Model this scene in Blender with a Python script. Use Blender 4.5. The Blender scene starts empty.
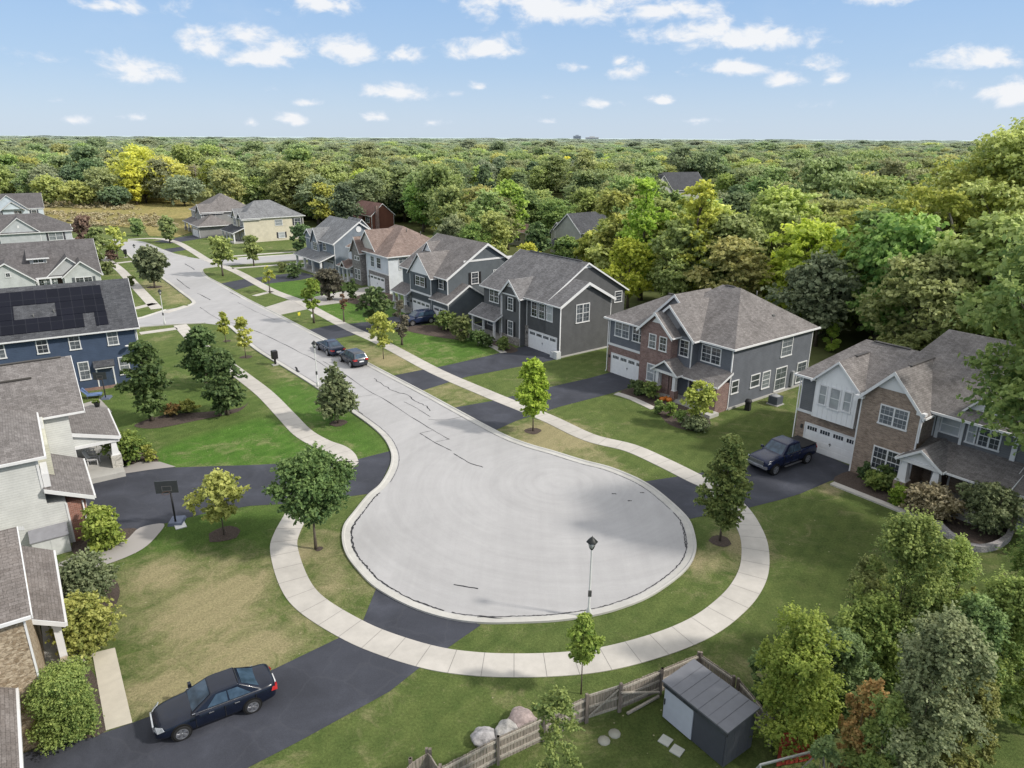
import bpy, bmesh, math, random
import numpy as np
from mathutils import Vector, Matrix
from mathutils.geometry import tessellate_polygon
random.seed(7)
SC = bpy.context.scene
COL = SC.collection
R = math.radians
# ------------------------------------------------------------------ camera
CAM_H = 24.0; FPX = 711.0
PITCH = math.atan((384-137.5)/FPX); ROLL = R(0.3)
cd = bpy.data.cameras.new('camera'); cam = bpy.data.objects.new('camera', cd); COL.objects.link(cam)
cd.sensor_width = 36; cd.lens = FPX/1024*36; cd.clip_start = .5; cd.clip_end = 60000
cam.matrix_world = Matrix.Translation((0,0,CAM_H)) @ Matrix.Rotation(R(90)-PITCH,4,'X') @ Matrix.Rotation(ROLL,4,'Z')
SC.camera = cam
SC.view_settings.view_transform = 'Standard'; SC.view_settings.look = 'None'; SC.view_settings.exposure = 0
SC.render.resolution_x = 1024; SC.render.resolution_y = 768

def ray(px, py):
    u = px-512; v = py-384; c, s = math.cos(ROLL), math.sin(ROLL)
    u2 = u*c+v*s; v2 = -u*s+v*c
    return (u2, FPX*math.cos(PITCH)-v2*math.sin(PITCH), -(FPX*math.sin(PITCH)+v2*math.cos(PITCH)))
def at(px, py, z=0.0):            # surveyed point of the photo -> world point at height z
    d = ray(px, py); t = (z-CAM_H)/d[2]
    return Vector((d[0]*t, d[1]*t, z))
def height_at(px, pb, pt):
    p = at(px, pb); d = ray(px, pt); return CAM_H+d[2]*p.y/d[1]
def L2W(O, rz, x, y):
    a = R(rz); c, s = math.cos(a), math.sin(a)
    return Vector((O[0]+x*c-y*s, O[1]+x*s+y*c, 0))

# ------------------------------------------------------------------ tagging
def tag(o, label=None, cat=None, group=None, kind=None):
    if label: o['label'] = label
    if cat: o['category'] = cat
    if group: o['group'] = group
    if kind: o['kind'] = kind
    return o
def empty(name, loc=(0,0,0), rz=0, label=None, cat=None, group=None, parent=None):
    o = bpy.data.objects.new(name, None); COL.objects.link(o); o.empty_display_size = .2
    o.location = loc; o.rotation_euler = (0,0,R(rz)); o.parent = parent
    return tag(o, label, cat, group)
def copy_tree(o, parent=None):
    c = o.copy(); COL.objects.link(c); c.parent = parent
    for ch in [k for k in bpy.data.objects if k.parent == o]: copy_tree(ch, c)
    return c
def copy_fast(o, kids):
    c = o.copy(); COL.objects.link(c)
    for ch in kids:
        k = ch.copy(); COL.objects.link(k); k.parent = c
    return c

# ------------------------------------------------------------------ node helpers
class NT:
    def __init__(s, name):
        s.m = bpy.data.materials.new(name); s.m.use_nodes = True; s.t = s.m.node_tree
        s.t.nodes.clear(); s.out = s.t.nodes.new('ShaderNodeOutputMaterial')
        s.b = s.t.nodes.new('ShaderNodeBsdfPrincipled'); s.link(s.b.outputs[0], s.out.inputs[0])
    def n(s, typ, **kw):
        nd = s.t.nodes.new(typ)
        for k, v in kw.items():
            if k in nd.inputs.keys():
                nd.inputs[k].default_value = v
            else: setattr(nd, k, v)
        return nd
    def link(s, a, b): s.t.links.new(a, b)
    def coord(s, which='Object'): return s.n('ShaderNodeTexCoord').outputs[which]
    def noise(s, vec, scale, detail=4, rough=.55, dist=0):
        nd = s.n('ShaderNodeTexNoise', Scale=scale, Detail=detail, Roughness=rough, Distortion=dist)
        if vec is not None: s.link(vec, nd.inputs['Vector'])
        return nd.outputs['Fac']
    def ramp(s, fac, stops):
        r = s.n('ShaderNodeValToRGB'); e = r.color_ramp.elements
        while len(e) < len(stops): e.new(.5)
        for k, (p, c) in enumerate(stops):
            e[k].position = p; e[k].color = tuple(c)+(1,) if len(c) == 3 else c
        s.link(fac, r.inputs[0]); return r.outputs[0]
    def mix(s, fac, a, b, blend='MIX'):
        m = s.n('ShaderNodeMix', data_type='RGBA', blend_type=blend)
        for v, i in ((fac,0),(a,6),(b,7)):
            if hasattr(v, 'is_linked') or hasattr(v, 'links'): s.link(v, m.inputs[i])
            else: m.inputs[i].default_value = (tuple(v)+(1,) if isinstance(v,(tuple,list)) and len(v)==3 else v)
        return m.outputs[2]
    def math(s, op, a, b=None, c=None):
        m = s.n('ShaderNodeMath', operation=op)
        for i, v in enumerate((a,b,c)):
            if v is None: continue
            if hasattr(v, 'links'): s.link(v, m.inputs[i])
            else: m.inputs[i].default_value = v
        return m.outputs[0]
    def bump(s, h, strength=.3, dist=.02):
        b = s.n('ShaderNodeBump', Strength=strength, Distance=dist); s.link(h, b.inputs['Height'])
        s.link(b.outputs[0], s.b.inputs['Normal'])
    def setc(s, c):
        if hasattr(c, 'links'): s.link(c, s.b.inputs['Base Color'])
        else: s.b.inputs['Base Color'].default_value = tuple(c)+(1,)
    def rough(s, r, spec=.3):
        s.b.inputs['Roughness'].default_value = r; s.b.inputs['Specular IOR Level'].default_value = spec
def sc(c, k): return tuple(min(1, x*k) for x in c)
MATS = {}
def cached(f):
    def g(*a):
        k = (f.__name__,)+a
        if k not in MATS: MATS[k] = f(*a)
        return MATS[k]
    return g
@cached
def plain(name, col, rough=.6, var=.12, scale=3.0, spec=.3):
    t = NT(name); n = t.noise(t.coord(), scale, 5)
    t.setc(t.ramp(n, [(.25, sc(col,1-var)), (.75, sc(col,1+var))])); t.rough(rough, spec)
    return t.m
@cached
def siding(col, lap=.16):
    t = NT('lap_siding'); uv = t.coord('UV'); sp = t.n('ShaderNodeSeparateXYZ'); t.link(uv, sp.inputs[0])
    f = t.math('FRACT', t.math('DIVIDE', sp.outputs[1], lap))
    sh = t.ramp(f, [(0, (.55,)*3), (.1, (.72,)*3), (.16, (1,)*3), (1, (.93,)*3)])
    n = t.noise(t.coord(), 1.1, 5); n2 = t.noise(uv, 9, 3)
    base = t.ramp(n, [(.3, sc(col,.86)), (.7, sc(col,1.1))])
    base = t.mix(.10, base, t.ramp(n2, [(.35, sc(col,.6)), (.65, sc(col,1.3))]))
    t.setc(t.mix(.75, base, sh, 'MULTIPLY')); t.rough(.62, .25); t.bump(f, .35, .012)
    return t.m
@cached
def brick(a, b, mortar, w=.22, h=.075):
    t = NT('brickwork'); uv = t.coord('UV')
    bt = t.n('ShaderNodeTexBrick', Scale=1.0); bt.inputs['Brick Width'].default_value = w
    bt.inputs['Row Height'].default_value = h; bt.inputs['Mortar Size'].default_value = .008
    bt.inputs['Bias'].default_value = -.1
    bt.inputs['Color1'].default_value = a+(1,); bt.inputs['Color2'].default_value = b+(1,); bt.inputs['Mortar'].default_value = mortar+(1,)
    t.link(uv, bt.inputs['Vector'])
    n = t.noise(uv, 2.2, 6, .65)
    t.setc(t.mix(.8, bt.outputs['Color'], t.ramp(n, [(.25, (.62,)*3), (.75, (1.35,)*3)]), 'MULTIPLY'))
    t.rough(.85, .15); t.bump(bt.outputs['Fac'], -.4, .01)
    return t.m
@cached
def stone(a, b, scale=3.2):
    t = NT('stone_veneer'); uv = t.coord('UV')
    mp = t.n('ShaderNodeMapping'); mp.inputs['Scale'].default_value = (1, 2.0, 1); t.link(uv, mp.inputs[0])
    v = t.n('ShaderNodeTexVoronoi', Scale=scale); t.link(mp.outputs[0], v.inputs['Vector'])
    v2 = t.n('ShaderNodeTexVoronoi', Scale=scale, feature='DISTANCE_TO_EDGE'); t.link(mp.outputs[0], v2.inputs['Vector'])
    sp = t.n('ShaderNodeSeparateColor'); t.link(v.outputs['Color'], sp.inputs[0])
    c = t.mix(sp.outputs[0], a, b); n = t.noise(uv, 8, 4)
    c = t.mix(.5, c, t.ramp(n, [(.3,(.6,)*3),(.7,(1.3,)*3)]), 'MULTIPLY')
    e = t.ramp(v2.outputs['Distance'], [(0,(.35,)*3),(.07,(1,)*3)])
    t.setc(t.mix(.8, c, e, 'MULTIPLY')); t.rough(.9,.1); t.bump(v2.outputs['Distance'], .5, .03)
    return t.m
@cached
def shingle(a, b):
    t = NT('asphalt_shingles'); uv = t.coord('UV')
    bt = t.n('ShaderNodeTexBrick', Scale=1.0, offset=.37); bt.inputs['Brick Width'].default_value = .33
    bt.inputs['Row Height'].default_value = .15; bt.inputs['Mortar Size'].default_value = .006; bt.inputs['Bias'].default_value = 0
    bt.inputs['Color1'].default_value = a+(1,); bt.inputs['Color2'].default_value = b+(1,); bt.inputs['Mortar'].default_value = sc(a,.45)+(1,)
    t.link(uv, bt.inputs['Vector'])
    n = t.noise(t.coord(), .6, 5, .6); n2 = t.noise(uv, 14, 3, .6)
    c = t.mix(.75, bt.outputs['Color'], t.ramp(n, [(.3,(.78,)*3),(.7,(1.2,)*3)]), 'MULTIPLY')
    mp = t.n('ShaderNodeMapping'); mp.inputs['Scale'].default_value = (2.2, .28, 1); t.link(uv, mp.inputs[0])
    st = t.noise(mp.outputs[0], 1.6, 4, .6)
    c = t.mix(.5, c, t.ramp(st, [(.3,(.72,)*3),(.7,(1.22,)*3)]), 'MULTIPLY')
    c = t.mix(.55, c, t.ramp(n2, [(.35,(.6,)*3),(.65,(1.35,)*3)]), 'MULTIPLY')
    t.setc(c); t.rough(.92,.12); t.bump(bt.outputs['Fac'], -.25, .01)
    return t.m
@cached
def glass_pane(kind='dark'):
    t = NT('window_glass'); oi = t.n('ShaderNodeObjectInfo')
    n = t.noise(t.coord(), 1.3, 3)
    lo, hi = {'dark': ((.012,.014,.018),(.07,.08,.095)), 'blind': ((.22,.24,.26),(.42,.44,.46)), 'mid': ((.05,.06,.07),(.2,.22,.24))}[kind]
    c = t.ramp(t.math('ADD', t.math('MULTIPLY', n, .7), t.math('MULTIPLY', oi.outputs['Random'], .3)), [(.3, lo), (.7, hi)])
    t.setc(c); t.rough(.08, .7)
    return t.m
WHITE = lambda: plain('white_trim_paint', (.66,.66,.67), .5, .06, 2.0)
@cached
def leafmat(name, a, b, hi, trans=.25, vary=.35):
    t = NT(name); at_ = t.n('ShaderNodeAttribute', attribute_name='tint')
    oi = t.n('ShaderNodeObjectInfo'); sp = t.n('ShaderNodeSeparateColor'); t.link(at_.outputs['Color'], sp.inputs[0])
    c = t.mix(sp.outputs[0], a, b); c = t.mix(t.math('MULTIPLY', sp.outputs[1], .85), c, hi)  # tint green blends in the lighter colour, a highlight painted on upper leaves
    hsv = t.n('ShaderNodeHueSaturation'); t.link(c, hsv.inputs['Color'])
    t.link(t.math('MULTIPLY_ADD', oi.outputs['Random'], .05*vary, .5-.025*vary), hsv.inputs['Hue'])
    t.link(t.math('MULTIPLY_ADD', t.math('FRACT', t.math('MULTIPLY', oi.outputs['Random'], 7.3)), .5*vary, 1.06-.2*vary), hsv.inputs['Value'])
    t.link(t.math('MULTIPLY_ADD', t.math('FRACT', t.math('MULTIPLY', oi.outputs['Random'], 3.7)), .3*vary, .95-.15*vary), hsv.inputs['Saturation'])
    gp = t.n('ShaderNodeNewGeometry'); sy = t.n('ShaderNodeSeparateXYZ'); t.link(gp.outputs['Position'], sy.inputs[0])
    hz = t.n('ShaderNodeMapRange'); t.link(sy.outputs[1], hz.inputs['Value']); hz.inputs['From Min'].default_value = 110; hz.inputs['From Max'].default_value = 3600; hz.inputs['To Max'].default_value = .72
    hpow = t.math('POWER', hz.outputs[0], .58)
    hc = t.mix(hpow, hsv.outputs[0], (.60,.68,.66))  # aerial haze painted into the leaf colour, growing with world Y
    t.setc(hc); t.rough(.55, .25)
    tr = t.n('ShaderNodeBsdfTranslucent'); t.link(hc, tr.inputs[0])
    ms = t.n('ShaderNodeMixShader'); ms.inputs[0].default_value = trans
    t.link(t.b.outputs[0], ms.inputs[1]); t.link(tr.outputs[0], ms.inputs[2]); t.link(ms.outputs[0], t.out.inputs[0])
    return t.m
@cached
def grass(g1, g2, dry, dryamt=.45, name='lawn_grass'):
    t = NT(name); p = t.coord()
    big = t.noise(p, .11, 5, .6, .4); mid = t.noise(p, .7, 5, .6); fine = t.noise(p, 9, 4, .7); vf = t.noise(p, 42, 2, .6)
    c = t.ramp(mid, [(.3, g1), (.7, g2)])
    dm = t.ramp(t.math('ADD', t.math('MULTIPLY', big, .62), t.math('MULTIPLY', t.noise(p,.45,6,.65,.6), .45)), [(1-dryamt-.12, (0,)*3), (1-dryamt+.1, (1,)*3)])
    c = t.mix(dm, c, dry)
    c = t.mix(.75, c, t.ramp(fine, [(.28,(.55,)*3),(.72,(1.4,)*3)]), 'MULTIPLY')
    c = t.mix(.7, c, t.ramp(vf, [(.3,(.6,)*3),(.7,(1.4,)*3)]), 'MULTIPLY')
    wv = t.n('ShaderNodeTexWave', Scale=.33, Distortion=1.2, Detail=1); mp = t.n('ShaderNodeMapping'); mp.inputs['Rotation'].default_value = (0,0,R(35)); t.link(p, mp.inputs[0]); t.link(mp.outputs[0], wv.inputs['Vector'])
    c = t.mix(.3, c, t.ramp(wv.outputs['Fac'], [(.4,(.9,)*3),(.6,(1.08,)*3)]), 'MULTIPLY')
    t.setc(c); t.rough(.9,.1); t.bump(t.math('ADD', fine, vf), .9, .06)
    return t.m
@cached
def concrete(col, name='concrete'):
    t = NT(name); p = t.coord(); big = t.noise(p, .16, 5, .6, .8); mid = t.noise(p, 1.3, 6, .65); fine = t.noise(p, 30, 3, .7)
    c = t.ramp(big, [(.3, sc(col,.84)), (.7, sc(col,1.1))])
    c = t.mix(.6, c, t.ramp(mid, [(.3,(.84,)*3),(.7,(1.1,)*3)]), 'MULTIPLY')
    c = t.mix(.5, c, t.ramp(fine, [(.3,(.85,)*3),(.7,(1.12,)*3)]), 'MULTIPLY')
    t.setc(c); t.rough(.88,.2); t.bump(fine, .2, .01)
    return t.m
@cached
def asphalt(col=(.042,.045,.058)):
    t = NT('asphalt'); p = t.coord(); big = t.noise(p, .35, 5, .6, .5); fine = t.noise(p, 35, 3, .7)
    c = t.ramp(big, [(.3, sc(col,.8)), (.55, sc(col,1.1)), (.75, sc(col,1.55))]); c = t.mix(.6, c, t.ramp(fine, [(.3,(.7,)*3),(.7,(1.4,)*3)]), 'MULTIPLY')
    v = t.n('ShaderNodeTexVoronoi', Scale=.35, feature='DISTANCE_TO_EDGE'); mp = t.n('ShaderNodeMix', data_type='VECTOR')
    nn = t.n('ShaderNodeTexNoise', Scale=.8); t.link(p, nn.inputs['Vector'])
    va = t.n('ShaderNodeVectorMath', operation='ADD'); t.link(p, va.inputs[0]); t.link(nn.outputs['Color'], va.inputs[1]); t.link(va.outputs[0], v.inputs['Vector'])
    c = t.mix(t.math('MULTIPLY', t.ramp(v.outputs['Distance'], [(0,(1,)*3),(.03,(0,)*3)]), .06), c, (.15,.15,.16))
    t.setc(c); t.rough(.8,.25); t.bump(fine, .3, .01)
    return t.m
@cached
def mulch():
    t = NT('mulch'); p = t.coord(); f = t.noise(p, 18, 4, .8)
    t.setc(t.ramp(f, [(.3,(.035,.028,.025)),(.7,(.15,.12,.105))])); t.rough(.95,.05); t.bump(f, .9, .06); return t.m
@cached
def bark(col=(.13,.11,.09)):
    t = NT('bark'); p = t.coord(); mp = t.n('ShaderNodeMapping'); mp.inputs['Scale'].default_value = (6,6,1.2); t.link(p, mp.inputs[0])
    f = t.noise(mp.outputs[0], 2, 5, .7); t.setc(t.ramp(f, [(.3, sc(col,.5)), (.7, sc(col,1.4))])); t.rough(.95,.05); t.bump(f,.8,.04); return t.m
@cached
def wood(col):
    t = NT('weathered_wood'); p = t.coord(); mp = t.n('ShaderNodeMapping'); mp.inputs['Scale'].default_value = (8,8,.7); t.link(p, mp.inputs[0])
    f = t.noise(mp.outputs[0], 2.5, 5, .7); t.setc(t.ramp(f, [(.3, sc(col,.55)), (.7, sc(col,1.35))])); t.rough(.9,.1); t.bump(f,.4,.01); return t.m
@cached
def metal(col, rough=.35, m=.9):
    t = NT('metal'); t.setc(t.ramp(t.noise(t.coord(),6,3), [(.3,sc(col,.85)),(.7,sc(col,1.1))])); t.rough(rough,.5); t.b.inputs['Metallic'].default_value = m; return t.m
@cached
def carpaint(col):
    t = NT('car_paint'); n = t.noise(t.coord(), 2.5, 4); t.setc(t.ramp(n, [(.3,sc(col,.85)),(.7,sc(col,1.2))])); t.rough(.25,.35)
    t.b.inputs['Coat Weight'].default_value = .2; t.b.inputs['Coat Roughness'].default_value = .06; return t.m
@cached
def sealer():
    return plain('tar_sealer', (.03,.03,.034), .7, .3, 2.0)

# ------------------------------------------------------------------ mesh builder
class MB:
    def __init__(s): s.v = []; s.f = []; s.sm = []
    def poly(s, pts, smooth=False):
        i = len(s.v); s.v += [tuple(p) for p in pts]; s.f.append(tuple(range(i, i+len(pts)))); s.sm.append(smooth); return s
    def box(s, x0,x1,y0,y1,z0,z1):
        P = [(x0,y0,z0),(x1,y0,z0),(x1,y1,z0),(x0,y1,z0),(x0,y0,z1),(x1,y0,z1),(x1,y1,z1),(x0,y1,z1)]
        for q in ((0,3,2,1),(4,5,6,7),(0,1,5,4),(1,2,6,5),(2,3,7,6),(3,0,4,7)): s.poly([P[k] for k in q])
        return s
    def frustum(s, cx, cy, z0, z1, w0, w1, d0=None, d1=None):
        d0 = d0 or w0; d1 = d1 or w1
        P = [(cx-w0/2,cy-d0/2,z0),(cx+w0/2,cy-d0/2,z0),(cx+w0/2,cy+d0/2,z0),(cx-w0/2,cy+d0/2,z0),(cx-w1/2,cy-d1/2,z1),(cx+w1/2,cy-d1/2,z1),(cx+w1/2,cy+d1/2,z1),(cx-w1/2,cy+d1/2,z1)]
        for q in ((0,3,2,1),(4,5,6,7),(0,1,5,4),(1,2,6,5),(2,3,7,6),(3,0,4,7)): s.poly([P[k] for k in q])
        return s
    def extrude(s, pts, d):            # planar polygon pts extruded by vector d
        pts = [Vector(p) for p in pts]; d = Vector(d); q = [p+d for p in pts]; n = len(pts)
        nn = Vector((0,0,0))
        for i in range(n): nn += pts[i].cross(pts[(i+1)%n])
        if nn.dot(d) > 0: pts = pts[::-1]; q = q[::-1]
        s.poly(pts); s.poly(q[::-1])
        for i in range(n):
            j = (i+1)%n; s.poly([pts[j], pts[i], q[i], q[j]])
        return s
    def beam(s, a, b, w, h, up=(0,0,1)):
        a = Vector(a); b = Vector(b); t = (b-a).normalized(); u = Vector(up); sd = t.cross(u)
        if sd.length < 1e-4: sd = t.cross(Vector((1,0,0)))
        sd.normalize(); u = sd.cross(t); sd *= w/2; u *= h/2
        A = [a-sd-u, a+sd-u, a+sd+u, a-sd+u]; B = [p+(b-a) for p in A]
        s.poly(A); s.poly(B[::-1])
        for i in range(4): j = (i+1)%4; s.poly([A[j],A[i],B[i],B[j]])
        return s
    def tube(s, pts, rads, n=8, cap=True):
        rings = []; prev = None
        for k, p in enumerate(pts):
            p = Vector(p); a = Vector(pts[max(0,k-1)]); b = Vector(pts[min(len(pts)-1,k+1)]); t = (b-a).normalized()
            if prev is None: prev = t.cross(Vector((.3,.9,.1))).normalized()
            x = (prev - t*prev.dot(t)).normalized(); prev = x; y = t.cross(x)
            base = len(s.v)
            for i in range(n):
                an = 2*math.pi*i/n; s.v.append(tuple(p+(x*math.cos(an)+y*math.sin(an))*rads[k]))
            rings.append(base)
        for k in range(len(rings)-1):
            for i in range(n):
                j = (i+1)%n; s.f.append((rings[k]+i, rings[k]+j, rings[k+1]+j, rings[k+1]+i)); s.sm.append(True)
        if cap:
            s.f.append(tuple(rings[0]+i for i in range(n))[::-1]); s.sm.append(False)
            s.f.append(tuple(rings[-1]+i for i in range(n))); s.sm.append(False)
        return s
    def lathe(s, c, prof, n=16):
        base = []
        for r, z in prof:
            base.append(len(s.v))
            for i in range(n):
                a = 2*math.pi*i/n; s.v.append((c[0]+r*math.cos(a), c[1]+r*math.sin(a), c[2]+z))
        for k in range(len(prof)-1):
            for i in range(n):
                j = (i+1)%n; s.f.append((base[k]+i, base[k]+j, base[k+1]+j, base[k+1]+i)); s.sm.append(True)
        return s
    def build(s, name, mat, parent=None, loc=None, rz=0, uv=True):
        me = bpy.data.meshes.new(name); me.from_pydata(s.v, [], s.f)
        me.polygons.foreach_set('use_smooth', s.sm)
        if uv:
            lay = me.uv_layers.new(name='UVMap'); co = me.vertices
            for p in me.polygons:
                n = p.normal
                if abs(n.z) > .985 or n.length < .1: t = Vector((1,0,0)); b = Vector((0,1,0))
                else: t = Vector((0,0,1)).cross(n).normalized(); b = n.cross(t)
                for li in p.loop_indices:
                    q = co[me.loops[li].vertex_index].co; lay.data[li].uv = (q.dot(t), q.dot(b))
        o = bpy.data.objects.new(name, me); COL.objects.link(o)
        if mat: me.materials.append(mat)
        o.parent = parent
        if loc is not None: o.location = loc
        if rz: o.rotation_euler.z = R(rz)
        return o
def sheet(name, pts, z, mat, kind='structure', label=None, cat=None, skirt=0):
    pts = [Vector((p[0],p[1],0)) for p in pts]
    tr = tessellate_polygon([pts]); me = bpy.data.meshes.new(name)
    V = [(p.x,p.y,z) for p in pts]; Fc = []
    for a,b,c in tr:
        n = (pts[b]-pts[a]).cross(pts[c]-pts[a]).z; Fc.append((a,b,c) if n > 0 else (a,c,b))
    if skirt:
        n = len(V); V += [(p.x,p.y,z-skirt) for p in pts]
        Fc += [(i,(i+1)%n,n+(i+1)%n,n+i) for i in range(n)]
    me.from_pydata(V, [], Fc); me.materials.append(mat)
    o = bpy.data.objects.new(name, me); COL.objects.link(o); tag(o, label, cat, None, kind); return o
def smooth(pts, k=6, closed=False):
    P = [Vector(p) for p in pts]; out = []; n = len(P)
    for i in range(n if closed else n-1):
        if closed: a,b,c,d = P[i-1],P[i],P[(i+1)%n],P[(i+2)%n]
        else: a,b,c,d = P[max(0,i-1)],P[i],P[i+1],P[min(n-1,i+2)]
        for j in range(k):
            t = j/k; out.append(.5*((2*b)+(c-a)*t+(2*a-5*b+4*c-d)*t*t+(3*b-a-3*c+d)*t**3))
    if not closed: out.append(P[-1])
    return out
def strip_profile(mb, path, prof):      # prof: list of (offset to the left of travel, z)
    rows = []
    n = len(path)
    for i,p in enumerate(path):
        t = (path[min(n-1,i+1)]-path[max(0,i-1)]); t.z = 0; t.normalize(); nrm = Vector((-t.y,t.x,0))
        rows.append([tuple((p+nrm*o)[:2])+(z,) for o,z in prof])
    for i in range(n-1):
        for j in range(len(prof)-1):
            mb.poly([rows[i][j+1], rows[i][j], rows[i+1][j], rows[i+1][j+1]])
    return mb
def px(l, z=0): return [at(a,b,z) for a,b in l]
# ------------------------------------------------------------------ foliage
def leaf_mesh(name, cl, size, mat, seed, elong=1.6, upb=.35, shell=(.55,1.08)):
    """cl: list of (cx,cy,cz, rx,ry,rz, nleaves, tint)"""
    rg = np.random.default_rng(seed); C=[]; Tn=[]
    for (cx,cy,cz,rx,ry,rz,n,ti) in cl:
        k = max(2, n//9); tw = rg.normal(size=(k,3)); tw[:,2] = tw[:,2]*.8+upb; tw /= np.linalg.norm(tw,axis=1)[:,None]
        tl = rg.uniform(.75,1.3,k); ti_ = rg.integers(0,k,n); u = rg.uniform(.25,1,n)**.7
        R3 = np.array([rx,ry,rz]); d = tw[ti_]; p = d*(u*tl[ti_])[:,None]*R3
        p += rg.normal(size=(n,3))*R3*.10*(1.3-u)[:,None]; p[:,2] -= .12*rz*u**2; p += np.array([cx,cy,cz])
        d = d+rg.normal(size=(n,3))*.35; d /= np.linalg.norm(d,axis=1)[:,None]
        C.append(np.concatenate([p,d],1))
        g = np.clip(d[:,2]*.5+.15+rg.normal(0,.22,n), 0, 1); Tn.append(np.stack([np.clip(ti+rg.normal(0,.18,n),0,1), g], 1))  # g: painted highlight, stronger on leaves that point up
    A = np.concatenate(C); T = np.concatenate(Tn); N = len(A)
    P = A[:,:3]; D = A[:,3:]
    nrm = D*.55+rg.normal(size=(N,3))*.5+np.array([0,0,upb]); nrm /= np.linalg.norm(nrm,axis=1)[:,None]
    rd = rg.normal(size=(N,3)); t = np.cross(nrm, rd); t /= np.linalg.norm(t,axis=1)[:,None]; b = np.cross(nrm,t)
    s = size*rg.uniform(.6,1.35,(N,1)); L = t*s*elong*.5; Wd = b*s*.5
    V = np.stack([P-L, P+Wd-L*.1, P+L, P-Wd-L*.1], 1).reshape(-1,3)
    me = bpy.data.meshes.new(name); me.vertices.add(N*4); me.vertices.foreach_set('co', V.astype(np.float32).ravel())
    me.loops.add(N*4); me.loops.foreach_set('vertex_index', np.arange(N*4, dtype=np.int32))
    me.polygons.add(N); me.polygons.foreach_set('loop_start', (np.arange(N)*4).astype(np.int32))
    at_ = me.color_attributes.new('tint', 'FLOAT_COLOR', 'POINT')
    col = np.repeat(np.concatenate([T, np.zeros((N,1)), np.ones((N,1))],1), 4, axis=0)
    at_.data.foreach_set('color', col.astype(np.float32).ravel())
    me.update(calc_edges=True); me.materials.append(mat)
    return me
def prof_r(shape, t):
    if shape == 'round': return math.sqrt(max(0, 1-(2*t-1)**2))*.98+.05
    if shape == 'egg': return max(.12, (math.sin(math.pi*min(1, t**.72))**.75))
    if shape == 'cone': return max(.06, (1-t)**.8*min(1, (t+.06)*6))
    if shape == 'vase': return max(.2, math.sin(math.pi*(.12+.8*t**1.3))**.8)
    return 1
def make_tree(kind, H, W, ncl, npl, lsize, lmat, tf=.25, shape='round', seed=1, tr=None, bmat=None, limbs=.35, cr=.24, loc=(0,0,0), label=None, cat='tree', group=None, stems=1, upb=.35, gap=0, shoots=False):
    rnd = random.Random(seed); root = empty(kind, loc, 0, label, cat, group)
    cz0 = H*tf; hc = H-cz0; cl = []; cent = []
    crad = cr*W/2*1.15
    for i in range(ncl):
        t = (i+.5)/ncl if shape == 'cone' else rnd.random()**.85
        if shape == 'cone': t = 1-math.sqrt(1-t*.995)
        pr = prof_r(shape, t)*(W/2-crad*.75)
        a = i*2.39996+rnd.uniform(-.4,.4)+(0 if gap == 0 else 0); rr = pr*(rnd.uniform(.5,1.0) if i % 4 else rnd.uniform(0,.5))
        rr *= 1+.18*math.sin(3*a+seed)
        k = rnd.uniform(.7,1.25)*crad*(1 if shape != 'cone' else (1.15-.75*t))
        z = cz0+crad*.5+t*(hc-crad*.9)+rnd.uniform(-.2,.2)*crad
        x, y = rr*math.cos(a), rr*math.sin(a); cent.append((x,y,z))
        n = int(npl*(k/crad)**2)+4
        if shoots and i % 3:
            cl.append((x,y,z, k*rnd.uniform(.45,.7), k*rnd.uniform(.45,.7), k*rnd.uniform(1.0,1.7), n, rnd.random()))
        else: cl.append((x,y,z, k*rnd.uniform(.9,1.25), k*rnd.uniform(.9,1.25), k*rnd.uniform(.6,.85), n, rnd.random()))
    me = leaf_mesh('crown', cl, lsize, lmat, seed, upb=upb)
    co = bpy.data.objects.new('crown', me); COL.objects.link(co); co.parent = root
    tb = MB(); tr = tr or H*.018+.03
    for s_ in range(stems):
        ox = 0 if stems == 1 else rnd.uniform(-.12,.12)*W; oy = 0 if stems == 1 else rnd.uniform(-.12,.12)*W
        pts = []; rads = []
        for k in range(6):
            t = k/5; pts.append((ox*t*1.5+rnd.uniform(-1,1)*tr*.5*t, oy*t*1.5+rnd.uniform(-1,1)*tr*.5*t, t*(cz0+hc*.78)-(.05 if k == 0 else 0))); rads.append(tr*(1.25 if k == 0 else 1-.75*t))
        tb.tube(pts, rads, 7)
    for (x,y,z) in cent:
        if rnd.random() > limbs: continue
        zs = max(cz0*.9, z-math.hypot(x,y)*rnd.uniform(.5,1.0)); zs = min(zs, cz0+hc*.7)
        m = (x*.5+rnd.uniform(-.1,.1)*W*.3, y*.5+rnd.uniform(-.1,.1)*W*.3, zs+(z-zs)*.4)
        r0 = tr*.42*(1-.5*(zs-cz0)/hc)
        tb.tube([(0,0,zs),m,(x,y,z)], [r0, r0*.6, r0*.2], 5, False)
    tb.build('trunk', bmat or bark(), root, uv=False)
    return root
PAL = dict(mid=((.075,.13,.032),(.15,.205,.052),(.3,.35,.09)), dark=((.04,.075,.028),(.085,.135,.045),(.18,.24,.08)), yel=((.15,.185,.036),(.28,.3,.06),(.48,.48,.12)),
 gold=((.27,.28,.025),(.43,.42,.04),(.6,.57,.09)), olive=((.095,.122,.036),(.185,.215,.064),(.34,.37,.13)), grey=((.085,.115,.055),(.16,.195,.095),(.3,.33,.17)), lime=((.11,.18,.02),(.22,.3,.035),(.4,.46,.08)),
 red=((.08,.048,.035),(.15,.085,.06),(.25,.16,.1)), rust=((.13,.12,.03),(.23,.18,.05),(.42,.24,.07)), plum=((.045,.042,.035),(.085,.08,.06),(.16,.15,.1)), tan=((.1,.085,.045),(.2,.17,.09),(.5,.44,.3)), blue=((.04,.065,.055),(.075,.11,.1),(.15,.2,.18)))
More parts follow.
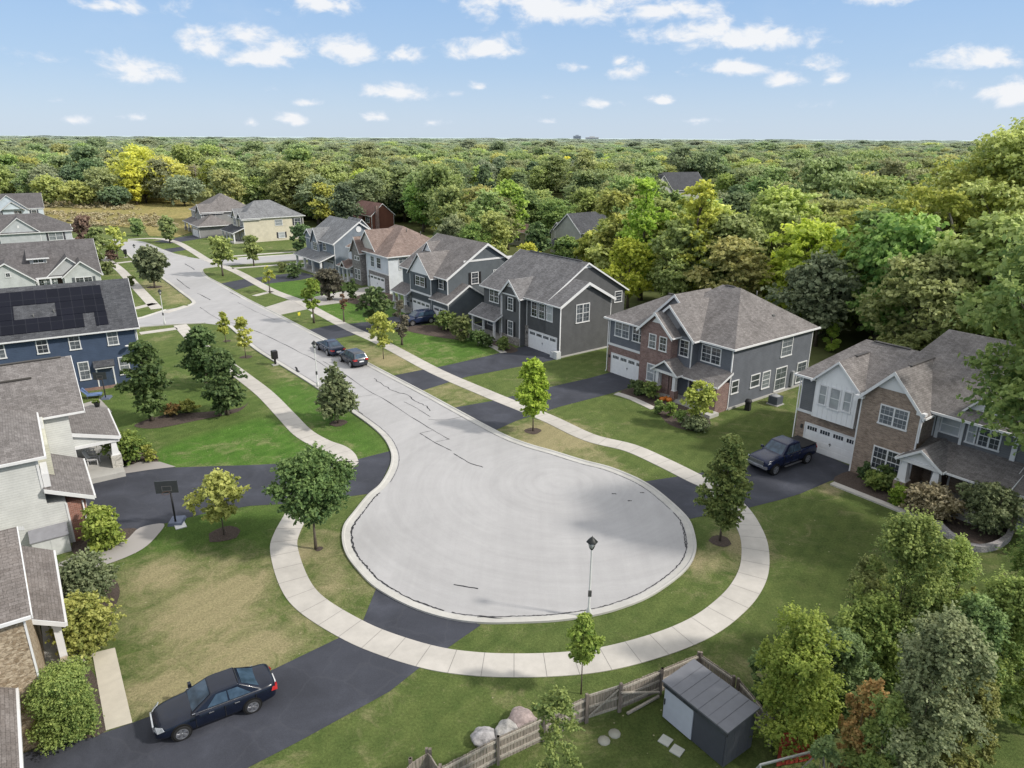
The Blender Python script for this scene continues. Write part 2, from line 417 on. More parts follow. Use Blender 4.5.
def LM(n, k=1.0, tr=.42, vary=.35):
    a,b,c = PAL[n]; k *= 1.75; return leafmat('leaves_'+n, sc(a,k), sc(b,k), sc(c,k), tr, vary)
L_MID=lambda:LM('mid'); L_DARK=lambda:LM('dark'); L_YEL=lambda:LM('yel'); L_GOLD=lambda:LM('gold'); L_OLIVE=lambda:LM('olive'); L_GREY=lambda:LM('grey'); L_LIME=lambda:LM('lime'); L_RED=lambda:LM('red'); L_ORANGE=lambda:LM('rust'); L_BLUE=lambda:LM('blue')

# ------------------------------------------------------------------ houses
RW = random.Random(5)
MUN = lambda: plain('muntin_paint', (.4,.41,.43), .5)
class House:
    def __init__(s, O, rz, label, wall, roof, group='houses along the street', name='house', cat='house'):
        s.root = empty(name, (O[0],O[1],0), rz, label, cat, group)
        s.wall, s.roof = wall, roof; s.keep = {'gable_board': WHITE()}; s.trim = MB(); s.roofs = {}; s.walls = {}; s.gut = MB()
    def W(s, key='wall', mat=None):
        if key in ('gable_board','bay_wall','gable_infill','low_wall'):
            if mat is None: mat = s.keep[key]
            s.keep[key] = mat; m = MB(); s.walls[(key,len(s.walls))] = (m, mat); return m
        if key not in s.walls: s.walls[key] = (MB(), mat or s.wall)
        return s.walls[key][0]
    def Rf(s, key='roof', mat=None):
        if key == 'ridge_vent':
            if mat is None: mat = s.keep[key]
            s.keep[key] = mat; m = MB(); s.roofs[(key,len(s.roofs))] = (m, mat); return m
        if key not in s.roofs: s.roofs[key] = (MB(), mat or s.roof)
        return s.roofs[key][0]
    def block(s, x0,x1,y0,y1,ze, z0=0, gable=None, zr=None, key='wall', mat=None, r=None, corner=True):
        w = s.W(key, mat)
        if gable == 'x':       # ridge along x: gable triangles on x0 and x1
            rr = (y0+y1)/2 if r is None else r
            w.extrude([(x0,y0,z0),(x0,y1,z0),(x0,y1,ze),(x0,rr,zr),(x0,y0,ze)], (x1-x0,0,0))
        elif gable == 'y':
            rr = (x0+x1)/2 if r is None else r
            w.extrude([(x0,y0,z0),(x1,y0,z0),(x1,y0,ze),(rr,y0,zr),(x0,y0,ze)], (0,y1-y0,0))
        else: w.box(x0,x1,y0,y1,z0,ze)
        if corner:
            c = .07
            for (cx,cy) in ((x0,y0),(x1,y0),(x1,y1)):
                s.trim.box(cx-c-.015 if cx == x1 else cx-.02, cx+.02 if cx == x1 else cx+c+.015, cy-.02 if cy == y0 else cy-c, cy+c if cy == y0 else cy+.02, z0+.01, ze-.01)
    def gable(s, x0,x1,y0,y1,ze,zr,axis='x',ov=.35,rk=.3, r=None, key='roof', mat=None, ends=(1,1), fascia=.2, sides=(1,1)):
        m = s.Rf(key, mat); t = .12
        if axis == 'x':
            rr = (y0+y1)/2 if r is None else r
            X0 = x0-(rk if ends[0] else 0); X1 = x1+(rk if ends[1] else 0)
            for k,ye in ((0,y0),(1,y1)):
                if not sides[k]: continue
                sl = (zr-ze)/abs(rr-ye); sg = -1 if ye < rr else 1
                yo = ye+sg*ov; zo = ze-sl*ov+.1; zz = zr+.1
                P = [(X0,yo,zo),(X1,yo,zo),(X1,rr,zz),(X0,rr,zz)]
                m.extrude(P, (0,0,-t))
                s.trim.box(X0+.01,X1-.01, yo-.09 if sg < 0 else yo+.004, yo-.004 if sg < 0 else yo+.09, zo-.15, zo-.02)   # gutter
                for e,X in ((0,X0),(1,X1)):
                    if ends[e]:
                        a = -.045 if e == 0 else .005
                        s.trim.extrude([(X+a,yo,zo-.0),(X+a,yo,zo-fascia),(X+a,rr,zz-fascia),(X+a,rr,zz-.0)], (.04,0,0))
        else:
            rr = (x0+x1)/2 if r is None else r
            Y0 = y0-(rk if ends[0] else 0); Y1 = y1+(rk if ends[1] else 0)
            for k,xe in ((0,x0),(1,x1)):
                if not sides[k]: continue
                sl = (zr-ze)/abs(rr-xe); sg = -1 if xe < rr else 1
                xo = xe+sg*ov; zo = ze-sl*ov+.1; zz = zr+.1
                P = [(xo,Y0,zo),(xo,Y1,zo),(rr,Y1,zz),(rr,Y0,zz)]
                m.extrude(P, (0,0,-t))
                s.trim.box(xo-.09 if sg < 0 else xo+.004, xo-.004 if sg < 0 else xo+.09, Y0+.01,Y1-.01, zo-.15, zo-.02)
                for e,Y in ((0,Y0),(1,Y1)):
                    if ends[e]:
                        a = -.045 if e == 0 else .005
                        s.trim.extrude([(xo,Y+a,zo),(xo,Y+a,zo-fascia),(rr,Y+a,zz-fascia),(rr,Y+a,zz)], (0,.04,0))
    def hip(s, x0,x1,y0,y1,ze,zr,axis='x',ov=.4,h0=None,h1=None,key='roof',mat=None):
        """hipped roof; h0,h1 = run of the hip at each end (0 = vertical gable)"""
        m = s.Rf(key, mat)
        X0,X1,Y0,Y1 = x0-ov,x1+ov,y0-ov,y1+ov
        w = (Y1-Y0)/2 if axis == 'x' else (X1-X0)/2
        zo = ze-.06; zz = zr+.08
        h0 = w if h0 is None else h0; h1 = w if h1 is None else h1
        if axis == 'x':
            yr = (Y0+Y1)/2; a = (X0+h0,yr,zz); b = (X1-h1,yr,zz)
        else:
            xr = (X0+X1)/2; a = (xr,Y0+h0,zz); b = (xr,Y1-h1,zz)
        c00,c10,c11,c01 = (X0,Y0,zo),(X1,Y0,zo),(X1,Y1,zo),(X0,Y1,zo)
        if axis == 'x': F = [[c00,c10,b,a],[c11,c01,a,b],[c01,c00,a],[c10,c11,b]]
        else: F = [[c10,c11,b,a],[c01,c00,a,b],[c00,c10,a],[c11,c01,b]]
        for f in F:
            m.poly(f)
        m.poly([c00,c01,c11,c10])
        g = .1
        s.trim.box(X0-g,X1+g,Y0-g,Y0-.004,zo-.15,zo+.01).box(X0-g,X1+g,Y1+.004,Y1+g,zo-.15,zo+.01)
        s.trim.box(X0-g,X0-.004,Y0-.003,Y1+.003,zo-.15,zo+.01).box(X1+.004,X1+g,Y0-.003,Y1+.003,zo-.15,zo+.01)
        s.trim.box(X0+.01,X1-.01,Y0+.01,Y1-.01,zo-.05,zo-.012)
    def P3(s, side, pos, u, w, z):      # facade coords -> local: w = distance out of the wall
        return {'F': (u, pos-w, z), 'S': (pos+w, u, z), 'B': (u, pos+w, z), 'L': (pos-w, u, z)}[side]
    def fbox(s, mb, side, pos, u0,u1,w0,w1,z0,z1):
        a = s.P3(side,pos,u0,w0,z0); b = s.P3(side,pos,u1,w1,z1)
        mb.box(min(a[0],b[0]),max(a[0],b[0]),min(a[1],b[1]),max(a[1],b[1]),z0,z1)
    def win(s, side, pos, u0,u1,z0,z1, n=1, grid=(2,2), shut=None, kind='dark', hung=True, fr=.09, rows=None):
        if kind == 'dark': kind = RW.choice(['dark','dark','dark','mid','mid','blind'])
        f = MB(); g = MB(); mu = MB() if grid[0] > 1 else None; b = fr; mu = f if mu is None else mu; s.fbox(g, side,pos,u0+b*.5,u1-b*.5,.005,.03,z0+b*.5,z1-b*.5)
        s.fbox(f,side,pos,u0,u1,.0,.07,z1-b,z1); s.fbox(f,side,pos,u0-.04,u1+.04,.0,.1,z0-.04,z0+b*.8)
        s.fbox(f,side,pos,u0,u0+b,.0,.068,z0+b*.8,z1-b); s.fbox(f,side,pos,u1-b,u1,.0,.068,z0+b*.8,z1-b)
        wu = (u1-u0)/n
        for k in range(n):
            a0,a1 = u0+k*wu, u0+(k+1)*wu
            if k: s.fbox(f,side,pos,a0-.055,a0+.055,.0,.066,z0+b*.8,z1-b)
            zm = (z0+z1)/2
            if hung: s.fbox(f,side,pos,a0+b*.9,a1-b*.9,.02,.055,zm-.03,zm+.03)
            for i in range(1,grid[0]):
                uu = a0+(a1-a0)*i/grid[0]; s.fbox(mu,side,pos,uu-.014,uu+.014,.032,.042,z0+b*.8,z1-b)
            gz = grid[1]
            if gz:
                for h_ in ((0,1) if hung else (0,)):
                    zb, zt = (z0,z1) if not hung else ((z0,zm) if h_ == 0 else (zm,z1))
                    for i in range(1,gz):
                        zz = zb+(zt-zb)*i/gz; s.fbox(mu,side,pos,a0+b*.9,a1-b*.9,.032,.0405,zz-.014,zz+.014)
        o = f.build('window', WHITE(), s.root)
        if mu.v and mu is not f: mu.build('muntins', MUN(), o, uv=False)
        g.build('pane', glass_pane(kind), o, uv=False)
        if shut:
            for (a0,a1) in ((u0-.42,u0-.06),(u1+.06,u1+.42)):
                m = MB(); s.fbox(m,side,pos,a0,a1,.0,.05,z0,z1)
                for k in range(1,int((z1-z0)/.12)): s.fbox(m,side,pos,a0+.05,a1-.05,.05,.062,z0+k*.12-.04,z0+k*.12)
                m.build('shutter', plain('shutter_paint', shut, .6), s.root)
        return o
    def garage(s, side, pos, u0,u1,z0,z1, nw=4, light=True, rows=4, col=(.74,.74,.75), per=4):
        m = MB(); s.fbox(m,side,pos,u0,u1,-.03,.02,z0,z1); hh = (z1-z0)/rows
        wp = (u1-u0)/nw
        for r in range(rows):
            for k in range(nw):
                s.fbox(m,side,pos,u0+k*wp+.07,u0+(k+1)*wp-.07,.02,.034,z0+r*hh+.06,z0+(r+1)*hh-.06)
        o = m.build('garage_door', plain('garage_door_paint', col, .5, .05), s.root)
        for k in range(nw):
            g = MB(); a,b = u0+k*wp+.13, u0+(k+1)*wp-.13; q = (b-a)/per
            for j in range(per): s.fbox(g,side,pos,a+j*q+.02,a+(j+1)*q-.02,.034,.04,z1-hh+.1,z1-.12)
            g.build('door_window', glass_pane('dark'), o, uv=False)
        h = MB(); c = (u0+u1)/2; s.fbox(h,side,pos,c-.1,c+.1,.034,.06,z0+1.0,z0+1.06); s.fbox(h,side,pos,c-.02,c+.02,.034,.05,z0+.85,z0+1.14); h.build('handle', plain('dark_metal',(.08,.08,.08)), o)
        s.fbox(s.trim,side,pos,u0-.13,u0-.005,.0,.045,z0,z1+.13); s.fbox(s.trim,side,pos,u1+.005,u1+.13,.0,.045,z0,z1+.13); s.fbox(s.trim,side,pos,u0,u1,.0,.046,z1+.005,z1+.13)
        if light:
            l = MB(); s.fbox(l,side,pos,u0-.42,u0-.28,.0,.14,z0+1.65,z0+1.95); l.build('wall_lamp', plain('dark_metal',(.05,.05,.05)), s.root)
    def door(s, side, pos, u0,u1,z0,z1,col=(.05,.03,.025)):
        m = MB(); s.fbox(m,side,pos,u0,u1,.0,.03,z0,z1)
        for (a,b) in ((.08,.46),(.54,.92)):
            for (c,d) in ((.06,.45),(.52,.93)): s.fbox(m,side,pos,u0+(u1-u0)*a,u0+(u1-u0)*b,.03,.042,z0+(z1-z0)*c,z0+(z1-z0)*d)
        o = m.build('door', plain('door_paint', col, .4), s.root)
        k = MB(); s.fbox(k,side,pos,u1-.12,u1-.06,.042,.1,z0+.95,z0+1.02); k.build('handle', metal((.5,.45,.35)), o)
        s.fbox(s.trim,side,pos,u0-.12,u0-.004,.0,.05,z0,z1+.12); s.fbox(s.trim,side,pos,u1+.004,u1+.12,.0,.05,z0,z1+.12); s.fbox(s.trim,side,pos,u0,u1,.0,.051,z1+.004,z1+.12)
    def band(s, side, pos, u0,u1,z0,z1,w=.04): s.fbox(s.trim,side,pos,u0,u1,.0,w,z0,z1)
    def post(s, x,y,z0,z1,w=.25,base=None,bh=.8,bmat=None,taper=None):
        m = MB(); zb = z0+(bh if base else 0)
        m.frustum(x,y,zb,z1-.12,taper or w,w); m.box(x-w*.62,x+w*.62,y-w*.62,y+w*.62,z1-.12,z1)
        if base: m.box(x-(taper or w)*.62,x+(taper or w)*.62,y-(taper or w)*.62,y+(taper or w)*.62,zb,zb+.06)
        o = m.build('porch_post', WHITE(), s.root)
        if base:
            b = MB(); b.box(x-base/2,x+base/2,y-base/2,y+base/2,z0,zb); b.build('stone_base', bmat, o)
    def slab(s, x0,x1,y0,y1,z1,name='porch_floor',mat=None,z0=0):
        m = MB(); m.box(x0,x1,y0,y1,z0,z1); m.build(name, mat or concrete((.42,.41,.39)), s.root)
    def railing(s, a, b, z0=.3, h=.9, step=.14):
        m = MB(); a = Vector(a); b = Vector(b); L_ = (b-a).length
        m.beam((a.x,a.y,z0+h),(b.x,b.y,z0+h),.08,.06); m.beam((a.x,a.y,z0+.12),(b.x,b.y,z0+.12),.05,.05)
        for k in range(int(L_/step)+1):
            p = a.lerp(b, min(1,k*step/L_)); m.box(p.x-.015,p.x+.015,p.y-.015,p.y+.015,z0+.12,z0+h)
        m.build('railing', WHITE(), s.root)
    def pent(s, x0,x1,y0,y1,zlo,zhi,key='porch_roof',mat=None,ov=.25,dirn='F'):
        """lean-to roof: high edge at y1 (wall), low edge at y0 (front).  dirn 'S': high at x0, low at x1"""
        m = s.Rf(key, mat)
        if dirn == 'F':
            sl = (zhi-zlo)/(y1-y0); zo = zlo-sl*ov
            m.extrude([(x0-ov,y0-ov,zo),(x1+ov,y0-ov,zo),(x1+ov,y1,zhi),(x0-ov,y1,zhi)], (0,0,-.12))
            s.trim.box(x0-ov+.01,x1+ov-.01,y0-ov-.1,y0-ov-.004,zo-.14,zo-.02)
            for X,a in ((x0-ov,-.045),(x1+ov,.005)): s.trim.extrude([(X+a,y0-ov,zo),(X+a,y0-ov,zo-.2),(X+a,y1,zhi-.2),(X+a,y1,zhi)], (.04,0,0))
            s.trim.box(x0-.02,x1+.02,y0-.03,y0+.12,zlo-.38,zlo-.13)
        else:
            sl = (zhi-zlo)/(x1-x0); zo = zlo-sl*ov
            m.extrude([(x1+ov,y0-ov,zo),(x1+ov,y1+ov,zo),(x0,y1+ov,zhi),(x0,y0-ov,zhi)], (0,0,-.12))
            s.trim.box(x1+ov+.004,x1+ov+.1,y0-ov+.01,y1+ov-.01,zo-.14,zo-.02)
            for Y,a in ((y0-ov,-.045),(y1+ov,.005)): s.trim.extrude([(x1+ov,Y+a,zo),(x1+ov,Y+a,zo-.2),(x0,Y+a,zhi-.2),(x0,Y+a,zhi)], (0,.04,0))
    def spout(s, x,y,z1,z0=.1):
        m = MB(); m.tube([(x,y,z1),(x,y,z0+.15),(x+.1,y-.25,z0)],[.045]*3,6); m.build('downspout', WHITE(), s.root)
    def vents(s, pts):
        for (x,y,z) in pts:
            m = MB(); m.tube([(x,y,z-.3),(x,y,z+.35)],[.06,.06],8); m.build('roof_vent', plain('vent_grey',(.12,.12,.12)), s.root)
    def boxvent(s, pts):
        for (x,y,z) in pts:
            m = MB(); m.frustum(x,y,z-.1,z+.12,.4,.3); m.build('roof_vent', plain('vent_grey',(.1,.1,.1)), s.root)
    def ridge(s, a, b):
        m = s.Rf('roof'); m.beam(a,b,.28,.05)
    def done(s):
        for k,(m,mt) in s.walls.items(): m.build(k if isinstance(k,str) else k[0], mt, s.root)
        for k,(m,mt) in s.roofs.items(): m.build(k if isinstance(k,str) else k[0], mt, s.root)
        if s.trim.v: s.trim.build('trim', WHITE(), s.root)
        return s.root
# ------------------------------------------------------------------ the ground
def forest_floor():
    t = NT('forest_floor'); p = t.coord(); a = t.noise(p,.02,6,.7); b = t.noise(p,.25,5,.7)
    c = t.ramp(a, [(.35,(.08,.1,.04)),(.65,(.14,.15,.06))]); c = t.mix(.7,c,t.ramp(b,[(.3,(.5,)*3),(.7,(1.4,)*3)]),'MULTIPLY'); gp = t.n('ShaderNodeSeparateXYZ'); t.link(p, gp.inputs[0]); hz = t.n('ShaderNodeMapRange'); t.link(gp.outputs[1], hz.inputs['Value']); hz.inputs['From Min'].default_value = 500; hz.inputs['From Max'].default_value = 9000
    c = t.mix(hz.outputs[0], c, (.42,.5,.54)); t.setc(c); t.rough(.95,.05); return t.m  # far ground colour fades to a painted bluish haze
FAR = 45000
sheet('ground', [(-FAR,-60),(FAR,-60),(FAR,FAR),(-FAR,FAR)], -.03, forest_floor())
def lawn_mat():
    t = NT('lawn_grass'); p = t.coord(); at_ = t.n('ShaderNodeAttribute', attribute_name='paint'); sp = t.n('ShaderNodeSeparateColor'); t.link(at_.outputs['Color'], sp.inputs[0])
    big = t.noise(p,.12,5,.62,.6); mid = t.noise(p,.8,6,.65,.3); fine = t.noise(p,8,4,.75); vf = t.noise(p,34,3,.7)
    c = t.ramp(mid, [(.3,(.082,.122,.035)),(.7,(.14,.178,.056))])
    c = t.mix(sp.outputs[0], c, t.ramp(mid, [(.3,(.06,.135,.022)),(.7,(.1,.2,.036))]))
    dm = t.math('ADD', t.math('MULTIPLY', sp.outputs[1], .5), t.math('MULTIPLY', t.math('ADD', t.math('MULTIPLY', big, .5), t.math('MULTIPLY', t.noise(p,.6,9,.8,1.0), .72)), .85))
    c = t.mix(t.math('MULTIPLY', t.ramp(dm, [(.54,(0,)*3),(.74,(1,)*3)]), .85), c, (.36,.31,.18))
    c = t.mix(t.math('MULTIPLY', sp.outputs[2], .75), c, t.ramp(mid, [(.3,(.045,.068,.018)),(.7,(.085,.108,.032))]))  # blue channel darkens the grass, mostly for painted cast shadows
    c = t.mix(.75, c, t.ramp(fine, [(.28,(.5,)*3),(.72,(1.45,)*3)]), 'MULTIPLY'); c = t.mix(.8, c, t.ramp(vf, [(.3,(.55,)*3),(.7,(1.45,)*3)]), 'MULTIPLY')
    vo = t.n('ShaderNodeTexVoronoi', Scale=1.1); t.link(p, vo.inputs['Vector']); c = t.mix(t.math('MULTIPLY', t.ramp(vo.outputs['Distance'], [(.03,(1,)*3),(.055,(0,)*3)]), .7), c, (.5,.45,.3))
    wv = t.n('ShaderNodeTexWave', Scale=.3, Distortion=1.5, Detail=1); mp = t.n('ShaderNodeMapping'); mp.inputs['Rotation'].default_value = (0,0,R(35)); t.link(p, mp.inputs[0]); t.link(mp.outputs[0], wv.inputs['Vector'])
    c = t.mix(.35, c, t.ramp(wv.outputs['Fac'], [(.4,(.9,)*3),(.6,(1.08,)*3)]), 'MULTIPLY')
    t.setc(c); t.rough(.9,.1); t.bump(t.math('ADD', fine, vf), 1.0, .07); return t.m
LP = np.array([(-60,-12),(60,-12),(60,60),(36,66),(22,92),(4,116),(-14,140),(-30,160),(-60,186),(-84,190),(-120,184),(-190,225),(-260,250),(-300,150),(-160,60)], float)
def sdist(X, Y, poly):
    poly = np.asarray(poly, float); dmin = np.full(X.shape, 1e9); ins = np.zeros(X.shape, bool); n = len(poly)
    for i in range(n):
        ax,ay = poly[i]; bx,by = poly[(i+1)%n]; dx,dy = bx-ax,by-ay
        t = np.clip(((X-ax)*dx+(Y-ay)*dy)/(dx*dx+dy*dy+1e-9),0,1); dmin = np.minimum(dmin, np.hypot(X-ax-t*dx, Y-ay-t*dy))
        cr = (ay > Y) != (by > Y)
        with np.errstate(divide='ignore', invalid='ignore'): xx = (bx-ax)*(Y-ay)/(by-ay)+ax
        ins ^= cr & (X < xx)
    return np.where(ins, dmin, -dmin)
gx, gy = np.meshgrid(np.arange(-300,61,1.0), np.arange(-12,251,1.0)); V = np.stack([gx.ravel(),gy.ravel(),np.zeros(gx.size)],1)
inside = sdist(gx+.5, gy+.5, LP) > 0; nx = gx.shape[1]; jj,ii = np.nonzero(inside[:-1,:-1]); q = jj*nx+ii
paint = np.zeros((gx.size,4)); paint[:,3] = 1
def soft(ch, pts, amt, e=1.5):
    P_ = [tuple(p)[:2] for p in px(pts)]; d = sdist(gx, gy, P_).ravel(); v = np.clip((d+e)/(2*e),0,1); paint[:,ch] = np.maximum(paint[:,ch], v*v*(3-2*v)*amt)
def spot(ch, x, y, r, amt): c = at(x,y); d = np.hypot(gx-c.x, gy-c.y).ravel(); paint[:,ch] = np.maximum(paint[:,ch], np.exp(-(d/r)**2)*amt)
soft(0,[(150,470),(155,450),(190,437),(262,417),(286,424),(300,439),(332,456),(338,461),(256,465.5),(175,468)],1.0,.8); soft(0,[(95,452),(108,372),(170,355),(200,360),(262,404),(286,424),(262,418),(150,448)],.25,1)
soft(0,[(262,396),(287,378),(316,390),(348,411),(371,427),(383,439),(390,450),(357,460),(322,438),(290,415)],.85,1.5)
for pl in ([(235,334),(258,352),(315,390),(290,384),(255,362)],[(390,376),(421,391),(452,408),(425,398)],[(421,391),(466,378),(494,400),(452,407)],[(496,431),(520,423),(600,450),(640,478),(580,460)],[(344,345),(372,366),(390,375),(436,372),(372,345)],[(190,292),(150,275),(140,285),(165,305),(188,302)],[(305,520),(343,530),(346,556),(376,590),(330,600),(302,560)]): soft(1,pl,.3,1)
soft(1,[(100,600),(140,560),(250,545),(275,582),(295,607),(337,637),(272,670),(133,722),(112,640)],.24,2.5); soft(0,[(96,545),(140,528),(165,523),(250,506),(289,506),(276,530),(272,552),(240,552),(180,548),(130,556)],.7,1.2); soft(2,[(96,545),(140,528),(165,523),(250,506),(289,506),(276,530),(272,552),(240,552),(180,548),(130,556)],.5,1.5)  # last patch: the maple's shadow painted dark into the grass
for a,b,r,k in ((200,610,2.5,.7),(235,590,2.2,.6),(160,575,2,.6),(255,650,2,.5),(330,585,1.6,.5),(300,620,1.5,.4),(165,690,2,.5),(553,431,2.2,.8),(540,445,2,.7),(575,440,2,.6),(400,395,2,.5),(385,360,2.5,.6),(830,490,1,.6),(740,545,1.6,.6),(700,560,1.5,.5),(300,555,1.3,.6)): spot(1,a,b,r,k)
soft(2,[(800,520),(880,500),(960,540),(1010,560),(960,620),(820,700),(740,650),(790,600),(800,560)],.75,3); soft(2,[(600,404),(650,412),(690,440),(735,430),(797,425),(797,440),(746,462),(700,464),(660,440)],.6,2); soft(2,[(620,690),(660,668),(745,700),(790,768),(600,768)],.9,.8)  # first two patches: house shadows painted into the grass colour
for pl in ([(394,343),(410,330),(470,332),(495,352),(445,365),(432,368)],[(306,304),(320,305),(396,297),(440,300),(430,318),(366,325),(345,330)],[(250,279),(266,282),(306,280),(345,285),(340,300),(298,301),(270,291)]): soft(0,pl,.8,1.5)
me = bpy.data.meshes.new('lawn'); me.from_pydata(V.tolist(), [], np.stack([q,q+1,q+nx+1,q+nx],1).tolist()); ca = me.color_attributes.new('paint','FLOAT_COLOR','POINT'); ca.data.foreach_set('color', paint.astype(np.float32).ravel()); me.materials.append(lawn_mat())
lo_ = bpy.data.objects.new('lawn', me); COL.objects.link(lo_); tag(lo_, kind='structure')
def meadow_mat():
    t = NT('meadow_grass'); p = t.coord(); mp = t.n('ShaderNodeMapping'); mp.inputs['Scale'].default_value = (1,.45,1); t.link(p, mp.inputs[0])
    a = t.noise(mp.outputs[0],.09,6,.7,.6); b = t.noise(p,.8,5,.7)
    c = t.ramp(a, [(.32,(.17,.17,.07)),(.45,(.34,.28,.12)),(.56,(.25,.23,.09)),(.68,(.42,.33,.16))]); c = t.mix(.8,c,t.ramp(b,[(.3,(.55,)*3),(.7,(1.35,)*3)]),'MULTIPLY'); t.setc(c); t.rough(.95,.05); t.bump(b,1,.6); return t.m
sheet('meadow', [(-118,205),(-100,196),(-92,182),(-84,180),(-86,230),(-100,262),(-140,300),(-260,330),(-260,262),(-150,215)], .05, meadow_mat())

# ------------------------------------------------------------------ the road and its turning circle
left_edge = px([(227.5,326),(235,332.5),(255,350),(285,368.5),(315,387.5),(347.5,410),(370,426),(382.5,437.5),(389,448),(391.5,458),(389,470),(380,485),(367.5,496),(354,512.5),(344,526),(342,540),(346,555),(357.5,571),(376,589),(410,607.5),(447.5,619.5),(484,624),(525,623.5),(560,621.5),(594,616.5),(622,609),(650,597.5),(676,580),(690,566),(696,552),(695.5,538.6),(690,522),(678,508.5),(658.6,492),(645,483),(631,476),(609,467.5),(582,460.5),(554.7,452),(527,444),(500,433),(452.5,407.5),(420,390),(372,365),(330,341.5),(310,331),(277.5,314),(247.5,299),(221,284),(208,277),(203.5,272),(204,269),(212.5,267.5),(230,265.5)])
cross_r = px([(267.5,262.7),(297.5,260.5),(340,257.5),(340,252),(297.5,254.2),(260,256.7),(232,258.6),(210,260),(200,259)])
north = px([(188,257),(175,254),(160,248.5),(148,243.5),(134,240.8),(100,239.5),(60,238.5),(60,242.5),(100,244.5),(116,247),(124,252),(133,260),(148,270),(165,281),(180,292.5),(190,300),(192,303.5),(187,306)])
cross_l = px([(165,310),(142,317.5),(100,326),(100,336),(140,327.5),(172,325),(205,323.5)])
le = smooth(left_edge, 5)
road_poly = le+cross_r+smooth(north,3)+cross_l
def road_mat():
    t = NT('road_concrete'); p = t.coord(); col = (.375,.37,.378)
    big = t.noise(p,.09,5,.6,1.2); mid = t.noise(p,.9,6,.65); fine = t.noise(p,28,3,.7)
    # tyre sweeps: rings about the middle of the circle
    v = t.n('ShaderNodeVectorMath', operation='SUBTRACT'); t.link(p, v.inputs[0]); v.inputs[1].default_value = (3.5,47.0,0)
    ln = t.n('ShaderNodeVectorMath', operation='LENGTH'); t.link(v.outputs[0], ln.inputs[0])
    mp = t.n('ShaderNodeMapping'); t.link(p, mp.inputs[0]); mp.inputs['Rotation'].default_value = (0,0,R(-36.7)); mp.inputs['Scale'].default_value = (1,.06,1)
    st = t.noise(mp.outputs[0],.8,5,.65,.3)
    cb = t.n('ShaderNodeCombineXYZ'); t.link(ln.outputs['Value'], cb.inputs[0]); t.link(t.math('MULTIPLY', t.noise(p,.12,3), 2.5), cb.inputs[1])
    ring = t.noise(cb.outputs[0], 1.5, 5, .65, .3)
    c = t.ramp(big, [(.3, sc(col,.94)), (.7, sc(col,1.05))])
    c = t.mix(.25, c, t.ramp(mid, [(.3,(.86,)*3),(.7,(1.09,)*3)]), 'MULTIPLY')
    c = t.mix(.4, c, t.ramp(st, [(.35,(.88,)*3),(.65,(1.06,)*3)]), 'MULTIPLY')
    c = t.mix(.4, c, t.ramp(ring, [(.35,(.86,)*3),(.65,(1.08,)*3)]), 'MULTIPLY')
    c = t.mix(.5, c, t.ramp(fine, [(.3,(.86,)*3),(.7,(1.1,)*3)]), 'MULTIPLY')
    t.setc(c); t.rough(.85,.2); t.bump(fine,.2,.01); return t.m
sheet('road', road_poly, .016, road_mat())
kb = MB(); prof = [(0,.0),(0,.12),(.12,.12),(.2,.05),(.52,.022)]
for path in (le, smooth(px([(297.5,260.5),(267.5,262.7),(230,265.5)]),2)[::-1], smooth(north[::-1],3)[::-1]):
    strip_profile(kb, path, prof)
strip_profile(kb, cross_r[3:], prof); strip_profile(kb, cross_l[:3], prof); strip_profile(kb, cross_l[3:], prof)
tag(kb.build('kerb', concrete((.46,.45,.43),'kerb_concrete'), None, uv=False), kind='structure')
# sealed cracks on the concrete, drawn as narrow strips of tar
def tar(mb, pts, w=.05, jit=.05, z=.024, k=5):
    p = smooth(pts, k); rnd = random.Random(len(pts)*7+int(abs(p[0].x*13)))
    q = [Vector((a.x+rnd.uniform(-jit,jit), a.y+rnd.uniform(-jit,jit), 0)) for a in p]
    rows = []
    for i,a in enumerate(q):
        t = (q[min(len(q)-1,i+1)]-q[max(0,i-1)]).normalized(); ww = w*rnd.uniform(.5,1.5)/1
        n = Vector((-t.y,t.x,0))*ww/2; rows.append((a-n,a+n))
    for (a,b),(c,d) in zip(rows,rows[1:]): mb.poly([(a.x,a.y,z),(c.x,c.y,z),(d.x,d.y,z),(b.x,b.y,z)][::1])
tb = MB()
def inset(path, d):
    out = []
    for i,p in enumerate(path):
        t = (path[min(len(path)-1,i+1)]-path[max(0,i-1)]); t.z=0; t.normalize(); out.append(p+Vector((-t.y,t.x,0))*d)
    return out
il = inset(le, .6)
tar(tb, il[5:55], .03, .01, .03, 2)
tar(tb, il[58:100], .08, .04, .03, 3); tar(tb, il[66:80], .08, .09, .031, 2)
tar(tb, il[100:160], .055, .025, .03, 3); tar(tb, inset(le,.66)[146:156], .05, .06, .032, 2); tar(tb, il[160:225], .035, .015, .03, 2)
Z4 = lambda l: [at(260+a/4, 360+b/4) for a,b in l]
tar(tb, Z4([(250,5),(330,50),(420,115),(500,160),(600,225),(690,280),(757,318)]), .07, .03)
tar(tb, Z4([(640,293),(690,325),(765,363)]), .07, .03); tar(tb, Z4([(757,318),(705,327)]), .05,.03); tar(tb, Z4([(640,293),(690,283)]), .05,.02)
tar(tb, Z4([(775,375),(830,408),(890,430)]), .08,.05)
tar(tb, Z4([(455,75),(500,105),(540,127),(590,140),(620,165),(665,185),(680,205)]), .08,.09)
tar(tb, Z4([(575,168),(630,195),(680,228)]), .05,.03); tar(tb, Z4([(670,238),(740,240),(820,225)]), .03,.03,.026)
tar(tb, Z4([(375,150),(450,140)]), .03,.02,.026); tar(tb, Z4([(375,190),(412,218)]), .05,.03); tar(tb, Z4([(140,28),(160,48)]), .1,.08)
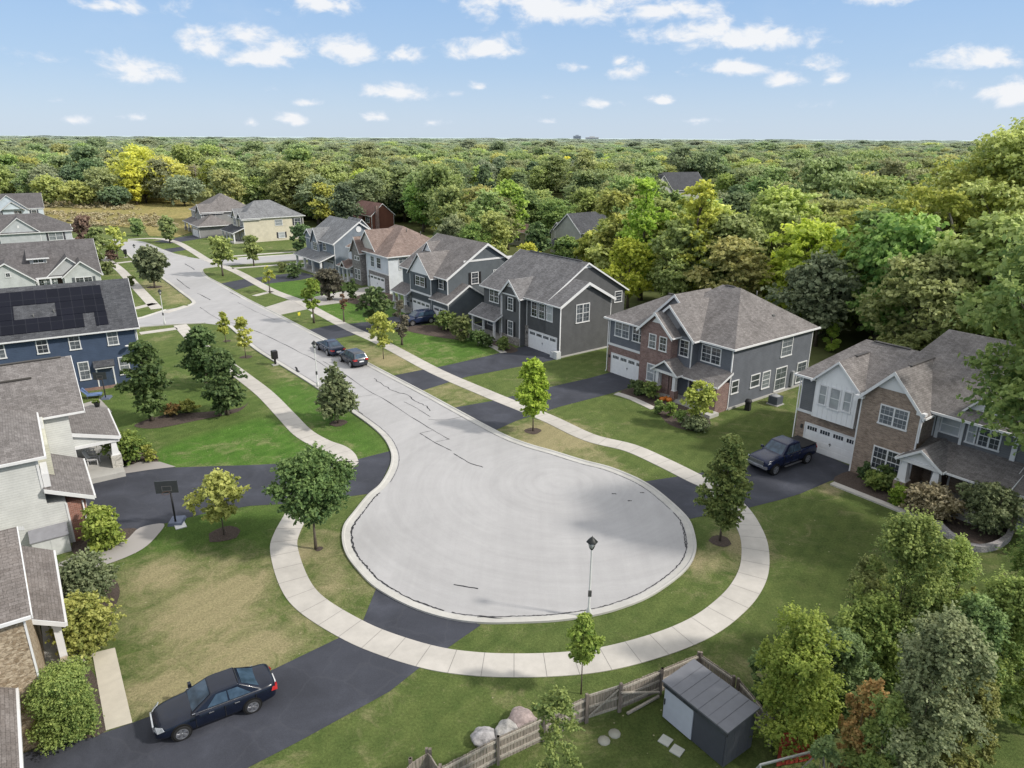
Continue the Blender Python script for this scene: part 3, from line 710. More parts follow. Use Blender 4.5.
tar(tb, px([(454,585),(478,589)]), .09,.02); tar(tb, px([(477,624-7),(520,620.5)]), .08,.04,.03)
Z5 = lambda l: [at(80+a/4, 220+b/4) for a,b in l]
tar(tb, Z5([(480,350),(560,400),(640,420),(760,470),(860,520),(940,560),(1020,610)]), .08,.05)
tar(tb, Z5([(385,235),(440,275)]), .12,.1); tar(tb, Z5([(470,293),(520,320)]), .12,.1); tar(tb, Z5([(600,290),(640,310)]), .1,.1); tar(tb, Z5([(710,340),(715,345)]), .1,.1)
tar(tb, Z5([(420,175),(460,200)]), .14,.1); tar(tb, Z5([(860,590),(875,610)]), .15,.1); tar(tb, Z5([(630,330),(700,365),(780,400)]), .05,.06)
for a,b in ((612,494),(628,501),(640,493)): tar(tb, px([(a,b),(a+4,b)]), .12,.03)
o = tb.build('road_crack_sealing', sealer(), None, uv=False); tag(o, kind='structure')

# ------------------------------------------------------------------ footpaths
def footpath(pts, w=1.6, joint=1.5, z=.035, k=6, col=(.47,.445,.415)):
    p = smooth(pts,k); m = MB(); strip_profile(m, p, [(-w/2,.0),(-w/2,z),(w/2,z),(w/2,.0)])
    o = m.build('footpath', concrete(col,'path_concrete'), None, uv=False); tag(o, kind='structure')
    j = MB(); acc = 0
    for a,b in zip(p,p[1:]):
        L_ = (b-a).length; d = (b-a)/max(L_,1e-6); n = Vector((-d.y,d.x,0))
        s = joint-acc
        while s < L_:
            c = a+d*s; q = [c-n*w/2-d*.014, c-n*w/2+d*.014, c+n*w/2+d*.014, c+n*w/2-d*.014]
            j.poly([(v.x,v.y,z+.004) for v in q][::1]); s += joint
        acc = (acc+L_) % joint
    if j.v: tag(j.build('path_joint', plain('joint_dark',(.2,.19,.18),.9), None, uv=False), kind='structure')
mid = lambda a,b: ((a[0]+b[0])/2,(a[1]+b[1])/2)
ring = [mid(a,b) for a,b in [((287.5,511),(307.5,515)),((275,532.5),(299,534)),((270,551),(298,548)),((277.5,582.5),(310,580)),((297,609),(325,599)),((337.5,636),(362.5,621)),((372.5,652.5),(400,636)),((420,666),(445,650)),((465,673),(485,655)),((516,675),(516,656)),((556,674),(556,655)),((588,671),(600,650.6)),((628,665),(634,641)),((668,652),(675,629)),((700,638),(703,616)),((726,621),(722,602)),((752.5,599),(734,585)),((765,573),(743,567)),((767.5,547),(742,544)),((760,527.7),(738,527.7)),((747,510),(730,511))]]
footpath(px([(349,461.5),(340,470),(322,482),(305,496)]+ring+[(722,494),(707,484),(694,478),(664,463),(630,448),(589,437.5),(547,418),(500,399),(488,394),(436,371.5),(384,344),(345,326),(305,304.5),(297.5,300.5),(270,290),(240,273.5),(225,267),(205,259)]), 1.62, 1.5, k=6)
footpath(px([(205,259),(190,249.5),(175,241.8),(155,238.5),(128,239.5)]), 1.6, 50)
footpath(px([(180,325),(196,342),(215,356),(242,376),(265,394),(286,415.5),(302.5,432.5),(321,443.5),(337,449.5),(345,456),(348,463)]), 1.62, 1.6)
footpath(px([(157,309),(130,280),(118,268),(102,257),(85,247),(70,243)]), 1.6, 50)
footpath(px([(232,300.5),(255,295.5)])+[] if False else px([(254,296),(272,291.5)]), 1.0, 50)
footpath(px([(215,275),(228,271.5)]) if False else px([(232,268.5),(300,263.6),(345,262)]), 1.3, 50); footpath(px([(232,256.3),(300,251.5),(360,248)]), 1.3, 50)
footpath(px([(133,309),(155,303.5)]), 1.3, 50); footpath(px([(140,333.5),(177,328.5)]), 1.3, 50); footpath(px([(110,264),(135,261)]), 1.3,50); footpath(px([(165,313),(187,306)]), 1.1,50)

# ------------------------------------------------------------------ driveways
def drive(pts, mat=None, z=.012): return sheet('driveway', px(pts), z, mat or asphalt())
drive([(645,481.5),(675,477),(690,474),(742,468),(795,449),(800,444),(859,470),(851,474),(828,482),(800,494),(780,500),(748,508),(703.7,516),(690,519)])
drive([(455,407.5),(492,401),(511,396.5),(554.7,386),(590,378),(612,372),(642,383),(617,392),(559,407),(516,421),(496,430)])
drive([(394,375.5),(421.5,370),(444,366),(494,354.5),(529,344.5),(558,359),(549,361),(466,377),(421,391)])
drive([(307.5,330),(330,325.5),(352,323.5),(370,321.5),(405,314),(440,308),(455,318),(415,326),(405,328),(365,333),(325,341)])
drive([(221,283.5),(242,279.5),(265,276.5),(300,272),(318,276),(300,280),(252,285.5),(236,290)])
drive([(263,308),(287,300.5),(300,299.5),(340,292),(372,286),(396,296),(320,305.5),(306,309.5),(280,315)], concrete((.42,.4,.38),'drive_concrete'))
drive([(80,500),(84,472),(120,466),(175,467.5),(256,465),(357,459.5),(390.5,451),(391,462),(380,485),(368,494),(300,503),(250,506),(207,513),(163,524),(127,533),(80,540)])
drive([(376,589),(481,625),(445,650),(420,667.5),(389,692),(300,741),(240,772),(150,820),(-60,860),(-60,775),(19,755),(45,745),(105,732.5),(132.5,723),(272.5,670),(340,637.5),(363,621)])
drive([(153,241.5),(175,238),(200,234),(222,234),(205,238),(170,243.5)]); drive([(158,250),(180,247),(192,249),(170,252.5)])
drive([(100,326),(140,319.5),(140,327),(100,336)], concrete((.42,.4,.38),'drive_concrete'))
sheet('garden_path', px([(92.4,653.5),(115,648),(132.5,723),(106,731)]), .03, concrete((.5,.46,.39),'walk_concrete'))
sheet('garden_path', px([(60,657),(92,649),(93,657),(64,672)]), .032, concrete((.5,.46,.39),'walk_concrete'))
sheet('garden_path', smooth(px([(52,568),(75,557),(100,551),(125,541),(140,528),(164,524),(157,536),(143,549),(120,560),(95,568),(60,577)]),4,True), .03, brick((.56,.52,.48),(.45,.42,.4),(.33,.31,.3),.3,.2))
sheet('garden_path', px([(120,469),(140,462),(160,462),(176,467),(150,470),(124,474)]), .03, brick((.48,.42,.38),(.4,.35,.33),(.3,.28,.27),.3,.2))
sheet('patio', px([(78,418),(83,404),(100,399),(112,412),(100,425)]), .03, concrete((.36,.34,.32),'patio_concrete'))
footpath(px([(616,393.5),(633,399),(654,409)]), .8, 50, k=2); footpath(px([(832,484),(880,503),(937,526)]), .55, 50, k=2, z=.12); footpath(px([(480,342),(494,347),(504,353)]), .8, 50, k=2)
# planting beds
def bed(pts, z=.02): return sheet('mulch_bed', smooth(px(pts),4,True), z, mulch())
def bed_ring(x, y, r): 
    c = at(x,y); return sheet('mulch_bed', [(c.x+r*math.cos(a*.5236)*random.uniform(.85,1.15), c.y+r*math.sin(a*.5236)*random.uniform(.85,1.15)) for a in range(12)], .02, mulch())
bed([(833,481),(862,470),(905,490),(960,500),(1012,520),(1005,543),(980,551),(957,545),(938,526),(880,502)])
bed([(136,424),(165,415),(205,412),(240,408),(250,400),(238,412),(200,420),(160,428),(140,428)])
bed([(72,552),(80,535),(115,530),(137,529),(130,540),(110,549),(90,555)])
bed([(66,640),(62,600),(66,575),(110,578),(120,592),(112,615),(108,640),(80,650)])
bed([(45,740),(42,690),(85,668),(100,690),(106,731),(60,742)])
bed([(112,440),(140,448),(156,455),(155,463),(120,462)])
bed([(620,392),(640,388),(662,400),(685,405),(705,415),(710,425),(695,431),(670,425),(655,410),(640,400)])
bed([(487,340),(505,343),(518,350),(508,353),(490,346)]); bed([(345,300),(380,292),(400,300),(370,306)]); bed([(404,330),(430,325),(480,334),(460,340)])
for x,y,r in ((224,534,1.0),(720,541,.7),(533,431,.7),(338,423,.8),(246,357,.7),(227,341,.5),(155,287,1.2),(319,549,.25)): bed_ring(x,y,r)
# low retaining wall round the front bed
w = MB(); strip_profile(w, smooth(px([(937,526),(946,535),(956,543),(968,549),(981,551),(995,548),(1006,541),(1010,533)]),5), [(-.18,0),(-.18,.42),(.14,.42),(.14,0)])
tag(w.build('retaining_wall', stone((.3,.28,.3),(.42,.4,.38),4), None), 'low curved block retaining wall with pale cap around the planting bed by the brick house', 'wall')
# ------------------------------------------------------------------ houses on the right of the street
RZ = -53
SH_L = lambda: shingle((.1,.094,.097),(.145,.137,.14)); SH_A = lambda: shingle((.15,.138,.135),(.215,.2,.197)); SH_B = lambda: shingle((.13,.125,.128),(.2,.195,.2)); SH_BR = lambda: shingle((.18,.135,.118),(.25,.195,.175))
SH_GR = lambda: shingle((.16,.162,.17),(.23,.235,.245)); SH_DK = lambda: shingle((.06,.062,.07),(.095,.098,.108))
BR_TAN = lambda: brick((.2,.14,.105),(.33,.245,.19),(.32,.29,.26)); BR_RED = lambda: brick((.16,.085,.075),(.24,.15,.13),(.3,.27,.26)); WALL_W = lambda: siding((.72,.73,.75),.2)
GLOW = None
# --- nearest right: brown brick with white bay
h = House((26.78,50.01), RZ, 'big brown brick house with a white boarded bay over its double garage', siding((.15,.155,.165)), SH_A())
h.block(-5.5,0,0,10,6.2, key='upper_wall'); h.block(-5.53,.0,-.03,10,3.0, key='brick_wall', mat=BR_TAN(), corner=False)
h.band('F',-.03,-5.55,0,3.0,3.22,.05); h.block(0,4.3,-1.2,10,6.2, gable='y', zr=8.45, key='brick_wall'); h.block(4.3,14,1.0,14,6.2, key='upper_wall')
h.block(4.3,11,1.0-.03,5,2.9,key='stone_wall',mat=BR_TAN(),corner=False)
# white bay
wb = h.W('bay_wall', plain('white_panel_paint',(.74,.74,.75),.5,.04)); wb.extrude([(-4.0,-.6,3.15),(-.55,-.6,3.15),(-.55,-.6,6.35),(-2.27,-.6,8.05),(-4.0,-.6,6.35)],(0,.9,0))
h.gable(-4.0,-.55,-.6,4.6,6.35,8.05,'y',ov=.25,rk=.3,ends=(1,0))
for a,b in ((-3.65,-2.95),(-2.75,-1.85),(-1.65,-.95)): h.win('F',-.6,a,b,4.3 if a != -2.75 else 4.2,5.95,1,(1,0),kind='blind')
for k in range(9): h.trim.box(-3.95+k*.4,-3.92+k*.4,-.615,-.6,3.2,6.3)
h.garage('F',-.03,-4.6,-.15,0.02,2.15,4)
h.gable(0,4.3,-1.2,6.2,6.2,8.55,'y',ov=.35,rk=.35,ends=(1,0),fascia=.3)
m = h.W('gable_board', WHITE()); m.extrude([(.9,-1.26,7.15),(3.4,-1.26,7.15),(2.15,-1.26,8.5)],(0,.05,0))
h.trim.box(-.35,.25,-1.55,-1.2,6.0,6.2).box(4.05,4.65,-1.55,-1.2,6.0,6.2)
h.win('F',-1.2,1.45,3.5,4.5,5.98,2,(3,2)); h.win('F',-1.2,1.5,3.6,.95,2.75,2,(3,2))
h.win('F',1.0,4.75,6.1,4.4,5.7,1,(3,2)); h.band('F',1.0,4.5,4.72,3.6,5.95,.1); h.band('F',1.0,6.12,6.3,3.6,5.95,.1)
h.win('F',1.0,7.2,8.6,4.2,5.8,2,(2,2)); h.band('F',1.0,9.3,9.6,3.4,6.0,.1); h.win('F',1.0,6.5,7.1,4.2,5.8,1,(2,2))
g2 = h.W('bay_wall'); g2.extrude([(6.0,.7,6.3),(8.8,.7,6.3),(7.4,.7,8.0)],(0,.4,0)); h.gable(6.0,8.8,.7,5,6.3,8.0,'y',ov=.3,rk=.3,ends=(1,0))
h.hip(-5.5,1.5,0,9.6,6.2,8.65,'x',h0=2.6,h1=0.1); h.hip(.3,14,.2,14,6.2,10.2,'x',ov=.5,h0=1.9,h1=4.5)
h.Rf('ridge_vent', plain('vent_dark',(.06,.055,.055))).beam((2.15,.6,8.68),(2.15,4.2,8.68),.3,.05); h.Rf('ridge_vent').beam((-2.27,1.5,8.18),(-2.27,3.4,8.18),.3,.05); h.Rf('ridge_vent').beam((-2.6,4.8,8.75),(.2,4.8,8.75),.3,.05)
h.pent(4.3,10.3,-1.9,1.0,3.0,3.9); h.gable(3.9,6.6,-2.3,1,3.0,3.95,'y',ov=.2,rk=.25,ends=(1,0),key='porch_roof'); h.W('gable_board').extrude([(4.0,-2.27,3.0),(6.5,-2.27,3.0),(5.25,-2.27,3.85)],(0,.06,0)); h.trim.box(3.9,6.6,-2.35,-2.2,2.75,3.0)
for x in (4.2,6.3): h.post(x,-2.0,.3,2.8,.38,.85,.9,BR_TAN(),.62)
h.post(10.1,-1.75,.3,2.8,.3); h.slab(3.9,10.4,-2.3,1,.3); h.door('F',.97,5.0,6.0,.3,2.5); h.win('F',.97,7.3,9.2,1.1,2.5,2,(2,2)); h.W('brick_wall').box(9.9,10.2,-1.2,.97,.3,2.7)
h.W('brick_wall').box(10.8,14,-1.3,1.0,0,3.0); h.win('F',-1.3,11.2,12.3,.4,2.6,1,(2,3)); h.pent(10.6,14.5,-1.5,1.0,3.0,4.0)
h.spout(4.4,-1.25,6.0,4.0); h.spout(-5.6,-.1,6.1); h.vents([(6,5,9.2)]); h.done()

# --- hip roof house with the red brick entrance gable
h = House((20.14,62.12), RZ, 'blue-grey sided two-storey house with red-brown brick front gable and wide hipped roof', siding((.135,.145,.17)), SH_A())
h.block(-11.5,0,0,13.0,6.1, key='upper_wall'); h.block(-15.1,-9.4,-.8,8.6,6.1, key='upper_wall'); h.block(-15.13,-9.4,-.83,8.6,3.05, key='brick_wall', mat=BR_RED(), corner=False)
h.band('F',-.83,-15.15,-9.5,3.05,3.3,.05); h.block(-9.5,-5.6,-2.0,2,6.35,gable='y',zr=8.05,key='brick_wall',corner=False)
h.block(-6.6,-3.9,-1.0,2,6.1,gable='y',zr=7.2,key='upper_wall')
h.hip(-11.5,0,0,13.0,6.1,9.95,'x',h0=5.2,h1=4.9); h.hip(-15.1,-8.6,-.8,8.6,6.1,8.55,'x',h0=4.4,h1=0)
h.gable(-9.5,-5.6,-2.0,3.2,6.35,8.1,'y',ov=.35,rk=.35,ends=(1,0),fascia=.3)
h.W('gable_infill', plain('gable_shingle',(.2,.2,.21))).extrude([(-9.7,-1.0,6.2),(-3.8,-1.0,6.2),(-6.75,-1.0,8.75)],(0,.3,0)); h.gable(-9.7,-3.8,-1.0,5.5,6.2,8.85,'y',ov=.3,rk=.3,ends=(1,0),fascia=.28,sides=(1,1))
h.W('gable_infill').extrude([(-11.5,1.2,6.2),(-4.6,1.2,6.2),(-8.05,1.2,9.3)],(0,.3,0)); h.gable(-11.5,-4.6,1.2,6.4,6.2,9.4,'y',ov=.1,rk=.35,ends=(1,0),fascia=.3)
h.win('F',-.8,-14.3,-12.2,4.2,5.85,2,(2,2)); h.win('F',-.8,-11.75,-9.85,4.2,5.85,2,(2,2)); h.garage('F',-.83,-14.5,-9.9,0.02,2.15,4)
h.win('F',-2.0,-8.4,-7.45,4.5,5.95,1,(2,2)); h.win('F',-2.0,-7.05,-6.1,4.5,5.95,1,(2,2)); h.win('F',-2.0,-8.4,-6.45,1.1,2.9,2,(2,2))
h.win('F',-1.0,-5.35,-4.2,4.25,5.9,1,(2,2)); h.win('F',0,-3.5,-1.25,4.0,5.65,2,(2,2))
h.W('gable_board', WHITE()).extrude([(-8.1,-2.06,7.15),(-7.0,-2.06,7.15),(-7.55,-2.06,7.75)],(0,.05,0))
h.pent(-5.3,0,-1.9,0,2.85,3.75); h.gable(-7.0,-4.1,-2.6,0,2.85,3.9,'y',ov=.2,rk=.25,ends=(1,0),key='porch_roof'); h.trim.box(-7.1,-4.0,-2.68,-2.5,2.6,2.85); h.W('upper_wall').extrude([(-6.95,-2.6,2.85),(-4.15,-2.6,2.85),(-5.55,-2.6,3.8)],(0,.05,0))
for x,y in ((-6.6,-2.35),(-4.5,-2.35)): h.post(x,y,.3,2.62,.34,.55,.8,BR_RED())
h.post(-1.9,-1.75,.3,2.6,.34,.5,.8,BR_RED()); h.W('brick_wall').box(-.9,.02,-1.9,0,.0,2.7); h.slab(-7,0,-2.5,0,.3); h.slab(-1.9,.5,-3.2,-1.9,.32,'porch_step')
h.W('brick_wall').box(-5.55,-5.3,-1.9,0,.3,2.6); h.door('F',0,-5.0,-4.0,.3,2.4,(.12,.03,.02)); h.win('F',0,-3.6,-2.6,1.0,2.5,1,(2,2)); h.win('F',0,-1.9,-1.0,1.0,2.5,1,(2,2))
h.win('S',0,7.65,9.5,3.75,5.7,1,(2,2)); h.win('S',0,3.15,4.6,1.5,2.8,1,(1,0)); h.win('S',0,5.0,6.3,1.0,2.75,1,(1,2)); h.win('S',0,7.2,9.1,.3,2.7,1,(2,2)); h.win('S',0,.2,1.3,1.5,2.8,1,(1,0)); h.win('S',0,10.9,12.6,.4,2.6,1,(2,2))
m = MB(); m.box(0,.12,.0,13.0,0,.18); m.build('foundation', concrete((.4,.39,.37)), h.root)
h.Rf('ridge_vent', plain('vent_dark',(.06,.055,.055))).beam((-6.3,6.5,10.05),(-5.2,6.5,10.05),.3,.05); h.Rf('ridge_vent').beam((-14.4+3,3.9,8.66),(-9.4,3.9,8.66),.3,.05)
h.vents([(-2.3,9.5,7.9),(-5,10,8.9)]); h.boxvent([(-1.6,8.0,7.6)]); h.spout(.05,-.05,6.0); h.spout(-15.2,-.9,6.0)
e = MB(); e.box(.0,.25,10.0,10.35,.3,1.9); e.build('meter_box', plain('meter_grey',(.35,.36,.37)), h.root); h.done()

# --- dark grey gabled house
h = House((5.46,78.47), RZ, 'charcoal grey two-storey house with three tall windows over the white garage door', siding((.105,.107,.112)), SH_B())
h.block(-6.2,0,0,7.9,6.2,gable='x',zr=8.35,key='wall'); h.block(-15.2,-2.6,0,12.8,6.2,gable='x',zr=10.0,r=6.2,key='wall',corner=False)
h.block(-10.1,-6.5,-.85,3,6.1,gable='y',zr=7.8,key='wall')
h.gable(-15.3,-2.6,0,12.8,6.2,10.0,'x',ov=.4,rk=.3,r=6.2); h.gable(-7.5,0,0,7.9,6.2,8.35,'x',ov=.4,rk=.35,ends=(0,1),fascia=.34); h.gable(-10.1,-6.5,-.85,3.4,6.1,7.85,'y',ov=.3,rk=.3,ends=(1,0),fascia=.3)
h.W('gable_board', WHITE()).extrude([(-9.0,-.9,7.0),(-7.6,-.9,7.0),(-8.3,-.9,7.75)],(0,.04,0)); h.W('gable_board').extrude([(.0,2.9,7.75),(.0,5.0,7.75),(.0,3.95,8.4)],(.05,0,0)); h.W('gable_board').extrude([(-2.6,5.1,9.4),(-2.6,7.3,9.4),(-2.6,6.2,10)],(.05,0,0))
h.trim.box(-10.15,-6.45,-.93,-.85,5.98,6.12)
for a in (-5.3,-3.9,-2.5): h.win('F',0,a,a+1.15,3.95,5.8,1,(2,2))
h.garage('F',0,-5.65,-.6,.0,2.15,4); h.W('stone_wall', stone((.2,.18,.17),(.36,.34,.32),3.2)).box(-6.45,-5.8,-.06,.01,0,2.6); h.W('stone_wall').box(-10.15,-6.45,-.91,-.84,0,1.0)
h.win('F',-.85,-8.85,-7.75,4.15,5.75,1,(2,2),shut=(.025,.025,.028)); h.win('F',-.85,-8.85,-7.75,.95,2.85,1,(2,2),shut=(.025,.025,.028)); h.win('F',0,-13.9,-11.9,4.2,5.85,2,(2,2))
h.win('S',0,2.3,4.4,3.75,5.95,2,(2,2),kind='mid'); h.win('S',-2.6,11.0,12.3,4.6,6.0,1,(1,2))
h.pent(-15.3,-10.2,-1.9,0,2.75,3.75)
for x in (-15.2,-12.8,-10.5): h.post(x,-1.75,.3,2.6,.24)
h.slab(-15.4,-10.2,-2.0,0,.35); h.railing((-15.2,-1.75,0),(-12.8,-1.75,0)); h.door('F',0,-11.7,-10.7,.35,2.45,(.3,.3,.28)); h.win('F',0,-14.4,-13.0,1.1,2.5,1,(2,2)); h.W('wall').box(-15.2,-15.1,-1.7,0,.3,1.2)
m = MB(); m.box(-.0,.12,0,7.9,0,.16); m.build('foundation', concrete((.42,.41,.39)), h.root)
e = MB(); e.box(-.25,.35,-.75,-.1,0,.85); e.box(-.9,-.35,-.7,-.15,0,.7); e.build('utility_box', plain('utility_grey',(.5,.51,.52)), h.root)
h.Rf('ridge_vent', plain('vent_dark',(.05,.05,.055))).beam((-13.5,6.2,10.13),(-3.5,6.2,10.13),.28,.05); h.vents([(-8.3,9,9.0)]); h.spout(.05,-.06,6.0); h.spout(-10.2,-.9,6.0); h.done()

# --- slate blue-grey house with white gable and three-car garage
h = House((-12.36,97.52), RZ, 'slate-grey house with a tall white front gable and a separate third garage wing', siding((.115,.13,.145)), SH_A())
h.block(-3.7,2.05,0,6,6.1,key='wall'); h.block(-7.5,4.9,.9,13.0,6.3,gable='x',zr=10.3,r=7.3,key='wall'); h.block(2.0,6.4,.0,6.2,3.3,gable='x',zr=5.25,r=3.2,key='wall')
h.W('gable_board', plain('white_panel_paint',(.74,.74,.75),.5,.04)).extrude([(-3.7,-.04,6.1),(2.05,-.04,6.1),(-.85,-.04,8.75)],(0,.1,0)); h.gable(-3.7,2.05,0,7,6.1,8.85,'y',ov=.35,rk=.3,ends=(1,0),fascia=.16,r=-.85)
h.gable(-7.6,4.9,.9,13.6,6.3,10.3,'x',ov=.4,rk=.35,r=7.3,fascia=.32); h.gable(2.0,6.4,0,6.2,3.3,5.25,'x',ov=.35,rk=.3,ends=(0,1),r=3.2,fascia=.25)
h.trim.box(4.9,4.97,3.5,11.6,8.05,8.3); h.W('gable_board').extrude([(4.9,6.5,9.75),(4.9,8.1,9.75),(4.9,7.3,10.25)],(.08,0,0)); h.band('F',0,-3.7,2.05,3.25,3.5,.05); h.W('band_infill', siding((.07,.08,.09))).box(-3.68,2.03,-.02,.0,2.5,3.25)
h.win('F',0,-2.1,.45,4.35,5.75,2,(2,2),shut=(.02,.02,.022)); h.win('F',.9,2.7,3.95,4.5,6.0,1,(2,2),shut=(.02,.02,.022)); h.garage('F',0,-3.1,2.0-.4,.0,2.15,4); h.garage('F',0,2.7,5.6,.0,2.15,2,light=False)
h.win('S',4.9,4.7,5.9,5.0,6.6,1,(2,2),shut=(.02,.02,.022)); h.win('S',4.9,8.4,10.1,6.0,6.6,1,(2,0),hung=False)
h.gable(-6.5,-4.0,4.0,8,8.2,9.6,'y',ov=.15,rk=.2,ends=(1,0),fascia=.15); h.W('gable_board').extrude([(-6.5,4.0,8.0),(-4.0,4.0,8.0),(-5.25,4.0,9.6)],(0,.1,0))
h.pent(-7.6,-3.7,-.8,.9,2.9,3.8)
for x in (-7.5,-5.9,-4.1): h.post(x,-.7,.3,2.75,.26,.5,.9,stone((.3,.28,.27),(.45,.43,.4),3.2))
h.slab(-7.6,-3.8,-.9,.9,.35); h.railing((-7.5,-.7,0),(-4.1,-.7,0)); h.door('F',.88,-5.5,-4.5,.35,2.45,(.02,.02,.02)); h.win('F',.9,-7.2,-6.0,1.1,2.5,1,(2,2)); h.done()

# --- white and stone house, brown roof
h = House((-19.83,113.52), RZ, 'white sided house with grey stone front bay and warm brown hipped roof', siding((.62,.65,.7)), SH_BR())
h.block(-8,0,0,12.5,6.0,key='upper_wall'); h.block(-7.2,-.03,-.05,4,2.9,key='stone_wall',mat=stone((.17,.16,.155),(.3,.28,.27),3),corner=False); h.block(-12.4,-8,.6,11,6.0,key='upper_wall')
h.block(-11.9,-8.6,-.8,3,5.8,gable='y',zr=7.9,key='stone_wall',corner=False)
h.hip(-13,0,0,12.5,6.0,9.7,'x',h0=4.5,h1=6.5); h.gable(-11.9,-8.6,-.8,4,5.8,8.0,'y',ov=.3,rk=.3,ends=(1,0),fascia=.22); h.W('gable_infill', plain('stucco_cream',(.5,.49,.45))).extrude([(-11.4,.3,6.1),(-4.6,.3,6.1),(-8.0,.3,9.2)],(0,.2,0)); h.gable(-11.4,-4.6,.3,6,6.1,9.3,'y',ov=.1,rk=.3,ends=(1,0),fascia=.3)
h.win('F',0,-6.3,-4.95,3.6,5.4,1,(2,2)); h.win('F',0,-4.1,-2.6,3.6,5.4,1,(2,2)); h.band('F',-.05,-7.3,0,2.9,3.1); h.garage('F',-.05,-6.7,-1.6,0,2.15,4)
h.win('F',-.8,-10.8,-9.9,4.2,4.9,1,(2,0),hung=False); h.win('F',-.8,-9.7,-8.9,4.2,4.9,1,(2,0),hung=False); h.win('F',-.8,-11.0,-10.1,.9,2.7,1,(2,2)); h.win('F',-.8,-9.8,-8.9,.9,2.7,1,(2,2)); h.win('F',.6,-12.3,-11.95,4.2,5.4,1,(1,2))
h.win('S',0,1.8,4.7,3.75,5.6,2,(2,2),kind='mid'); h.pent(-16.2,-12.0,-1.6,.6,2.7,3.5); h.block(-16.3,-12.4,.6,8,5.7,key='upper_wall'); h.gable(-16.3,-12.2,.6,8,5.7,7.4,'x',ends=(1,0))
h.gable(-14.4,-12.6,-1.8,.5,2.7,3.6,'y',ov=.15,rk=.2,ends=(1,0),key='porch_roof')
for x in (-16,-14.3,-12.6): h.post(x,-1.5,.3,2.6,.24)
h.slab(-16.3,-12,-1.8,.6,.3); h.door('F',.6,-14,-13,.3,2.4); h.win('F',.6,-16,-14.8,.9,2.5,1,(2,2)); h.vents([(-3.5,5.4,9.4),(-2.5,7.5,8.8)])
h.Rf('ridge_vent', plain('vent_dark',(.06,.055,.055))).beam((-5.4,3.6,8.2),(-3.4,3.4,7.9),.2,.08); h.done()

# --- blue-grey house at the cross street
h = House((-32.24,129.78), RZ, 'blue-grey gabled house on the corner with deep front porch and round attic vent', siding((.2,.23,.27)), SH_GR())
h.block(-12.6,-.3,0,10,5.8,gable='x',zr=9.2,key='wall'); h.gable(-12.6,-.3,0,10,5.8,9.2,'x',ov=.4,rk=.35,fascia=.3); h.block(-12.4,-7.5,6,12,5.5,gable='x',zr=8.8,r=9.0,key='wall'); h.gable(-12.5,-7.5,6,12,5.5,8.8,'x',r=9.0)
h.block(-9.6,-6.2,-.5,3,5.4,gable='y',zr=7.6,key='wall'); h.gable(-9.6,-6.2,-.5,4,5.4,7.7,'y',ov=.3,rk=.3,ends=(1,0),fascia=.2)
h.win('F',-.5,-8.9,-7.0,3.6,5.2,2,(2,2)); h.win('F',0,-5.4,-3.9,3.9,5.3,1,(2,2)); h.win('F',0,-11.9,-10.3,3.9,5.3,1,(2,2)); h.pent(-12.6,-.6,-2.8,0,2.7,3.7)
for x in (-12.3,-8.5,-4.6,-.8): h.post(x,-2.6,.3,2.6,.35)
h.slab(-12.6,-.5,-2.9,0,.3); h.garage('F',0,-5.8,-1.0,.3,2.3,3); h.door('F',0,-9,-8,.3,2.4)
m = MB(); m.tube([(-.3,5.0,7.9),(-.22,5.0,7.9)],[.55,.55],16); m.build('attic_vent', WHITE(), h.root); h.block(-12.6,-9.9,-.4,4,6.3,gable='y',zr=7.2,key='wall'); h.gable(-12.6,-9.9,-.4,4,6.3,7.2,'y',ends=(1,0),ov=.2); h.done()

# --- cream house beyond the cross street
h = House((-64.14,171.32), RZ, 'cream two-storey house with grey hipped roof beyond the cross street', siding((.6,.55,.44),.2), SH_GR())
h.block(-8,1.3,0,14.5,5.7,key='wall'); h.hip(-8.6,1.3,0,14.5,5.7,9.2,'y',h0=5,h1=6.5); h.gable(-6,-2.5,-.3,5,5.6,7.5,'y',ends=(1,0)); h.block(-6,-2.5,-.3,3,5.6,gable='y',zr=7.4,key='wall')
h.gable(-1.6,1.3,-.3,4,5.6,6.9,'y',ends=(1,0)); h.win('F',0,-1.2,.8,3.7,5.3,2,(2,2)); h.win('F',-.3,-5.3,-3.3,3.7,5.3,2,(2,2)); h.pent(-8.2,1.2,-2.6,0,2.6,3.6,mat=SH_DK())
for x in (-8,-5,-2.2,.9): h.post(x,-2.4,.3,2.5,.3)
h.slab(-8.2,1.2,-2.7,0,.3); h.win('F',0,-1.5,.7,.9,2.4,2,(2,2)); h.door('F',0,-4.5,-3.5,.3,2.4)
h.win('S',1.3,7.4,9.3,3.6,5.0,1,(2,2),kind='blind'); h.win('S',1.3,8.0,9.6,.6,2.0,1,(2,2),shut=(.04,.04,.05)); h.win('S',1.3,12.2,13.9,3.4,5.1,1,(2,2),shut=(.04,.04,.05)); h.win('S',1.3,12.4,13.9,.5,2.2,1,(2,2)); h.done()
h = House((-79.0,185.5), RZ, 'grey house with broad low roof and garage wing, farthest along the street', siding((.25,.25,.25),.2), SH_A())
h.block(-12,0,0,13,5.6,key='wall'); h.hip(-12,0,0,13,5.6,9.6,'x',h0=5.5,h1=5.5); h.block(-1,6,-3,5,2.9,key='wall'); h.hip(-1,6.4,-3,5,2.9,5.2,'x'); h.gable(-4,0,-.6,5,5.5,7.4,'y',ends=(1,0)); h.block(-4,0,-.6,3,5.5,gable='y',zr=7.3,key='wall')
h.garage('F',-3,0,5,0,2.2,4); h.win('F',0,-11,-9.6,3.6,5.2,1,(2,2)); h.win('F',0,-8.5,-7.1,3.6,5.2,1,(2,2)); h.pent(-12,-4,-2.2,0,2.7,3.6)
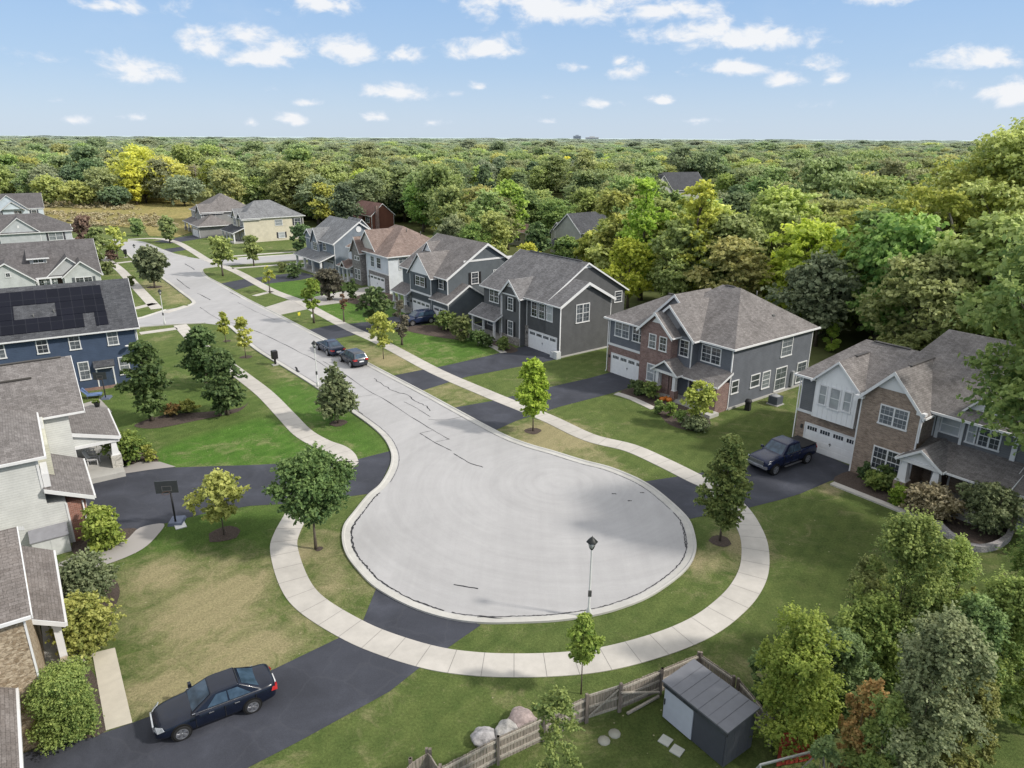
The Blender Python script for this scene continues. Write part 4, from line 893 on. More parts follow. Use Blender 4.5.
for x in (-11.8,-8,-4.3): h.post(x,-2,.2,2.6,.3,.6,.9,stone((.3,.28,.27),(.45,.43,.4)))
h.done()

# ------------------------------------------------------------------ left of the street
# --- navy house with solar panels; its long side faces the camera
h = House((-37.75,69.0), 31, 'navy blue house with black solar panels across its dark roof and white windows', siding((.06,.085,.14),.17), SH_DK(), group='houses left of the street')
h.block(-18,0,0,11,6.15,gable='x',zr=9.8,key='wall'); h.gable(-18,0,0,11,6.15,9.8,'x',ov=.45,rk=.35,fascia=.25)
for a in (-11.9,-8.5,-5.85,-2.6): h.win('F',0,a,a+.98,4.35,6.0,1,(2,2),kind='mid' if a in (-5.85,-2.6) else 'dark')
for a in (-5.5,-2.0): h.win('F',0,a,a+.95,1.2,3.05,1,(2,2),kind='mid')
h.door('F',0,-3.95,-2.6,.1,2.15,(.05,.07,.11)); h.Rf('door_canopy').extrude([(-4.2,-.55,2.45),(-2.35,-.55,2.45),(-2.35,0,2.95),(-4.2,0,2.95)],(0,0,-.1)); h.trim.box(-4.1,-2.45,-.5,-.0,2.22,2.4)
m = MB(); m.box(-18,.0,-.05,0,0,.3); m.build('foundation', brick((.2,.1,.08),(.28,.16,.13),(.3,.28,.26)), h.root)
sl = (9.8-6.15)/5.5; nrm = Vector((0,-sl,1)).normalized()
def panel(u0,u1,v0,v1):
    m = MB(); z = lambda v: 6.15+.1+sl*v
    m.extrude([(u0,v0,z(v0)+.08),(u1,v0,z(v0)+.08),(u1,v1,z(v1)+.08),(u0,v1,z(v1)+.08)],(0,0,-.05))
    t = MATS.get('pv')
    if not t:
        q = NT('solar_cells'); uv = q.coord('UV'); b = q.n('ShaderNodeTexBrick', Scale=1.0, offset=0.0); b.inputs['Brick Width'].default_value = 1.0; b.inputs['Row Height'].default_value = 1.62; b.inputs['Mortar Size'].default_value = .016
        for k_,c_ in (('Color1',(.006,.007,.013,1)),('Color2',(.009,.01,.018,1)),('Mortar',(.03,.032,.04,1))): b.inputs[k_].default_value = c_
        q.link(uv,b.inputs['Vector']); q.setc(b.outputs['Color']); q.rough(.45,.12); MATS['pv'] = t = q.m
    m.build('solar_panel', t, h.root)
panel(-16,-2.3,3.3,4.85); panel(-16,-9.85,1.75,3.26); panel(-6.4,-2.25,1.75,3.26); panel(-16,-4.25,.2,1.7); panel(-3.25,-2.22,.2,1.7)
h.vents([(-8.3,1.95,7.5),(-6.6,2.2,7.7)]); h.spout(.05,-.06,6.0)
m = MB(); m.tube([(-.9,-.05,3.9),(-.9,-.5,4.1)],[.03,.03],6); m.lathe((-.9,-.55,4.1),[(.02,.0),(.28,.1),(.3,.14)],12); m.build('satellite_dish', plain('dish_grey',(.5,.5,.5)), h.root); h.done()
# --- ranch houses behind it
def ranch(O, rz, label, roofm, wallc, x0, zr=6.4, d=12, dormer=False, dbl=True, gx=(-5.0,0), vent=False, hipend=False):
    h = House(O, rz, label, siding(wallc,.2), roofm, group='houses left of the street')
    h.block(x0,0,1.5,1.5+d,2.9,gable=None if hipend else 'x',zr=zr,key='wall'); h.hip(x0,0,0,1.5+d,2.9,zr,'x',h0=0,h1=6) if hipend else h.gable(x0,0,1.5,1.5+d,2.9,zr,'x',ov=.4,rk=.3)
    a,b = gx; h.block(a,b,0,6,2.9,gable='y',zr=2.9+(b-a)*.42,key='wall'); h.gable(a,b,0,8,2.9,2.9+(b-a)*.42,'y',ends=(1,0),fascia=.2)
    return h
h = ranch((-66.93,114.76),33,'long grey bungalow with shed dormer and two nested front gables, behind the solar roof',SH_L(),(.5,.52,.52),-20,7.4,14)
h.gable(-7.2,-1.2,1.2,8,2.9,5.6,'y',ends=(1,0),fascia=.2); h.W('gable_infill',siding((.45,.46,.46),.2)).extrude([(-7.2,1.2,2.9),(-1.2,1.2,2.9),(-4.2,1.2,5.5)],(0,.2,0))
h.win('F',0,-3.6,-1.2,.9,2.5,2,(2,2),shut=(.1,.11,.12)); h.win('F',1.5,-8.6,-7.8,1.0,2.5,1,(2,2)); h.win('F',1.5,-7.6,-6.4,1.0,2.5,1,(2,2)); h.door('F',1.5,-6.0,-5.1,.2,2.4); h.trim.box(-8.8,-5,.4,.55,2.6,2.85)
for x in (-8.6,-6.9,-5.2): h.post(x,.5,.1,2.7,.22)
h.block(-17.5,-9,0,8,2.7,gable='y',zr=5.5,key='wall',r=-12.4); h.gable(-17.5,-9,0,9,2.7,5.5,'y',ends=(1,0),r=-12.4,fascia=.22); h.win('F',0,-12.6,-11.9,3.4,4.1,1,(2,2),hung=False)
h.W('dormer_wall',siding((.55,.56,.56),.2)).box(-9.2,-6.9,4.0,8,4.3,5.6); h.Rf('roof').extrude([(-9.6,3.5,5.55),(-6.5,3.5,5.55),(-6.5,8.4,6.95),(-9.6,8.4,6.95)],(0,0,-.12)); h.win('F',4.0,-8.8,-7.3,4.65,5.4,2,(2,2),hung=False); h.trim.box(-9.6,-6.5,3.38,3.5,5.3,5.5); h.done()
h = ranch((-104.06,169.94),33,'grey bungalow with wide front gable and twin white window, second behind the solar roof',SH_L(),(.46,.48,.5),-24,6.4,13,gx=(-14.0,-6.2),hipend=True)
h.block(-6.2,0,0.0,4,2.9,key='wall'); h.win('F',0,-4.7,-1.8,.8,2.6,2,(2,2),shut=(.05,.05,.06),kind='mid'); m = MB(); m.box(-10.4,-10.0,-.06,0,3.9,4.5); m.build('attic_vent', WHITE(), h.root); h.done()
h = ranch((-143.84,223.03),33,'pale blue-grey bungalow with double nested gables, farthest of the left row',SH_L(),(.55,.62,.68),-30,6.8,15,gx=(-13.5,-3.9))
h.gable(-10.5,-5.0,-.8,5,2.9,5.1,'y',ends=(1,0)); h.W('wall').extrude([(-10.5,-.8,2.9),(-5.0,-.8,2.9),(-7.75,-.8,5.0)],(0,.2,0)); h.win('F',0,-12.2,-10.8,.9,2.4,1,(2,2),shut=(.05,.05,.06)); h.block(-3.9,0,1.2,3,2.9,key='wall'); h.win('F',1.2,-3.2,-1.8,.9,2.4,1,(2,2),shut=(.05,.05,.06)); h.win('F',0,-7.6,-5.6,.9,2.4,2,(2,2)); h.done()
p = at(8,189,3); h = House((p.x,p.y),33,'white low building with flat metal roof beyond the left row', WALL_W(), plain('white_metal_roof',(.62,.63,.65),.4), group='houses left of the street'); h.block(-20,0,0,12,4,gable='x',zr=5.5); h.gable(-20,0,0,12,4,5.5,'x'); h.win('F',0,-4,-2,1,2.4,1,(2,2)); h.done()

# --- pale green-grey house, lower left
h = House((-27.24,38.67), 35, 'pale sage sided house with brown roof, red brick garage front and covered porch', siding((.6,.605,.59),.16), SH_A(), group='houses left of the street')
h.block(-12,-.95,0,8.1,6.2,key='wall',corner=False); h.block(-12,1.2,8.1,15.6,6.0,gable='x',zr=8.6,key='wall',corner=False); h.block(-12,-.3,5.4,8.2,5.9,key='wall',corner=False)
h.W('yellow_wall', siding((.58,.57,.47),.16)).box(-2,-.27,2.3,8.08,3,5.88)
h.block(-12,0.0,0.003,5.8,2.9,key='wall',corner=False); h.W('brick_wall', brick((.23,.085,.06),(.33,.14,.1),(.35,.3,.27))).box(.0,1.0,.003,5.7,0,2.75); h.trim.box(-.06,.05,-.03,.1,0,2.75); h.trim.box(-1.05,-.92,-.04,.08,3.8,6.2)
h.hip(-12,-.85,0,8.6,6.2,8.3,'x',ov=.3,h0=0,h1=4.2); h.gable(-12,1.9,8.1,15.6,6.0,8.7,'x',ov=.35,rk=.3,ends=(0,1),r=11.9)
h.Rf('garage_roof').extrude([(1.5,-.35,2.95),(1.5,6.2,2.95),(-.95,6.2,4.1),(-.95,-.35,4.1)],(0,0,-.12)); h.trim.box(1.504,1.6,-.3,6.2,2.75,2.93); h.trim.extrude([(1.5,-.4,2.95),(1.5,-.4,2.7),(-.95,-.4,3.85),(-.95,-.4,4.1)],(0,.045,0))
h.trim.box(-.9,-.55,-.0,2.0,4.05,4.9)
h.garage('S',1.0,.9,5.2,0,2.15,4,light=False); l = MB(); l.box(1.0,1.14,.35,.5,1.7,1.95); l.build('wall_lamp', plain('dark_metal',(.05,.05,.05)), h.root)
h.Rf('porch_roof').extrude([(4.15,9.4,2.85),(4.15,16.3,2.85),(-.2,16.3,4.2),(-.2,9.4,4.2)],(0,0,-.12)); h.trim.box(4.154,4.25,9.4,16.3,2.65,2.83); h.trim.extrude([(4.15,9.35,2.86),(4.15,9.35,2.6),(-.2,9.35,3.9),(-.2,9.35,4.2)],(0,.045,0)); h.trim.box(1.2,4.1,9.5,9.7,2.4,2.62); h.trim.box(3.95,4.1,9.7,16,2.4,2.62); h.W('wall').extrude([(1.2,9.55,2.6),(4.0,9.55,2.6),(1.2,9.55,3.5)],(0,.05,0))
h.slab(1.0,4.0,8.3,15.6,.4); h.post(3.7,9.75,.4,2.5,.32,.7,.95,stone((.42,.4,.36),(.5,.48,.44),2),.5); h.post(3.7,15.2,.4,2.5,.3); h.door('S',1.2,9.4,10.4,.4,2.5,(.08,.035,.03)); h.win('S',1.2,11.6,13.4,1.1,2.5,2,(2,2))
h.Rf('ridge_vent', plain('vent_dark',(.06,.055,.05))).beam((-2.5,10.6,7.95),(-.4,10.6,7.95),.2,.08); h.Rf('ridge_vent').beam((-6.5,11.9,8.82),(1.6,11.9,8.82),.28,.06); h.Rf('ridge_vent').beam((-5.5,10.6,7.95),(-4,10.6,7.95),.2,.08)
h.spout(.85,-.06,2.7); h.done()
# --- tan brick house, bottom left
h = House((-19.4,23.07), 35, 'tan brick house with mottled brown roof at the bottom left corner', stone((.24,.18,.12),(.48,.4,.3),6.5), shingle((.15,.132,.124),(.2,.18,.172)), group='houses left of the street')
h.block(-12,.35,0,7.4,6.4,gable='x',zr=8.2,key='wall',corner=False); h.gable(-12,.35,0,7.4,6.4,8.2,'x',ov=.3,rk=.3,ends=(0,1)); h.trim.box(.33,.4,-.03,.1,0,6.2)
h.Rf('porch_roof').extrude([(1.5,3.9,2.95),(1.5,11.2,2.95),(.1,11.2,3.75),(.1,3.9,3.75)],(0,0,-.12)); h.trim.box(1.504,1.6,3.9,11.2,2.72,2.92); h.trim.extrude([(1.5,3.86,2.95),(1.5,3.86,2.7),(.1,3.86,3.5),(.1,3.86,3.75)],(0,.045,0)); h.block(-10,.2,7.4,11.2,3.3,key='wall',corner=False); h.hip(-10,.2,7.2,11.2,3.4,4.4,'x',ov=.1)
h.slab(.35,1.35,1.0,12,.3,mat=concrete((.6,.59,.57),'porch_concrete')); h.slab(1.35,1.9,5.0,6.4,.15,'porch_step')
h.post(1.15,4.4,.3,2.75,.3); h.post(1.15,8.6,.3,2.75,.3); m = h.W('low_wall', brick((.33,.27,.2),(.47,.4,.31),(.36,.34,.3),.3,.13)); m.box(1.0,1.3,3.1,4.2,.3,1.0); m.box(1.0,1.3,6.6,8.4,.3,1.0)
h.W('garage_wall', brick((.33,.27,.2),(.47,.4,.31),(.36,.34,.3),.3,.13)).box(-12,-.85,-6,-.003,0,2.9); h.Rf('garage_roof').extrude([(-.45,-6.4,3.15),(-4.5,-6.4,5.6),(-4.5,-.01,5.6),(-.45,-.01,3.15)],(0,0,-.12)); h.trim.box(-.446,-.35,-6.4,-.01,2.95,3.12); h.done()

# ------------------------------------------------------------------ houses among the trees
h = House((-37.0,190), -53, 'red-brown timber house with arched window among the trees', siding((.17,.07,.05),.25), shingle((.15,.085,.075),(.21,.13,.115)), group='houses among the trees')
h.block(-13,0,0,6.5,4.6,gable='x',zr=7.4); h.gable(-13,0,0,6.5,4.6,7.4,'x'); h.win('F',0,-9,-7.4,2.9,4.2,1,(2,2)); h.win('F',0,-3.5,-1.2,2.5,4.3,2,(2,2)); h.W('chimney',BR_RED()).box(.1,.8,1,1.8,0,7.0); h.Rf('low_roof').extrude([(-14,-3.5,2.6),(-4,-3.5,2.6),(-4,0,4.0),(-14,0,4.0)],(0,0,-.12)); h.done()
h = House((9.5,151), -53, 'light grey gabled house with dark blue-grey roof seen between the trees', siding((.38,.39,.36),.2), SH_DK(), group='houses among the trees')
h.block(-1,7,0,9,6,gable='y',zr=9.3); h.gable(-1,7,0,16,6,9.3,'y',fascia=.25); h.block(-1,7,9,16,6,key='wall'); h.pent(-1,7,-2,0,2.6,4.0); h.win('F',0,-1,.4,.9,2.5,1,(2,2)); h.win('F',0,2,3.4,.9,2.5,1,(2,2)); h.win('F',0,5.5,6.9,.9,2.5,1,(2,2)); h.block(-7,-3,4,10,4.5,gable='y',zr=6.6); h.gable(-7,-3,4,12,4.5,6.6,'y'); h.win('F',4,-5.7,-4.3,3.4,4.8,1,(2,2)); h.done()
h = House((3,166), -53, 'low cottage with faded red roof beside the light grey gabled house', siding((.5,.48,.42),.2), shingle((.22,.15,.12),(.3,.2,.17)), group='houses among the trees')
h.block(-6,0,0,5,3.4,gable='x',zr=4.8); h.gable(-6,0,0,5,3.4,4.8,'x'); h.win('F',0,-4,-2,1,2.6,2,(2,2)); h.done()
p = at(668,190,7); h = House((p.x,p.y), 20, 'distant pale house with blue-grey roof rising over the yellow tree', siding((.5,.5,.47),.25), SH_DK(), group='houses among the trees')
h.block(-8,16,0,14,7,gable='x',zr=12.5); h.gable(-8,16,0,14,7,12.5,'x'); h.block(-8,0,-3,10,7,gable='y',zr=12); h.gable(-8,0,-3,10,7,12,'y',ends=(1,0)); h.win('F',-3,-5,-3,4,6,1,(2,2)); h.done()
p = at(549,176,6); h = House((p.x,p.y), 10, 'distant white house with blue-grey roofs above the dark trees', siding((.6,.6,.6),.25), SH_DK(), group='houses among the trees')
h.block(-14,10,0,12,6,gable='x',zr=12); h.gable(-14,10,0,12,6,12,'x'); h.block(2,10,-6,10,6,gable='y',zr=10.5); h.gable(2,10,-6,10,6,10.5,'y',ends=(1,0)); h.win('F',-6,4,6,3,5,1,(2,2)); h.done()
p = at(478,176,6); h = House((p.x,p.y), -35, 'distant house with slate-blue roof behind the dark conifer', siding((.5,.5,.5),.25), shingle((.12,.13,.16),(.2,.21,.25)), group='houses among the trees')
h.block(-9,9,0,12,6,gable='x',zr=11.5); h.gable(-9,9,0,12,6,11.5,'x'); h.win('F',0,-2,0,3,5,1,(2,2)); h.done()
# ------------------------------------------------------------------ vehicles
def car(name, cat, label, loc, heading, col, spec, scale=1.0, group=None):
    L_,W_,H_ = spec['L'],spec['W'],spec['H']; root = empty(name, (loc[0],loc[1],.013), heading, label, cat, group); root.scale = (scale,)*3
    paint = carpaint(col); hw = W_/2
    bm = bmesh.new(); rings = []
    for (x,w,zb,zs,zt) in spec['st']:
        pr = [(0,zb),(w*.8,zb),(w*.95,zb+.1),(w,(zb+zs)/2+.02),(w*.97,zs),(w*.84,zt),(w*.45,zt+.02),(0,zt+.03)]
        full = [(-y,z) for y,z in pr[:0:-1]]+[(y,z) for y,z in pr]
        full = [(y,z) for y,z in pr]+[(-y,z) for y,z in pr[-2:0:-1]]
        rings.append([bm.verts.new((x,y,z)) for y,z in full])
    for a,b in zip(rings,rings[1:]):
        for i in range(len(a)):
            j = (i+1)%len(a); bm.faces.new((a[i],a[j],b[j],b[i]))
    bm.faces.new(rings[0]); bm.faces.new(rings[-1][::-1]); bmesh.ops.recalc_face_normals(bm, faces=bm.faces)
    me = bpy.data.meshes.new('body'); bm.to_mesh(me); bm.free(); me.materials.append(paint); me.shade_smooth()
    b = bpy.data.objects.new('body', me); COL.objects.link(b); b.parent = root
    m = b.modifiers.new('s','SUBSURF'); m.levels = m.render_levels = 2
    # cabin
    g = spec['cab']; xb0,xb1,xt0,xt1,zb,zt,wb,wt = g
    c = MB(); B = [(xb0,wb,zb),(xb0,-wb,zb),(xb1,-wb,zb),(xb1,wb,zb)]; T = [(xt0,wt,zt-.03),(xt0,-wt,zt-.03),(xt1,-wt,zt-.05),(xt1,wt,zt-.05)]
    bm = bmesh.new(); vb = [bm.verts.new(p) for p in B]; vt = [bm.verts.new(p) for p in T]
    mt = [bm.verts.new(((xt0+xt1)/2+s_,y,zt)) for s_,y in ((.3,wt*.98),(.3,-wt*.98),(-.5,-wt*.98),(-.5,wt*.98))]
    bm.faces.new((vb[1],vb[0],vt[0],vt[1])); bm.faces.new((vb[3],vb[2],vt[2],vt[3])); bm.faces.new((vb[0],vb[3],vt[3],mt[3],mt[0],vt[0])); bm.faces.new((vb[2],vb[1],vt[1],mt[1],mt[2],vt[2]))
    bm.faces.new((vt[0],mt[0],mt[1],vt[1])); bm.faces.new(mt[::-1]) if False else bm.faces.new((mt[0],mt[3],mt[2],mt[1])); bm.faces.new((mt[3],vt[3],vt[2],mt[2]))
    bmesh.ops.recalc_face_normals(bm, faces=bm.faces); bmesh.ops.bevel(bm, geom=[e for e in bm.edges], offset=.07, segments=4, affect='EDGES', profile=.6)
    me = bpy.data.meshes.new('cabin'); bm.to_mesh(me); bm.free(); me.materials.append(paint); me.shade_smooth()
    cb = bpy.data.objects.new('cabin', me); COL.objects.link(cb); cb.parent = root
    glass = MATS.get('carglass')
    if not glass:
        q = NT('car_glass'); q.setc(q.ramp(q.noise(q.coord(),2,3),[(.3,(.02,.035,.055)),(.7,(.06,.1,.15))])); q.rough(.06,.5); MATS['carglass'] = glass = q.m
    def quad(a,b_,c_,d,i0,i1,j0,j1,off,name_):
        a,b_,c_,d = map(Vector,(a,b_,c_,d)); n = (b_-a).cross(d-a).normalized()
        f = lambda u,v: (a*(1-u)+b_*u)*(1-v)+(d*(1-u)+c_*u)*v+n*off
        m = MB(); N = 4
        for k in range(N):
            u0,u1 = i0+(i1-i0)*k/N, i0+(i1-i0)*(k+1)/N
            m.poly([f(u0,j0),f(u1,j0),f(u1,j1),f(u0,j1)], True)
        return m.build(name_, glass, root, uv=False)
    quad(B[1],B[0],T[0],T[1],.07,.93,.08,.9,.012,'windscreen'); quad(B[3],B[2],T[2],T[3],.1,.9,.14,.88,.012,'rear_window')
    nd = spec.get('doors',2); fr = spec.get('wins',[(.14,.5),(.54,.86)])
    for (u0,u1) in fr:
        quad(B[0],B[3],T[3],T[0],u0,u1,.16,.86,.014,'side_window') if False else None
        for sgn in (1,-1):
            P = [Vector((p[0],p[1]*sgn,p[2])) for p in (B[0],B[3],T[3],T[0])]
            if sgn == 1: quad(P[0],P[1],P[2],P[3],u0,u1,.1,.86,.02,'side_window')
            else: quad(P[1],P[0],P[3],P[2],1-u1,1-u0,.1,.86,.02,'side_window')
    # wheels
    dark = plain('rubber',(.018,.018,.019),.85); wr = spec['wr']
    for (wx,sy) in ((spec['wx'][0],1),(spec['wx'][0],-1),(spec['wx'][1],1),(spec['wx'][1],-1)):
        ar = MB(); ar.tube([(wx,sy*(hw-.35),wr+.02),(wx,sy*(hw+.006),wr+.02)],[wr*1.16]*2,24); ar.build('wheel_arch', plain('arch_black',(.006,.006,.006),.9), root, uv=False)
        w_ = MB(); w_.tube([(wx,sy*(hw-.2),wr),(wx,sy*(hw-.19),wr),(wx,sy*(hw+.015),wr),(wx,sy*(hw+.03),wr)],[wr*.9,wr,wr,wr*.92],24); wo = w_.build('wheel', dark, root, uv=False)
        r_ = MB(); y0 = sy*(hw+.032); r_.tube([(wx,y0-sy*.02,wr),(wx,y0,wr)],[wr*.66]*2,20)
        ro = r_.build('rim', metal((.3,.3,.32),.4), wo, uv=False)
        s_ = MB()
        for k in range(5):
            a = k*1.2566; s_.beam((wx,y0+sy*.006,wr),(wx+math.cos(a)*wr*.64,y0+sy*.006,wr+math.sin(a)*wr*.64),.07,.02,up=(0,1,0))
            s_.beam((wx,y0+sy*.006,wr),(wx+math.cos(a+.25)*wr*.64,y0+sy*.006,wr+math.sin(a+.25)*wr*.64),.04,.018,up=(0,1,0))
        s_.tube([(wx,y0,wr),(wx,y0+sy*.02,wr)],[wr*.16]*2,12)
        n_ = 28
        for k in range(n_):
            a,b_ = 2*math.pi*k/n_, 2*math.pi*(k+1)/n_; s_.beam((wx+math.cos(a)*wr*.66,y0+sy*.004,wr+math.sin(a)*wr*.66),(wx+math.cos(b_)*wr*.66,y0+sy*.004,wr+math.sin(b_)*wr*.66),.03,.02,up=(0,1,0))
        s_.build('spokes', metal((.6,.61,.63),.3), wo, uv=False)
    xf,xr = spec['ends']; zl = spec['zl']; lw = hw*.86
    hl = plain('headlamp_lens',(.28,.3,.33),.1,.2,9.0,.7); tl = plain('tail_lamp_red',(.35,.01,.012),.25,.1,3.0,.6); ch = metal((.62,.63,.65),.22)
    for sy in (1,-1):
        m = MB(); m.extrude([(xf-.02,sy*lw*.62,zl-.07),(xf-.13,sy*lw,zl-.06),(xf-.36,sy*(hw+.004),zl+.07),(xf-.3,sy*lw*.9,zl+.1),(xf-.08,sy*lw*.62,zl+.06)],(.03,sy*.012,.012)); m.build('headlight', hl, root, uv=False)
        m = MB(); a = spec.get('tlh',.12); m.extrude([(xr,sy*lw*.6,zl+.02),(xr+.06,sy*lw*1.02,zl+.0),(xr+.3,sy*(hw+.004),zl+.1),(xr+.22,sy*lw*1.0,zl+.06+a),(xr+.03,sy*lw*.62,zl+.02+a)],(-.03,sy*.012,.01)); m.build('taillight', tl, root, uv=False)
        m = MB(); m.frustum(spec['mx'],sy*(hw+.08),spec['cab'][4]-.02,spec['cab'][4]+.14,.16,.12,.2,.18); m.build('wing_mirror', paint, root, uv=False)
    m = MB()
    for k in range(4): m.box(xf-.02,xf+.035,-lw*.55,lw*.55,zl-.16+k*.06,zl-.125+k*.06)
    m.box(xf-.02,xf+.03,-lw*.58,-lw*.55,zl-.17,zl+.09); m.box(xf-.02,xf+.03,lw*.55,lw*.58,zl-.17,zl+.09); m.build('grille', ch, root, uv=False)
    m = MB(); m.box(xr-.03,xr+.02,-.26,.26,zl-.14,zl-.01); m.build('number_plate', plain('plate_white',(.7,.72,.75)), root, uv=False)
    if spec.get('bumper'): m = MB(); m.box(xf-.05,xf+.1,-hw*.93,hw*.93,zl-.36,zl-.2); m.box(xf+.09,xf+.11,-.2,.2,zl-.36,zl-.22); m.build('bumper', ch, root, uv=False)
    m = MB()
    for sy in (1,-1): m.beam((xb0-.05,sy*(wb+.015),zb+.02),(xb1+.1,sy*(wb+.015),zb+.02),.02,.03); 
    for sy in (1,-1):
        for q in spec.get('hx',(.25,-.75)): m.box(q-.1,q+.1,sy*(hw*.985),sy*(hw*.985)+sy*.03 if sy > 0 else sy*(hw*.985),zb-.12,zb-.09) if sy > 0 else m.box(q-.1,q+.1,-hw*.985-.03,-hw*.985,zb-.12,zb-.09)
    for q in (spec['cab'][0]-.15, (spec['cab'][0]+spec['cab'][1])/2+.15, spec['cab'][1]+.35):
        for sy in (1,-1): MB().box(q-.009,q+.009,min(sy*hw*.96,sy*(hw+.002)),max(sy*hw*.96,sy*(hw+.002)),.35,zb-.06).build('door_seam', plain('rubber',(.018,.018,.019),.85), root, uv=False)
    m.build('side_trim', ch if spec.get('chrome') else plain('rubber',(.018,.018,.019),.85), root, uv=False)
    return root
SEDAN = dict(L=4.84,W=1.83,H=1.45,wr=.335,wx=(1.42,-1.31),ends=(2.36,-2.42),zl=.66,mx=.78,chrome=True,
  st=[(2.38,.60,.25,.5,.6),(2.30,.78,.2,.58,.74),(1.9,.9,.18,.68,.84),(1.3,.915,.18,.76,.92),(.8,.915,.18,.82,.96),(0,.915,.18,.86,.98),(-1.0,.915,.18,.88,1.0),(-1.7,.91,.18,.88,1.02),(-2.2,.86,.22,.86,1.02),(-2.4,.74,.28,.78,.95)],
  cab=(1.0,-1.85,.1,-.95,.93,1.46,.8,.58), wins=[(.2,.5),(.53,.84)])
SUV = dict(L=4.6,W=1.85,H=1.68,wr=.36,wx=(1.35,-1.3),ends=(2.24,-2.25),zl=.85,mx=.7,tlh=.2,
  st=[(2.26,.62,.3,.6,.8),(2.15,.8,.24,.72,.95),(1.7,.9,.22,.82,1.02),(1.1,.925,.22,.9,1.08),(0,.925,.22,.96,1.1),(-1.2,.925,.22,.98,1.12),(-1.9,.91,.24,.98,1.12),(-2.25,.82,.32,.9,1.05)],
  cab=(1.0,-2.18,.3,-1.85,1.05,1.68,.82,.64), wins=[(.14,.4),(.43,.66),(.69,.93)])
TRUCK = dict(L=5.89,W=2.02,H=1.95,wr=.41,wx=(1.98,-1.7),ends=(2.9,-2.95),zl=.98,mx=1.0,bumper=True,chrome=True,tlh=.25,
  st=[(2.9,.85,.5,.9,1.1),(2.8,.95,.42,1.0,1.2),(2.2,1.0,.4,1.08,1.26),(1.3,1.01,.38,1.14,1.3),(.6,1.01,.38,1.16,1.3),(-.5,1.01,.38,1.16,1.3),(-1.2,1.01,.38,1.18,1.32),(-2.7,1.01,.42,1.18,1.32),(-2.95,.97,.5,1.14,1.3)],
  cab=(1.25,-1.05,.5,-.85,1.24,1.95,.9,.74), wins=[(.16,.5),(.53,.92)], hx=(.35,-.6))
car('sedan','car','black four-door sedan parked on the near asphalt driveway, nose towards the brick house', (-12.97,24.9), 211.9, (.006,.009,.02), SEDAN, 1.05)
tr = car('pickup_truck','pickup truck','dark navy pickup truck parked before the double garage of the brown brick house', (21.05,50.5), 212.8, (.007,.012,.04), TRUCK, 1.04)
m = MB(); m.box(-2.82,-1.12,-.84,.84,1.33,1.385); m.build('bed_cover', plain('vinyl_black',(.02,.02,.022),.75), tr, uv=False)
m = MB(); m.box(-.9,1.0,1.0,1.12,.42,.47); m.box(-.9,1.0,-1.12,-1.0,.42,.47); m.build('running_board', metal((.5,.5,.52)), tr, uv=False)
m = MB(); m.box(.5,.55,-.1,.1,1.8,1.9) if False else m.box(2.905,2.94,-.62,.62,.78,1.12); m.build('grille_frame', metal((.25,.26,.28),.4), tr, uv=False)
def street_car(nm, ct, lb, f, r_, hd, colr, sp, s):
    f = at(*f); r_ = at(*r_); c = (f+r_)/2; a = R(hd+90); left = Vector((math.cos(a),math.sin(a),0)); c -= left*.8; car(nm,ct,lb,(c.x,c.y),hd,colr,sp,s)
street_car('parked_car','car','dark blue sedan parked at the kerb in front of the silver-tailed wagon', (319.5,350.3),(328.5,355.4),126.7,(.03,.04,.07),SEDAN,1.05)
street_car('parked_car','car','dark grey wagon with silver rear bumper parked at the kerb behind the blue sedan', (342,361.5),(351.5,367.8),126.7,(.035,.04,.055),SUV,1.0)
street_car('parked_car','car','dark blue crossover parked by the garages of the slate-grey house', (411.9,326),(431,323),214,(.02,.03,.07),SUV,1.05)

# ------------------------------------------------------------------ street furniture
def lamp(x, y, label):
    p = at(x,y); root = empty('street_lamp', p, 0, label, 'street lamp', 'street lamps along the road')
    m = MB(); m.lathe((0,0,0),[(.0,0),(.16,0),(.13,.45),(.06,.6),(.045,4.1),(.04,4.15)],14); m.tube([(0,0,1.5),(0,0,1.5)],[.06,.06],6); m.build('pole', plain('pole_paint',(.55,.56,.55),.5), root, uv=False)
    m = MB(); m.box(-.09,.09,-.12,-.05,1.35,1.7); m.build('access_box', plain('dark_metal',(.08,.08,.08)), root, uv=False)
    m = MB(); m.lathe((0,0,4.1),[(.05,0),(.1,.05),(.12,.1),(.1,.14)],6)
    for k in range(6):
        a = k*math.pi/3; m.beam((.12*math.cos(a),.12*math.sin(a),4.22),(.21*math.cos(a),.21*math.sin(a),4.58),.02,.02)
    m.lathe((0,0,4.56),[(.3,0),(.29,.04),(.1,.24),(.04,.28),(.0,.38)],6); m.build('lantern', plain('lantern_black',(.02,.022,.022),.45), root, uv=False)
    m = MB(); m.lathe((0,0,4.2),[(.03,0),(.11,.02),(.19,.35),(.0,.36)],6); m.build('glass', plain('frosted_glass',(.55,.56,.55),.3), root, uv=False)
lamp(588.5,617,'pale street lamp pole with black lantern standing at the near edge of the turning circle'); lamp(318,387,'street lamp rising behind the dark green tree, opposite the two kerbside cars'); lamp(165,325,'street lamp at the corner of the left cross street'); lamp(138,270,'farthest street lamp, beside the bend at the end of the road')
